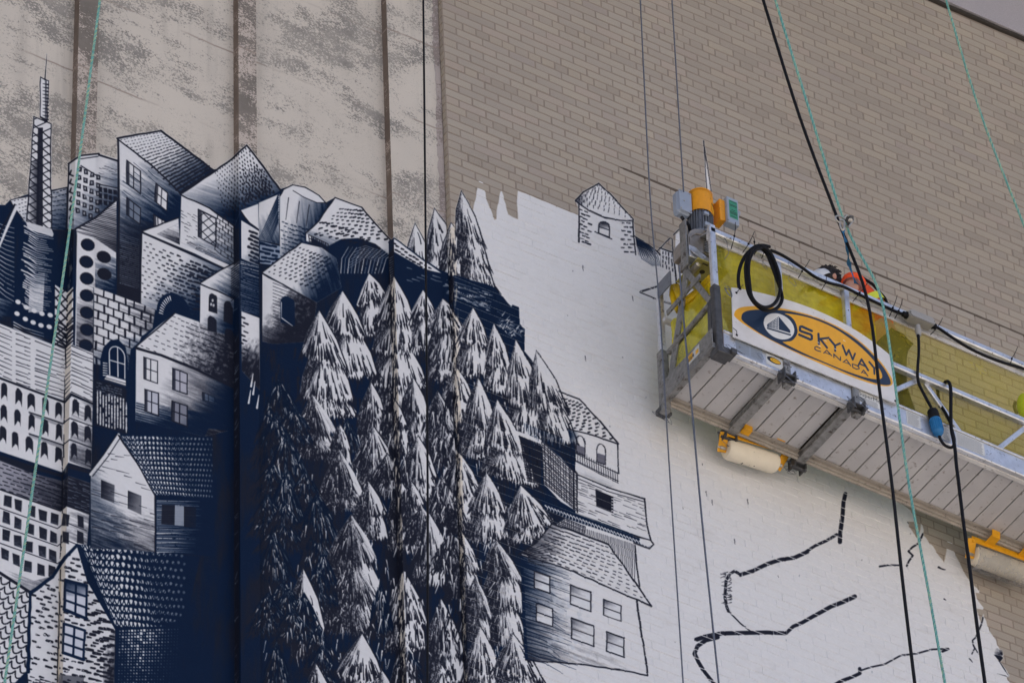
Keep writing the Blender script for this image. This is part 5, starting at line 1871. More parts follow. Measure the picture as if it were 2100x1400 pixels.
# guard rail
part(pf, "top_rail", pbox(MB(), -.04, LEN, .515, .560, .958, 1.004, .007), M_ALU)
part(pf, "top_rail_underside", pbox(MB(), -.03, LEN, .500, .5145, .925, .985, .003), M_ALUD)
for ac in (.474, .985):
    po = part(pf, "guard_post", pbox(MB(), ac - .019, ac + .019, .517, .5585, .13, .957, .005), M_ALU)
    mb = pbox(MB(), ac - .024, ac + .024, .5275, .572, -.13, .129, .004)
    part(po, "post_foot", mb, M_STEEL)
    mb = MB()
    for u_ in (.78, .35, .02):
        mb.lathe(pp(ac, .5595 if u_ > .1 else .573, u_), PO, [(.0045, -.002), (.0045, .001), (0, .0012)], 8)
    part(po, "post_hole", mb, M_DARK)
part(pf, "mid_rail", pbox(MB(), 1.262, LEN, .512, .556, .458, .500, .006), M_ALU)
for p, q in (((1.262, .515, .225), (1.512, .515, .462)), ((1.571, .515, .462), (1.835, .515, .125)), ((2.075, .515, .125), (2.345, .515, .462)), ((2.40, .515, .462), (2.66, .515, .125)), ((2.9, .515, .125), (3.17, .515, .462))):
    part(pf, "rail_diagonal", MB().bar(pp(*p), pp(*q), .026, .034, PU, .004), M_ALU)
part(pf, "mid_rail_bracket", pbox(MB(), 1.24, 1.28, .52, .56, .13, .50, .004), M_ALUD)
# inner guard rail, lower, mostly behind the film
part(pf, "inner_rail", pbox(MB(), -.03, LEN, -.03, .005, .655, .69, .005), M_ALUD)


def sheet(a0, a1, o, u0, u1, n, m, amp, seed, side=False):
    """crumpled film between u0 and u1"""
    mb = MB()
    r_ = np.random.default_rng(seed)
    ph = r_.uniform(0, 6.3, 8)
    V, F = [], []
    for j in range(m + 1):
        for i in range(n + 1):
            s_, t_ = i / n, j / m
            w = amp * (math.sin(s_ * 9 + ph[0] + t_ * 2) * .5 + math.sin(s_ * 23 + ph[1] - t_ * 5) * .3 + math.sin(t_ * 11 + ph[2] + s_ * 17) * .25 + r_.normal(0, .22)) * (1 - abs(2 * t_ - 1) ** 4)
            sag = -.02 * math.sin(s_ * 19 + ph[3]) * (t_ ** 3)
            if side:
                V.append(pp(o + w, a0 + (a1 - a0) * s_, u0 + (u1 - u0) * t_ + sag))
            else:
                V.append(pp(a0 + (a1 - a0) * s_, o + w, u0 + (u1 - u0) * t_ + sag))
    for j in range(m):
        for i in range(n):
            k = j * (n + 1) + i
            F.append((k, k + 1, k + n + 2, k + n + 1))
    return mb.add(V, F, True)


part(pf, "yellow_film", sheet(.03, 1.24, .482, .06, .965, 60, 36, .014, 1), M_FILM)
part(pf, "yellow_film", sheet(1.22, LEN, .486, .06, .965, 90, 30, .008, 2), M_FILM2)
part(pf, "yellow_film", sheet(.04, .50, -.012, .05, .60, 24, 30, .012, 3, True), M_FILM)
mb = MB()                                    # film bunched over the end rail
for k in range(7):
    p0, p1 = on_p(1387 + prg.uniform(-5, 5), 588 + prg.uniform(-4, 4), .06), on_p(1459 + prg.uniform(-3, 2), 572 + prg.uniform(-10, 14), .44)
    md = on_p(1400 + k * 5 + prg.uniform(-3, 3), 628 + prg.uniform(-14, 10), .2)
    mb.tube([p0, p0 * .55 + md * .45 + (0, 0, -.02), md, p1 * .5 + md * .5 + (0, 0, -.015), p1], prg.uniform(.012, .026), 7)
mb.tube([on_p(1384, 590, .05), on_p(1381, 605, .05), on_p(1384, 625, .06), on_p(1390, 640, .08)], .034, 8, .012)
bfm = simple("yellow_film_bunched", lin(206, 172, 14), .4, 0, .22, 14, None, .3)
part(pf, "bunched_film", mb, bfm)


# stickers on the toe board
def on_board(a, u, d=.0):
    return pp(a, .557 + d, u)


def flat(mb, a0, a1, u0, u1, d):
    V = [on_board(a0, u0, d), on_board(a1, u0, d), on_board(a1, u1, d), on_board(a0, u1, d)]
    return mb.add(V, [(0, 1, 2, 3)])


def ell_flat(mb, ac, uc, ra, ru, d, n=20):
    V = [on_board(ac + ra * math.cos(t), uc + ru * math.sin(t), d) for t in np.linspace(0, 2 * math.pi, n + 1)[:-1]]
    return mb.add(V, [tuple(range(n))])


def text_mesh(name, s, size, p, du, dv, mat, parent, sx=1.0):
    cu = bpy.data.curves.new(name, 'FONT')
    cu.body, cu.size = s, size
    tmp = bpy.data.objects.new(name, cu)
    COL.objects.link(tmp)
    dg = bpy.context.evaluated_depsgraph_get()
    me = bpy.data.meshes.new_from_object(tmp.evaluated_get(dg))
    bpy.data.objects.remove(tmp)
    mb = MB()
    mb.add([np.asarray(p) + np.asarray(du) * v.co[0] * sx + np.asarray(dv) * v.co[1] for v in me.vertices], [tuple(q.vertices) for q in me.polygons])
    return part(parent, name, mb, mat)


st = part(pf, "sticker", flat(MB(), .105, .300, -.008, .108, .0006), M_GREYB)
mb = MB()
for k in range(15):
    flat(mb, .110 + k * .0062, .1125 + k * .0062, .0, .10 - .01 * (k % 3), .0012)
for k in range(12):
    flat(mb, .215, .290 - .012 * prg.random(), .006 + k * .0085, .0095 + k * .0085, .0012)
part(st, "sticker_print", mb, M_GREYP)
st = part(pf, "sticker", flat(MB(), .325, .452, -.004, .086, .0006), M_WHITEP)
part(st, "sticker_print", ell_flat(MB(), .385, .050, .052, .026, .0012), M_PRINT)
part(st, "sticker_badge", ell_flat(MB(), .394, .050, .038, .0185, .0018), M_YLAB)
text_mesh("sticker_text", "SKYWAY", .014, on_board(.366, .046, .0024), PA, PU, M_PRINT, st)
st = part(pf, "sticker", flat(MB(), 1.006, 1.185, .012, .112, .0006), M_WHITEP)
text_mesh("sticker_text", "SuperMo", .046, on_board(1.012, .068, .0012), PA, PU, M_PRINT, st)
mb = MB()
for k in range(5):
    flat(mb, 1.02, 1.16 - .02 * prg.random(), .016 + k * .009, .0195 + k * .009, .0012)
flat(mb, 1.015, 1.06, .016, .05, .0012)
part(st, "sticker_print", mb, M_GREYP)
for s0, s1 in ((1.37, 1.475), (1.635, 1.70), (1.745, 1.96)):
    st = part(pf, "sticker", flat(MB(), s0, s1, -.006, .108, .0006), M_WHITEP)
    mb = MB()
    for k in range(11):
        flat(mb, s0 + .008, s1 - .008 - .02 * prg.random(), .002 + k * .0092, .0055 + k * .0092, .0012)
    part(st, "sticker_print", mb, M_GREYP)
mb = MB()                                    # stickers on the end bar
c0 = pp(-.0608, .30, .062)
for dx, w, hgt, mt in ((0, .085, .075, M_WHITEP), (.085, .05, .08, M_WHITEP), (.012, .05, .055, M_YLAB), (.092, .034, .034, M_YLAB)):
    m_ = MB()
    pr = .0006 if mt is M_WHITEP else .0012
    P0 = pp(-.0600 - pr, .27 + dx, .022 + (.0 if mt is M_WHITEP else .018))
    m_.add([P0, P0 + PO * w, P0 + PO * w + PU * hgt, P0 + PU * hgt], [(0, 3, 2, 1)])
    part(pf, "sticker", m_, mt)
m_ = MB()
for k in range(5):
    P0 = pp(-.0618, .285 + .013 * k, .045 + .006 * (k % 2))
    m_.add([P0, P0 + PO * .009, P0 + PO * .006 + PU * .024, P0 + PU * .028], [(0, 3, 2, 1)])
part(pf, "sticker_print", m_, M_PRINT)

# ---------------------------------------------------------------- sign board
SX, SY_, SW, SH = 1484, 578, 370, 268
sg = Canvas(SX, SY_, SW, SH, 3.2)
sg.rgb[:] = np.array([214, 212, 212]) / 255.
sg.a[:] = 1
SYEL, SNAV = np.array([226, 164, 30]) / 255., np.array([22, 40, 66]) / 255.
zz = lambda pts: [(1480 + x / 4.667, 560 + y / 4.667) for x, y in pts]


def smooth(pts, n=5, closed=True):
    p = np.asarray(pts, float)
    m = len(p)
    out = []
    rng_ = range(m if closed else m - 1)
    for i in rng_:
        a, b, c, d = (p[(i + k) % m] if closed else p[min(max(i + k, 0), m - 1)] for k in (-1, 0, 1, 2))
        for t in np.linspace(0, 1, n, endpoint=False):
            out.append(.5 * ((2 * b) + (-a + c) * t + (2 * a - 5 * b + 4 * c - d) * t * t + (-a + 3 * b - 3 * c + d) * t ** 3))
    if not closed:
        out.append(p[-1])
    return np.array(out)


sg.poly(smooth(zz([(118, 390), (150, 342), (240, 318), (420, 318), (650, 350), (900, 418), (1150, 530), (1350, 672), (1500, 820), (1600, 955), (1637, 1035), (1620, 1072), (1560, 1080), (1440, 1058), (1240, 990), (1000, 890), (700, 756), (400, 604), (215, 490), (135, 425)])), SYEL)
sg.poly(smooth(zz([(188, 420), (215, 372), (320, 350), (540, 352), (700, 375), (900, 428), (1100, 516), (1300, 645), (1450, 785), (1560, 918), (1617, 1035), (1590, 1070), (1470, 1050), (1250, 975), (1000, 868), (750, 768), (560, 680), (400, 596), (262, 505), (200, 455)])), SNAV)
sg.poly(smooth(zz([(600, 384), (740, 402), (900, 446), (1090, 532), (1285, 668), (1425, 800), (1508, 912), (1536, 980), (1512, 1012), (1400, 1002), (1200, 938), (980, 848), (760, 752), (575, 652), (660, 650), (712, 600), (725, 545), (700, 460), (650, 408)])), SYEL)
cE, sE = math.cos(.55), math.sin(.55)
el = lambda rx, ry, n=40: zz([(548 + rx * math.cos(t) * cE - ry * math.sin(t) * sE, 508 + rx * math.cos(t) * sE + ry * math.sin(t) * cE) for t in np.linspace(0, 6.283, n + 1)[:-1]])
sg.poly(el(180, 134), SNAV)
sg.poly(el(158, 112), np.array([.85, .85, .85]))
for i in range(9):
    u_ = i / 8.
    sg.line(zz([(437 + 110 * u_, 490 - 72 * u_), (437 + 113 * u_, 513 + 28 * u_)]), .9, None, SNAV)
for i in range(7):
    v_ = i / 6.
    sg.line(zz([(437, 490 + 23 * v_), (546, 418 + 122 * v_)]), .8, None, SNAV)
sg.poly(zz([(547, 416), (655, 546), (656, 572), (552, 540)]), SNAV)
sg.line(zz([(438, 526), (656, 590)]), 3., None, SNAV)
for s_, w in (([(862, 552), (768, 510), (750, 512), (748, 545), (762, 556), (850, 585), (862, 598), (862, 628), (848, 634), (742, 588)], 4.8), ([(925, 580), (931, 676)], 4.6), ([(1022, 618), (942, 628), (1008, 712)], 4.2), ([(1034, 632), (1084, 692), (1086, 742)], 4.2), ([(1130, 672), (1084, 692)], 4.2),
              ([(1156, 690), (1192, 782), (1216, 734), (1254, 826), (1276, 768)], 3.8), ([(1308, 880), (1338, 822), (1402, 928)], 3.8), ([(1322, 866), (1378, 892)], 3.), ([(1412, 848), (1458, 905), (1462, 962)], 3.8), ([(1500, 902), (1458, 905)], 3.8),
              ([(942, 718), (908, 701), (892, 706), (891, 724), (906, 737), (946, 749)], 2.1), ([(976, 764), (1004, 736), (1052, 788)], 2.1), ([(992, 760), (1034, 776)], 1.6), ([(1074, 806), (1072, 772), (1136, 834), (1136, 800)], 2.1), ([(1162, 850), (1194, 826), (1234, 884)], 2.1), ([(1176, 852), (1218, 866)], 1.6), ([(1250, 868), (1254, 900), (1292, 918), (1316, 912), (1310, 894), (1280, 876), (1250, 868)], 2.1), ([(1338, 952), (1358, 926), (1398, 982)], 2.1), ([(1350, 948), (1384, 962)], 1.6)):
    sg.line(zz(s_), w, None, SNAV)
for k in range(26):
    x_, y_ = prg.uniform(1490, 1830), prg.uniform(600, 820)
    sg.line([(x_, y_), (x_ + prg.uniform(-5, 5), y_ + prg.uniform(-2, 3))], prg.uniform(.4, 1.), .3, np.array([.6, .58, .55]), .3)
for x_, y_ in ((920, 660), (985, 640), (1080, 720), (1165, 640), (865, 404), (930, 690)):
    sg.line(zz([(x_, y_), (x_ + 22, y_ + 14)]), 1.6, .5, np.array([.86, .84, .8]), .35)


def sign_pt(s_, t_):
    """s along, t up; the top edge is pushed outwards by the hose coil"""
    B = pp(.074, .577, .084) * (1 - s_) + pp(1.296, .577, .104) * s_
    T = pp(.086, .577, .512) * (1 - s_) + pp(1.286, .577, .500) * s_
    return B * (1 - t_) + T * t_ + PO * .105 * (math.sin(math.pi * s_) ** .85) * t_ ** 1.3


TU, TV = 760, 300
gs, gt = (np.arange(TU) + .5) / TU, (np.arange(TV) + .5) / TV
B0, B1, T0, T1 = pp(.074, .577, .084), pp(1.296, .577, .104), pp(.086, .577, .512), pp(1.286, .577, .500)
S_, T_ = gs[None, :, None], gt[:, None, None]
PT = (B0 * (1 - S_) + B1 * S_) * (1 - T_) + (T0 * (1 - S_) + T1 * S_) * T_ + PO * .105 * (np.sin(np.pi * S_) ** .85) * T_ ** 1.3
q = PT - CAMP
c_ = q @ fw
ix = np.clip(((1050. + FPX * (q @ rt) / c_) - SX) * sg.sc - .5, 0, sg.W - 1).astype(int)
iy = np.clip(((700. - FPX * (q @ up) / c_) - SY_) * sg.sc - .5, 0, sg.H - 1).astype(int)
simg = bpy.data.images.new("sign_print", TU, TV)
simg.pixels.foreach_set(np.concatenate([sg.rgb[iy, ix], np.ones((TV, TU, 1), np.float32)], 2).astype(np.float32).ravel())
simg.update()
t = NT("sign_face")
im = t.n("ShaderNodeTexImage", image=simg, extension='EXTEND')
um = t.n("ShaderNodeUVMap", uv_map="wall_metres")
t.l(um.outputs[0], im.inputs[0])
t.color(t.mix(1.0, im.outputs[0], t.ramp(t.noise(14, 6, .65), [(.3, (.9, .895, .88)), (.6, (1, 1, 1))]), 'MULTIPLY'))
t.b.inputs["Roughness"].default_value = .35
M_SIGN = t.m
NS, MS = 40, 10
V, F, uvs = [], [], []
for j in range(MS + 1):
    for i in range(NS + 1):
        V.append(sign_pt(i / NS, j / MS))
        uvs.append((i / NS, j / MS))
for j in range(MS):
    for i in range(NS):
        k = j * (NS + 1) + i
        F.append((k, k + 1, k + NS + 2, k + NS + 1))
sb = thing("sign_board", "white sign with a yellow and navy oval logo tied to the platform rail", "sign", pp(.68, .58, .3))
o = part(sb, "sign_face", MB().add(V, F, True), M_SIGN)
arr = np.array(uvs)
set_uv(o.data, lambda co: arr)
rim = MB()
ring = [sign_pt(s_, 0) for s_ in np.linspace(0, 1, 30)] + [sign_pt(1, t_) for t_ in np.linspace(.1, .9, 8)] + [sign_pt(s_, 1) for s_ in np.linspace(1, 0, 30)] + [sign_pt(0, t_) for t_ in np.linspace(.9, .1, 8)]
n = len(ring)
rim.add([p - PO * .0005 for p in ring] + [p - PO * .006 for p in ring], [(i, (i + 1) % n, (i + 1) % n + n, i + n) for i in range(n)])
rim.add([np.array(v) - PO * .006 for v in V], [f_[::-1] for f_ in F], True)
part(sb, "sign_edge", rim, M_WHITEP)
mb = MB()
for (s_, t_), d in (((.022, .90), (.05, .09)), ((.022, .06), (-.03, .04)), ((.985, .93), (.03, .05)), ((.985, .05), (.005, -.12))):
    p = sign_pt(s_, t_)
    mb.lathe(p + PO * .002, PO, [(.008, -.001), (.008, .002), (.003, .003), (0, .003)], 10)
    mb.tube([p + PO * .003, p + PA * d[0] * .4 + PU * d[1] * .4 + PO * .02, p + PA * d[0] + PU * d[1] + PO * .008], .0022, 5)
part(sb, "sign_tie", mb, M_BLACK)
# ---------------------------------------------------------------- hoist at the end of the platform
HO = .25
ho = thing("hoist", "electric hoist with orange motor cap and finned motor on the left end of the platform", "hoist", pp(.1, HO, .85))
mc = lambda a, u, o=HO: pp(a, o, u)
ax = nrm(PU + .03 * PA)
R_ = .079
mb = MB().lathe(mc(.112, 1.42), ax, [(R_ + .003, 0), (R_ + .003, .165), (R_ + .001, .185), (R_ - .014, .205), (R_ - .03, .208), (0, .208)], 32)
mb.lathe(mc(.112, 1.42), ax, [(R_ + .0055, .178), (R_ + .0055, .19)], 32)
cap = part(ho, "motor_cap", mb, M_ORANGE)
mb = MB()
for k in range(5):
    mb.bar(mc(.112 + .012 * math.cos(k), 1.632, HO), mc(.112 + .05 * math.cos(k * 1.26), 1.6295, HO + .05 * math.sin(k * 1.26)), .006, .002)
pb = mc(.112, 1.50)
for dz, w in ((0, .03), (.05, .018)):
    d = nrm(PO * .75 + PA * .65)
    mb.bar(pb + d * (R_ + .0032) + PU * dz, pb + d * (R_ + .0032) + PU * (dz + .012), w, .003, d)
part(cap, "cap_slot", mb, M_DARK)
d = nrm(PO * .72 + PA * .68)
mb = MB().bar(pb + d * (R_ + .0035) + PU * -.06, pb + d * (R_ + .0035) + PU * -.012, .05, .002, d)
part(cap, "warning_label", mb, M_YLAB)
mb = MB().tube([mc(.19, 1.575), mc(.225, 1.60), mc(.285, 1.622), mc(.31, 1.60), mc(.305, 1.545)], .008, 8)
part(cap, "cap_handle", mb, M_ORANGE)
core_ = MB().lathe(mc(.106, 1.235), ax, [(.064, 0), (.064, .19)], 24)
mot = part(ho, "motor_body", core_, M_GREYM)
for k in range(26):
    th = 2 * math.pi * k / 26
    e1 = nrm(np.cross(ax, (0, 1, .01)))
    e2 = np.cross(ax, e1)
    d = e1 * math.cos(th) + e2 * math.sin(th)
    c0 = mc(.106, 1.24)
    part(mot, "cooling_fin", MB().bar(c0 + d * .072, c0 + d * .072 + ax * .175, .0042, .022, d), M_GREYM)
mb = pbox(MB(), .085, .125, HO + .066, HO + .092, 1.27, 1.30, .003)
pbox(mb, .085, .12, HO + .066, HO + .090, 1.37, 1.395, .003)
part(mot, "motor_lug", mb, M_GREYB)
part(ho, "motor_flange", MB().lathe(mc(.104, 1.215), ax, [(0, 0), (.088, 0), (.088, .02), (.06, .024)], 28), M_GREYM)
cbx = part(ho, "control_box", pbox(MB(), -.072, .034, HO - .05, HO + .028, 1.375, 1.57, .020), M_GREYB)
part(cbx, "box_lid", pbox(MB(), -.066, .028, HO + .0285, HO + .036, 1.382, 1.563, .004), M_GREYB)
mb = MB()
for da, du in ((-.056, 1.394), (.016, 1.394), (-.056, 1.55), (.016, 1.55), (-.03, 1.47)):
    mb.lathe(pp(da, HO + .037, du), PO, [(.006, -.002), (.006, .002), (0, .003)], 8)
part(cbx, "lid_screw", mb, M_BOLT)
part(ho, "side_box", pbox(MB(), .222, .266, HO - .02, HO + .062, 1.415, 1.60, .004), M_ORANGE)
gb = part(ho, "switch_box", pbox(MB(), .264, .352, HO + .03, HO + .085, 1.395, 1.625, .004), M_GREYB)
gl = part(gb, "green_label", MB().add([pp(.279, HO + .0858, 1.44), pp(.341, HO + .0858, 1.44), pp(.341, HO + .0858, 1.598), pp(.279, HO + .0858, 1.598)], [(0, 1, 2, 3)]), M_GREEN)
mb = MB()
for u_, w in ((1.585, .05), (1.555, .056), (1.545, .05), (1.51, .03), (1.495, .05), (1.485, .056), (1.475, .05), (1.452, .04)):
    mb.add([pp(.310 - w / 2, HO + .0866, u_), pp(.310 + w / 2, HO + .0866, u_), pp(.310 + w / 2, HO + .0866, u_ + .005), pp(.310 - w / 2, HO + .0866, u_ + .005)], [(0, 1, 2, 3)])
part(gb, "label_print", mb, M_PRINT)
part(gb, "round_cap", MB().lathe(pp(.364, HO + .05, 1.54), PA, [(.022, -.003), (.022, .01), (0, .016)], 14), M_GREYB)
# gearbox: rounded shoulder housing with ribs, a cheek plate and the tray under it
prof = [(-.055, 1.0), (-.055, 1.10), (-.035, 1.15), (.0, 1.185), (.06, 1.21), (.20, 1.215), (.205, 1.0)]
mb = MB().prism([pp(a, HO - .08, u) for a, u in prof], PO * .17)
M_CAST = simple('cast_aluminium', lin(150, 143, 136), .45, .45, .15, 22, (lin(96, 88, 80), 24, .6), .15)
gr = part(ho, "gearbox", mb, M_CAST)
mb = MB()
for k in range(9):
    pbox(mb, .060, .196, HO + .0905, HO + .102, 1.01 + k * .016, 1.018 + k * .016)
part(gr, "gearbox_ribs", mb, M_STEEL)
part(gr, "gearbox_band", MB().tube([pp(a, HO + .094, u - .03) for a, u in [(-.04, 1.03), (-.04, 1.12), (0., 1.17), (.06, 1.19), (.19, 1.195)]], .006, 6), M_CAST)
part(gr, "gearbox_foot", pbox(MB(), -.03, .20, HO - .08, HO + .08, .93, .998, .008), M_CAST)
part(ho, "cheek_plate", pbox(MB(), -.078, -.066, HO + .03, HO + .10, .83, 1.23, .003), M_STEEL)
part(ho, "cheek_plate", pbox(MB(), .206, .216, HO - .06, HO + .10, .90, 1.25, .003), M_STEEL)
tr_ = part(ho, "hoist_tray", pbox(MB(), -.03, .204, HO - .10, HO + .15, .862, .872, .002), simple("tray_yellow_reflect", lin(176, 168, 104), .4, .5, .15, 12, (lin(110, 100, 60), 20, .6)))  # yellow reflection of the film is put into the tray's colour
mb = MB()
for a, o_, r in ((.06, HO + .06, .018), (.10, HO - .02, .008), (.0, HO + .1, .008)):
    mb.lathe(pp(a, o_, .8617), -PU, [(r, -.001), (r, .0006), (0, .0007)], 12)
mb.bar(pp(.02, HO + .125, .8612), pp(.06, HO + .125, .8612), .012, .001)
mb.bar(pp(.10, HO + .125, .8612), pp(.14, HO + .125, .8612), .012, .001)
part(tr_, "tray_hole", mb, M_DARK)
part(ho, "rope_guide", pbox(MB(), -.062, .0, HO + .03, HO + .11, .90, 1.0, .004), M_ALU)
part(ho, "rope_guide", MB().bar(pp(-.05, HO + .115, .97), pp(.03, HO + .135, .90), .05, .006, PO), M_ALU)
part(ho, "swivel_bolt", MB().lathe(pp(.0, HO + .02, .86), PO, [(0, -.05), (.022, -.05), (.022, .09), (.012, .1), (0, .1)], 12), M_BOLT)
part(ho, "mount_arm", MB().bar(pp(.10, HO + .10, 1.22), pp(-.005, .53, 1.02), .05, .012, PU, .002), M_ALU)
mb = MB()
pbox(mb, .05, .44, HO + .11, HO + .15, 1.225, 1.245, .003)
part(ho, "mount_arm", MB().bar(pp(.02, .50, 1.03), pp(.10, HO - .05, 1.235), .05, .012, PU, .002), M_ALU)
mb = MB()
for k in range(5):
    wire_loop(mb, pp(.03 + .02 * k, .54, .99 - .02 * (k % 2)), .030, (.2 * k, -1, .3), .8)
mb.tube([pp(.05, .54, 1.02), pp(.09, .55, .93), pp(.10, .55, .84), pp(.07, .54, .78)], .0018, 4)
part(ho, "safety_wire", mb, M_WIRE)
mb = MB().tube([mc(-.03, 1.35), mc(-.04, 1.30, HO + .03), mc(-.01, 1.26, HO + .04), mc(.03, 1.25)], .011, 8)
part(ho, "motor_lead", mb, M_BLACK)
# ---------------------------------------------------------------- hose, cables, ties
PTS = lambda L: [on_p(x, y, o) for x, y, o in L]
mb = MB()
for L in ([(1578, 506, .575), (1562, 503, .60), (1545, 508, .60), (1528, 525, .60), (1517, 550, .60), (1514, 575, .60), (1517, 593, .59), (1524, 604, .57), (1530, 620, .50)],
          [(1545, 512, .63), (1533, 528, .63), (1529, 548, .64), (1531, 580, .66), (1536, 603, .68), (1548, 622, .69), (1566, 635, .69), (1584, 636, .68), (1597, 628, .67), (1604, 613, .66), (1601, 595, .65), (1592, 570, .64), (1583, 545, .63), (1572, 520, .62), (1557, 507, .62), (1545, 512, .63)],
          [(1560, 505, .65), (1578, 516, .65), (1590, 540, .65), (1598, 565, .66), (1600, 590, .67), (1596, 610, .69), (1585, 625, .71), (1568, 630, .72), (1552, 622, .71), (1541, 606, .70), (1537, 580, .68), (1535, 552, .66), (1538, 530, .65), (1548, 513, .65), (1562, 509, .645)],
          [(1566, 508, .61), (1578, 521, .61), (1590, 550, .61), (1598, 580, .60), (1600, 600, .585), (1594, 612, .57), (1588, 618, .52)]):
    P_ = smooth(np.array(PTS(L)), 5, False)
    mb.tube(list(P_), .0110, 10)
solo("hose_coil", mb, M_BLACK, "coiled black hose hanging over the top rail above the sign", "hose")
L = [(1580, 513, .585), (1600, 521, .59), (1622, 534, .592), (1645, 549, .592), (1672, 568, .592), (1700, 580, .592), (1730, 588, .592), (1760, 603, .592), (1790, 617, .59), (1820, 631, .588), (1838, 639, .586), (1858, 646, .585)]
mb = MB().tube(list(smooth(np.array(PTS(L)), 4, False)), .0100, 10)
solo("power_cable", mb, M_BLACK, "black cable lying along the top rail from the hose coil to the grey junction box", "cable")
L = [(1910, 668, .585), (1925, 673, .586), (1950, 690, .588), (1985, 712, .59), (2020, 729, .588), (2060, 744, .585), (2110, 760, .582), (2200, 800, .58), (2330, 860, .58)]
mb = MB().tube(list(smooth(np.array(PTS(L)), 4, False)), .0100, 10)
solo("power_cable", mb, M_BLACK, "black cable sagging along the top rail right of the grey junction box", "cable")
jb = thing("junction_box", "grey oblong junction box on the top rail with a cable dropping from it", "junction box", on_p(1882, 655, .585))
e0, e1 = on_p(1866, 648, .59), on_p(1905, 664, .59)
d = nrm(e1 - e0)
mb = MB()
prof = []
wv = nrm(np.cross(d, PO))
for k in range(24):
    t_ = 2 * math.pi * k / 24
    cc = e1 if math.cos(t_) > 0 else e0
    prof.append(cc + d * .028 * math.cos(t_) + wv * .030 * math.sin(t_) - PO * .03)
mb.prism(prof, PO * .06)
bx = part(jb, "box_body", mb, M_GBOX)
mb = MB().prism([p + PO * .0605 - d * .0 for p in [((q_ - (e0 + e1) / 2) * .93 + (e0 + e1) / 2) for q_ in prof]], PO * .005)
part(bx, "box_cover", mb, M_GBOX)
mb = MB()
for s_ in (.0, 1.):
    mb.lathe(e0 * (1 - s_) + e1 * s_ + d * (.018 if s_ else -.018) + PO * .036, PO, [(.004, 0), (.004, .002), (0, .002)], 6)
part(bx, "cover_screw", mb, M_DARK)
for c_, dr in ((on_p(1856, 645, .59), -d), (on_p(1914, 668, .59), d)):
    part(jb, "cable_gland", MB().lathe(c_ - dr * .016, dr, [(.024, 0), (.024, .012), (.019, .014), (.019, .032), (.012, .036), (0, .036)], 12), M_BLACK)
p_ = on_p(1882, 668, .59)
part(jb, "drop_gland", MB().lathe(p_, -PU, [(.017, 0), (.017, .03), (.022, .032), (.022, .055), (.018, .06), (.018, .085), (.01, .09), (0, .09)], 14), M_GBOX)
L = [(1882, 676, .59), (1884, 700, .595), (1884, 725, .59), (1882, 755, .575), (1882, 775, .55), (1886, 790, .545), (1897, 812, .56), (1908, 832, .58), (1913, 843, .585)]
solo("drop_cable", MB().tube(list(smooth(np.array(PTS(L)), 4, False)), .0098, 10), M_BLACK, "short black cable hanging from the junction box down to the blue plug", "cable")
pg = thing("plug_connector", "blue cylindrical plug connector hanging in front of the toe board", "plug", on_p(1918, 868, .59))
p0, p1 = on_p(1912, 841, .59), on_p(1926, 893, .585)
d = nrm(p1 - p0)
Lp = np.linalg.norm(p1 - p0)
part(pg, "plug_collar", MB().lathe(p0, d, [(.012, -.01), (.03, .0), (.036, .012), (.037, Lp * .33), (.033, Lp * .36)], 16), M_BLACK)
mb = MB().lathe(p0, d, [(.030, Lp * .34), (.036, Lp * .36), (.037, Lp * .8), (.033, Lp * .9), (.022, Lp * .97), (.012, Lp * 1.02), (0, Lp * 1.02)], 18)
pb_ = part(pg, "plug_body", mb, M_BLUEP)
e1_ = nrm(np.cross(d, (0, 1, 0)))
e2_ = np.cross(d, e1_)
mb = MB()
for k in range(12):
    dd = e1_ * math.cos(k * .5236) + e2_ * math.sin(k * .5236)
    mb.bar(p0 + d * Lp * .42 + dd * .038, p0 + d * Lp * .8 + dd * .037, .008, .005, dd)
part(pb_, "grip_ribs", mb, M_BLUEP)
L = [(1926, 893, .585), (1929, 901, .585), (1936, 911, .588), (1947, 917, .59), (1955, 914, .592), (1957, 900, .592), (1952, 880, .59), (1947, 862, .58), (1938, 845, .55), (1928, 828, .50), (1924, 810, .46), (1923, 795, .46)]
solo("loop_cable", MB().tube(list(smooth(np.array(PTS(L)), 5, False)), .0098, 10), M_BLACK, "black cable looping from the bottom of the blue plug back inside the rail", "cable")
L = [(1936, 788, .50), (1939, 783, .54), (1944, 782, .575), (1948, 788, .59), (1950, 805, .59), (1950, 850, .585), (1951, 880, .60), (1956, 905, .605), (1959, 925, .61), (1961, 950, .64), (1966, 990, .68), (1975, 1065, .74), (1984, 1130, .80), (1995, 1215, .86), (2006, 1300, .93), (2020, 1400, 1.0), (2034, 1500, 1.06), (2048, 1600, 1.12), (2062, 1700, 1.18)]
solo("trailing_cable", MB().tube(list(smooth(np.array(PTS(L)), 4, False)), .0112, 10), M_BLACK, "black cable hooked over the mid rail and trailing down past the second roller", "cable")
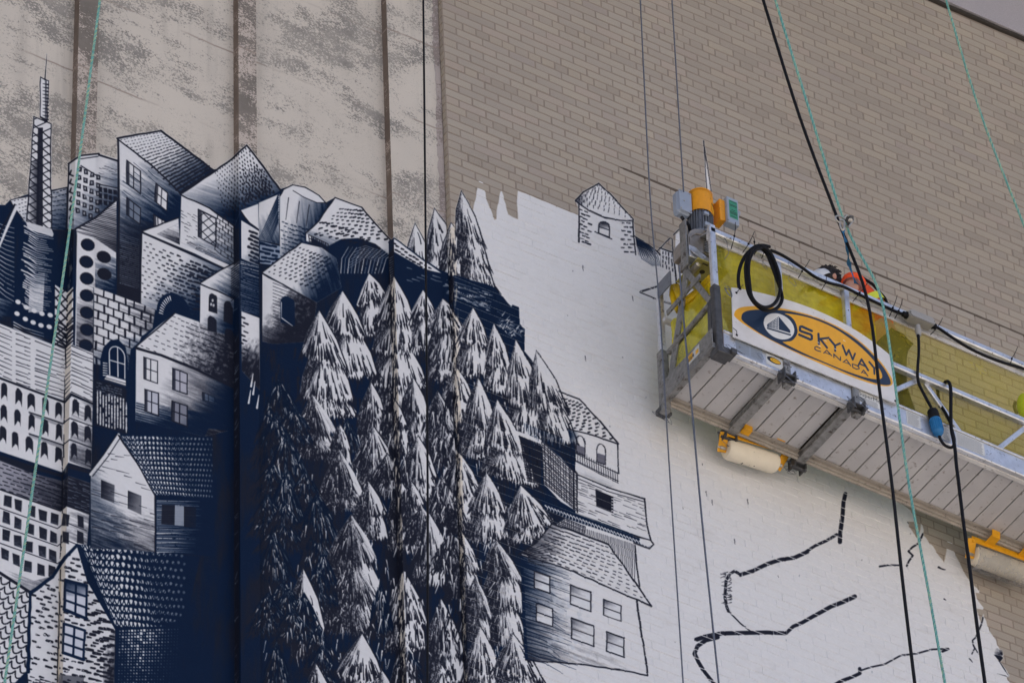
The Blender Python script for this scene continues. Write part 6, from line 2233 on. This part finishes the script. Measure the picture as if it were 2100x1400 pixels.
# zip ties
ZIPS = ["black zip tie on the rail just right of the hoist's post, leftmost of all", "black zip tie with a long slanted tail left of the hose coil's top", "short black zip tie at the left shoulder of the hose coil", "short black zip tie behind the very top of the hose coil",
        "short black zip tie at the right shoulder of the hose coil", "black zip tie with a slanted tail midway between hose coil and worker", "black zip tie on the cable below the worker's white cap", "black zip tie on the cable below the worker's orange vest",
        "left one of the pair of zip ties close to the junction box", "right one of the pair of zip ties, nearest the junction box's left gland", "black zip tie just right of the grey junction box", "black zip tie near the right edge where the cable meets the rail"]
for i, (x, y, l1, l2, sgn) in enumerate([(1506, 484, (2, -28), (-7, 28), 1), (1535, 500, (12, -25), (-12, 18), 1), (1547, 496, (-2, -10), (2, 12), 1), (1555, 508, (1, -10), (-8, 14), 1), (1568, 512, (2, -8), (-6, 18), 1), (1645, 556, (16, -24), (-8, 14), 1), (1693, 580, (1, -18), (-8, 14), 1),
                                         (1763, 600, (16, -20), (-14, 18), 1), (1831, 631, (9, -26), (-7, 18), 1), (1843, 637, (8, -24), (-8, 16), 1), (1921, 672, (12, -20), (-13, 14), 1), (2075, 735, (12, -24), (-4, 14), 1)]):
    mb = MB()
    pts = [(x + l2[0], y + l2[1], .572), (x + l2[0] * .4, y + l2[1] * .45, .606), (x, y, .60), (x + l1[0] * .5 + 1, y + l1[1] * .5, .60), (x + l1[0], y + l1[1], .585)]
    P_ = smooth(np.array(PTS(pts)), 4, False)
    mb.tube(list(P_), .0030, 5, .0022)
    mb.cbox(on_p(x, y, .612), PA * .006, PO * .004, PU * .006, .001)
    solo("zip_tie", mb, M_BLACK, ZIPS[i], "zip tie", "zip ties along the top rail")
# thin wire rings hanging from the rail
mb = MB()
for x, y, r in ((1568, 545, .045), (1622, 545, .05), (1625, 577, .07), (1770, 620, .055), (1560, 730, .05)):
    wire_loop(mb, on_p(x, y, .575), r * .5, (.2, -1, .1), .9, .0014)
part(pf, "wire_pin", mb, M_WIRE)

# ---------------------------------------------------------------- wall rollers


def roller(px0, py0, px1, py1, wrapped, label):
    r0, r1 = on_p(px0, py0, -.115), on_p(px1, py1, -.115)
    d = nrm(r1 - r0)
    th = thing("wall_roller", label, "roller", (r0 + r1) / 2, "rollers between the platform and the wall")
    L = np.linalg.norm(r1 - r0)
    R = .066
    mb = MB().lathe(r0, d, [(0, .004), (R * .55, .004), (R * .8, .0), (R * .94, .012), (R, .035), (R, L - .035), (R * .94, L - .012), (R * .8, L), (R * .55, L - .004), (0, L - .004)], 28)
    ro = part(th, "roller_sleeve", mb, M_CREAM)
    mb = MB()
    e1 = nrm(np.cross(d, PU))
    for k in range(10):
        tt, ang = prg.uniform(.05, L - .05), prg.uniform(1.6, 3.8)
        rr = prg.uniform(.003, .008) if k < 4 else .002
        nn = e1 * math.cos(ang) + np.cross(d, e1) * math.sin(ang)
        mb.lathe(r0 + d * tt + nn * (R + .0003), nn, [(rr, -.002), (rr * .9, .0006), (0, .0007)], 7)
    part(ro, "paint_spot", mb, M_PRINT)
    br = MB()
    tp = PU * (R + .006) + PO * .062
    br.bar(r0 - d * .05 + tp, r1 + d * .05 + tp, .009, .046, PU, .002)
    for e, s_ in ((r0, -1), (r1, 1)):
        br.bar(e + d * .05 * s_ + tp + PO * .004, e + d * .022 * s_ - PU * .02 - PO * .02, .009, .058, PO + PU, .002)
    bk = part(th, "roller_bracket", br, M_YEL)
    for f_ in (.20, .86):
        c = r0 * (1 - f_) + r1 * f_ + tp
        m_ = MB()
        m_.bar(c - PO * .01, c + PO * .080 + PU * .006, .066, .010, PU, .002)
        m_.bar(c + PO * .082 - PU * .006, c + PO * .088 + PU * .052, .060, .009, PO, .002)
        part(bk, "hook_plate", m_, M_YEL)
    part(th, "axle_bolt", MB().lathe(r0 - d * .035, -d, [(.012, -.03), (.012, .008), (.007, .01), (.007, .03), (0, .03)], 8), M_BOLT)
    part(th, "axle_bolt", MB().lathe(r1 + d * .035, d, [(.012, -.03), (.012, .008), (0, .009)], 8), M_BOLT)
    if wrapped:
        wv_ = MB()
        V, F = [], []
        n = 20
        r_ = np.random.default_rng(4)
        for i in range(13):
            for k in range(n):
                t_ = 2 * math.pi * k / n
                e1 = nrm(np.cross(d, PU))
                nn = e1 * math.cos(t_) + np.cross(d, e1) * math.sin(t_)
                low = max(0, -float(nn @ PU))
                V.append(r0 + d * (L * (i / 12. * 1.06 - .03)) + nn * (R + .006 + .03 * low ** 2 + abs(r_.normal(0, .004))))
        for i in range(12):
            for k in range(n):
                F.append((i * n + k, i * n + (k + 1) % n, (i + 1) * n + (k + 1) % n, (i + 1) * n + k))
        part(th, "plastic_wrap", wv_.add(V, F, True), M_CLEAR)


roller(1489, 920, 1591, 951, False, "cream foam roller in a yellow bracket under the left part of the platform")
roller(1997, 1138, 2100, 1176, True, "cream foam roller wrapped in clear plastic at the right edge")

# ---------------------------------------------------------------- ropes and wires


def rope_line(P0, P1, ext=0.6):
    """continue a hanging line a little above and below what the picture shows"""
    P0, P1 = np.asarray(P0), np.asarray(P1)
    d = P1 - P0
    return [P0 - d * ext, P0, P0 + d * .5, P1, P1 + d * ext]


def twisted(P, rad, pitch):
    """three laid strands"""
    mb = MB()
    Pm = np.array(P)
    seg = np.linalg.norm(Pm[1:] - Pm[:-1], axis=1)
    cum = np.concatenate([[0], np.cumsum(seg)])
    n = int(cum[-1] / pitch * 7)
    s_ = np.linspace(0, cum[-1], n)
    C = np.stack([np.interp(s_, cum, Pm[:, k]) for k in range(3)], 1)
    d = nrm(Pm[-1] - Pm[0])
    a = nrm(np.cross(d, (0, 1, 0)))
    b = np.cross(d, a)
    for j in range(3):
        ph = s_ / pitch * 2 * math.pi + j * 2.0944
        mb.tube(list(C + (a * np.cos(ph)[:, None] + b * np.sin(ph)[:, None]) * rad * .52), rad * .58, 5, cap=False)
    return mb


def W(px, py, Y):
    return on_wall(px, py, Y)


def curve(pts, n=6):
    return list(smooth(np.array(pts), n, False))


def hang(pts, n=6):
    """carry a hanging line straight on, up to the added shade slab and a good way further down"""
    P = [np.asarray(p, float) for p in pts]
    u = P[0] - P[2]
    w = P[-1] - P[-3] if len(P) > 3 else P[-1] - P[-2]
    top = P[0] + u * ((6.52 - P[0][2]) / u[2])
    bot = P[-1] + w * ((P[-1][2] - (P[-1][2] - 6.)) / abs(w[2]))
    return [top] + curve(P, n) + [bot]


solo("safety_rope", twisted(hang([W(217, -90, -.35), W(205, 0, -.36), W(150, 420, -.40), W(96, 800, -.44), W(40, 1190, -.48), W(8, 1410, -.5), W(-2, 1490, -.51)]), .0078, .046), M_TEAL, "teal twisted rope hanging in front of the mast and town at the left edge", "rope", "twisted teal safety ropes")
solo("safety_rope", twisted(hang([W(1565, -90, -1.5), W(1590, 0, -1.5), W(1655, 210, -1.48), W(1732, 455, -1.45), W(1800, 590, -1.5), W(1826, 720, -1.6), W(1862, 980, -1.75), W(1905, 1215, -1.85), W(1938, 1400, -1.95), W(1955, 1490, -2.)]), .0084, .05), M_TEAL, "teal twisted rope carrying the rope grab, in front of the platform", "rope", "twisted teal safety ropes")
solo("safety_rope", twisted(hang([W(1917, -90, -1.1), W(1940, 0, -1.1), W(2012, 235, -1.1), W(2100, 462, -1.1), W(2140, 560, -1.1)]), .0078, .046), M_TEAL, "teal twisted rope across the upper right corner of the brick wall", "rope", "twisted teal safety ropes")
solo("lifeline", MB().tube(hang([W(866, -90, -.5), W(868, 0, -.5), W(873, 500, -.5), W(877, 1000, -.5), W(877, 1400, -.5), W(877, 1490, -.5)]), .0066, 8), M_BLACK, "thin straight black rope hanging over the forest and concrete", "rope", "black lines hanging down the wall")
solo("lifeline", MB().tube(hang([W(1538, -90, -1.3), W(1565, 0, -1.3), W(1640, 240, -1.3), W(1720, 455, -1.3), W(1778, 612, -1.4), W(1805, 810, -1.6), W(1830, 1000, -1.75), W(1852, 1200, -1.9), W(1876, 1400, -2.), W(1888, 1490, -2.)]), .0100, 8), M_BLACK, "thick black rope passing in front of the oval logo sign", "rope", "black lines hanging down the wall")
solo("hoist_wire", MB().tube(hang([W(1308, -90, -.45), W(1313, 0, -.45), W(1333, 400, -.45), W(1352, 620, -.45), W(1366, 850, -.45), W(1383, 1120, -.45), W(1401, 1400, -.45), W(1407, 1490, -.45)]), .0048, 6), M_WIRE, "left one of two thin grey steel wires, hanging clear beside the hoist", "wire", "steel suspension wires")
solo("hoist_wire", MB().tube([W(1372, -90, -.55) + (W(1372, -90, -.55) - W(1378, 0, -.55)) * ((6.52 - W(1372, -90, -.55)[2]) / (W(1372, -90, -.55)[2] - W(1378, 0, -.55)[2]))] + curve([W(1372, -90, -.55), W(1378, 0, -.55), W(1390, 200, -.55), W(1402, 393, -.55)]), .0048, 6), M_WIRE, "thin grey steel wire running from above into the grey control box", "wire", "steel suspension wires")
solo("hoist_wire", MB().tube(curve([W(1393, 545, -.58), W(1398, 610, -.58), W(1408, 720, -.60), W(1421, 860, -.62), W(1441, 1080, -.62), W(1474, 1400, -.62), W(1484, 1490, -.62)]) + [W(1484, 1490, -.62) + (0, 0, -6.)], .0062, 6), M_WIRE, "thin grey steel wire hanging from the hoist past the end frame", "wire", "steel suspension wires")

# rope grab, carabiner and lanyard strap
rg = thing("rope_grab", "steel rope grab clamped on the teal rope above the worker", "rope grab", W(1740, 455, -1.46))
c = W(1739, 452, -1.46)
mb = MB().cbox(c, nrm(rt) * .020, nrm(fw) * .016, nrm(up) * .034, .006)
mb.cbox(W(1746, 449, -1.5), nrm(rt) * .014, nrm(fw) * .012, nrm(up) * .020, .005)
part(rg, "grab_body", mb, M_STEELD)
mb = MB().tube([W(1733, 460, -1.48), W(1740, 466, -1.5), W(1750, 452, -1.5), W(1748, 444, -1.5), W(1736, 442, -1.5), W(1731, 449, -1.49)], .006, 6)
mb.lathe(W(1744, 452, -1.5), -fw, [(.014, 0), (.014, .012), (.006, .016), (0, .016)], 10)
part(rg, "grab_cam", mb, M_BOLT)
ca = thing("carabiner", "silver carabiner joining the blue strap to the rope grab", "carabiner", W(1722, 452, -1.48))
mb = MB().tube(curve([W(1732, 449, -1.48), W(1722, 443, -1.48), W(1714, 444, -1.48), W(1715, 451, -1.48), W(1722, 456, -1.48), W(1730, 452, -1.48), W(1733, 448, -1.48)], 5), .0055, 6)
part(ca, "carabiner_ring", mb, M_BOLT)
mb = MB().tube(curve([W(1722, 452, -1.48), W(1729, 452, -1.49), W(1732, 458, -1.49), W(1731, 468, -1.49), W(1728, 472, -1.48), W(1724, 466, -1.48), W(1722, 456, -1.48)], 5), .0065, 6)
part(ca, "snap_hook", mb, M_BOLT)
V, F = [], []
S = curve([W(1728, 468, -1.48), W(1731, 483, -1.42), W(1736, 500, -1.3), W(1739, 520, -1.15), W(1741, 540, -1.0), W(1746, 556, -.88), W(1754, 578, -.72), W(1762, 594, -.62), W(1768, 606, -.56)], 4)
for i, p in enumerate(S):
    tw = 1.25 * math.sin(i * .37)
    w = .013 + .004 * math.sin(i * 1.3)
    d = (rt * math.cos(tw) + fw * math.sin(tw) * .9)
    V += [p - d * w, p + d * w]
    if i:
        F.append((2 * i - 2, 2 * i - 1, 2 * i + 1, 2 * i))
mb = MB().add(V, F, True)
mb.add([np.array(v) + fw * .002 for v in V], [q[::-1] for q in F], True)
solo("lanyard", mb, simple("blue_webbing", lin(28, 112, 172), .7, 0, .25, 50, (lin(170, 190, 205), 60, .66)), "twisted blue lanyard strap running down to the worker in the orange vest", "strap")
# ---------------------------------------------------------------- worker bending over on the deck
SK = simple("skin", lin(196, 146, 124), .55, 0, .06, 30)
M_VEST = simple("orange_vest", lin(236, 84, 40), .8, 0, .08, 24, None, .2)
M_STRIP = simple("lime_tape", lin(206, 214, 60), .5, 0, .05)
M_PANTS = simple("dark_trousers", lin(54, 58, 50), .85, 0, .15, 30)
M_HAIR = simple("dark_hair", lin(34, 28, 26), .6, 0, .3, 90)
M_HAT = simple("white_hat", lin(208, 210, 214), .4, 0, .03)


def skin_body(name, joints, bones, mat, parent, sub=2):
    loc = np.array(parent.location)
    me = bpy.data.meshes.new(name)
    me.from_pydata([tuple(np.array(j[0]) - loc) for j in joints], bones, [])
    ob = bpy.data.objects.new(name, me)
    COL.objects.link(ob)
    sm = ob.modifiers.new("skin", 'SKIN')
    sm.use_smooth_shade = True
    for i, j in enumerate(joints):
        r = j[1]
        me.skin_vertices[0].data[i].radius = r if isinstance(r, tuple) else (r, r)
        me.skin_vertices[0].data[i].use_root = (i == 0)
    sb_ = ob.modifiers.new("sub", 'SUBSURF')
    sb_.levels = sb_.render_levels = sub
    dg = bpy.context.evaluated_depsgraph_get()
    m2 = bpy.data.meshes.new_from_object(ob.evaluated_get(dg))
    bpy.data.objects.remove(ob)
    m2.materials.clear()
    m2.materials.append(mat)
    m2.polygons.foreach_set("use_smooth", [True] * len(m2.polygons))
    o2 = bpy.data.objects.new(name, m2)
    COL.objects.link(o2)
    o2.parent = parent
    return o2


Pw = lambda a, o, u: pp(a - (.045 if u > .8 else .03), o - .06, u - (.050 if u > .8 else .02 if u > .3 else 0.))
wk = thing("person", "worker in orange vest and white cap bending over behind the platform rail", "person", Pw(1.35, .33, .04))
pel, chest, neck, head = Pw(1.47, .33, 1.02), Pw(1.26, .33, 1.30), Pw(1.165, .34, 1.345), Pw(1.085, .34, 1.325)
J = [(pel, (.10, .12)), (Pw(1.38, .33, 1.17), (.10, .115)), (chest, (.10, .13)), (neck, .054), (Pw(1.13, .34, 1.34), .060), (head, .086), (Pw(1.035, .34, 1.275), .058),
     (Pw(1.48, .25, .93), .092), (Pw(1.40, .24, .54), .066), (Pw(1.50, .24, .12), .044), (Pw(1.43, .25, .075), .040), (Pw(1.34, .25, .062), .028),
     (Pw(1.50, .42, .93), .092), (Pw(1.47, .43, .54), .066), (Pw(1.58, .43, .12), .044), (Pw(1.51, .43, .075), .040), (Pw(1.42, .43, .062), .028),
     (Pw(1.215, .455, 1.305), .050), (Pw(1.15, .475, 1.15), .047), (Pw(1.09, .46, 1.03), .042), (Pw(.97, .40, .93), .032), (Pw(.92, .36, .90), .036),
     (Pw(1.215, .19, 1.30), .050), (Pw(1.10, .13, 1.10), .048), (Pw(.93, .14, 1.00), .034), (Pw(.87, .14, .985), .036)]
Bn = [(0, 1), (1, 2), (2, 3), (3, 4), (4, 5), (5, 6), (0, 7), (7, 8), (8, 9), (9, 10), (10, 11), (0, 12), (12, 13), (13, 14), (14, 15), (15, 16), (2, 17), (17, 18), (18, 19), (19, 20), (20, 21), (2, 22), (22, 23), (23, 24), (24, 25)]
body = skin_body("body", J, Bn, SK, wk)
# hands: five fingers each
mb = MB()
for c, o_ in ((Pw(.92, .36, .90), .36), (Pw(.87, .14, .985), .14)):
    for k in range(4):
        b = c + PO * (-.024 + .016 * k) - PA * .02
        ln = (.06, .072, .068, .052)[k]
        mb.tube([b, b - PA * ln * .5 - PU * .006, b - PA * ln * .85 - PU * .026, b - PA * ln * .95 - PU * .04], .0082, 6, .006)
    b = c + PO * .03
    mb.tube([b, b + PO * .018 - PA * .02 - PU * .01, b + PO * .014 - PA * .045 - PU * .022], .0095, 6, .007)
part(wk, "fingers", mb, SK)
# face: nose, ear, eyes, mouth
fdir, udir = nrm(-PA * .75 - PU * .66), nrm(-PA * .66 + PU * .75)
mb = MB().ball(head + fdir * .098 - udir * .012, .018, 8, 6, (1, .8, 1))
mb.ball(head + PO * .086 - fdir * .005 - udir * .0, .024, 8, 6, (.7, .35, 1.2))
mb.ball(head - PO * .086 - fdir * .005, .024, 8, 6, (.7, .35, 1.2))
part(wk, "nose_and_ears", mb, SK)
mb = MB()
for s_ in (-1, 1):
    mb.ball(head + fdir * .086 + PO * .032 * s_ + udir * .016, .010, 8, 6)
part(wk, "eyes", mb, M_PRINT)
part(wk, "mouth", MB().bar(head + fdir * .088 - udir * .052 - PO * .022, head + fdir * .088 - udir * .052 + PO * .022, .008, .007), simple("lips", lin(150, 86, 78), .5))
mb = MB()
RH = np.stack([-fdir, PO, udir], 1)
mb.ball(head - fdir * .022 + udir * .020, .100, 18, 12, (1.02, .95, .98), RH)
hrng = np.random.default_rng(8)
for k in range(90):
    d = nrm(np.array([hrng.normal(), hrng.normal(), hrng.normal()]))
    if d @ fdir > .25:
        continue
    b = head - fdir * .022 + udir * .02 + d * .092
    mb.tube([b, b + d * .008 - fdir * .014, b + d * .005 - udir * .012 - fdir * .028 + hrng.normal(0, .004, 3)], .008, 5, .002)
part(wk, "hair", mb, M_HAIR)
cc = head + udir * .025 + fdir * .055
mb = MB().lathe(cc, udir, [(.098, 0), (.097, .022), (.086, .048), (.06, .068), (.028, .077), (0, .079)], 22)
mb.prism([cc + fdir * (.09 + .09 * math.sin(t_)) + PO * .1 * math.cos(t_) for t_ in np.linspace(0, math.pi, 10)], udir * .008)
part(wk, "cap", mb, M_HAT)
# vest: a shell over chest and back, open at the arms
J2 = [(Pw(1.475, .33, 1.00), (.155, .175)), (Pw(1.385, .33, 1.165), (.158, .178)), (Pw(1.29, .33, 1.27), (.158, .198)), (Pw(1.21, .335, 1.32), (.118, .19)), (Pw(1.17, .335, 1.33), (.082, .125))]
ve = skin_body("vest", J2, [(0, 1), (1, 2), (2, 3), (3, 4)], M_VEST, wk)
mb = MB()
for oo in (.505, .165):
    c = Pw(1.195, .462 if oo > .3 else .175, 1.25)
    d = nrm(Pw(1.15, .475 if oo > .3 else .13, 1.16) - Pw(1.215, .455 if oo > .3 else .19, 1.315))
    mb.lathe(c - d * .05, d, [(.082, 0), (.080, .03), (.070, .044), (.066, .042), (.068, .02)], 20)
part(wk, "vest_armhole", mb, M_VEST)


def band(c, ax_, ra, rb, w, mat, name):
    e1 = nrm(np.cross(ax_, PO))
    V, F = [], []
    n = 28
    for k in range(n):
        t_ = 2 * math.pi * k / n
        p = c + e1 * ra * math.cos(t_) + PO * rb * math.sin(t_)
        V += [p - ax_ * w, p + ax_ * w]
    for k in range(n):
        a, b = 2 * k, 2 * ((k + 1) % n)
        F.append((a, b, b + 1, a + 1))
    part(wk, name, MB().add(V, F, True), mat)


tor = nrm(chest - pel)
band(Pw(1.345, .33, 1.215), tor, .164, .184, .026, M_STRIP, "reflective_band")
sj = [(Pw(1.475, .33, .99), (.14, .16)), (Pw(1.485, .25, .90), .104), (Pw(1.405, .24, .54), .078), (Pw(1.50, .24, .14), .066), (Pw(1.50, .42, .90), .104), (Pw(1.475, .43, .54), .078), (Pw(1.58, .43, .14), .066)]
skin_body("trousers", sj, [(0, 1), (1, 2), (2, 3), (0, 4), (4, 5), (5, 6)], M_PANTS, wk)
mb = MB()
for a_, o_ in ((1.40, .245), (1.48, .43)):
    mb.ball(Pw(a_ + .02, o_, .085), .05, 12, 8, (2.6, 1.0, .9), np.stack([PA, PO, PU], 1))
part(wk, "boot", mb, M_PRINT)
part(wk, "harness_strap", MB().tube([Pw(1.50, .45, 1.18), Pw(1.44, .47, 1.27), Pw(1.36, .46, 1.36), Pw(1.27, .42, 1.44)], .010, 6), M_BLACK)
# lime garment at the edge of the frame
mb = MB()
cL = on_p(2104, 835, .40)
mb.ball(cL, .1, 18, 12, (.62, .5, 1.15))
lime = thing("lime_garment", "lime green garment behind the yellow film at the right edge", "garment", cL)
part(lime, "garment_body", mb, simple("lime_cloth", lin(176, 214, 30), .8, 0, .12, 16, None, .3))
part(lime, "garment_strap", MB().tube([on_p(2082, 825, .46), on_p(2080, 832, .47), on_p(2082, 840, .46), on_p(2086, 848, .455)], .012, 6), M_PRINT)
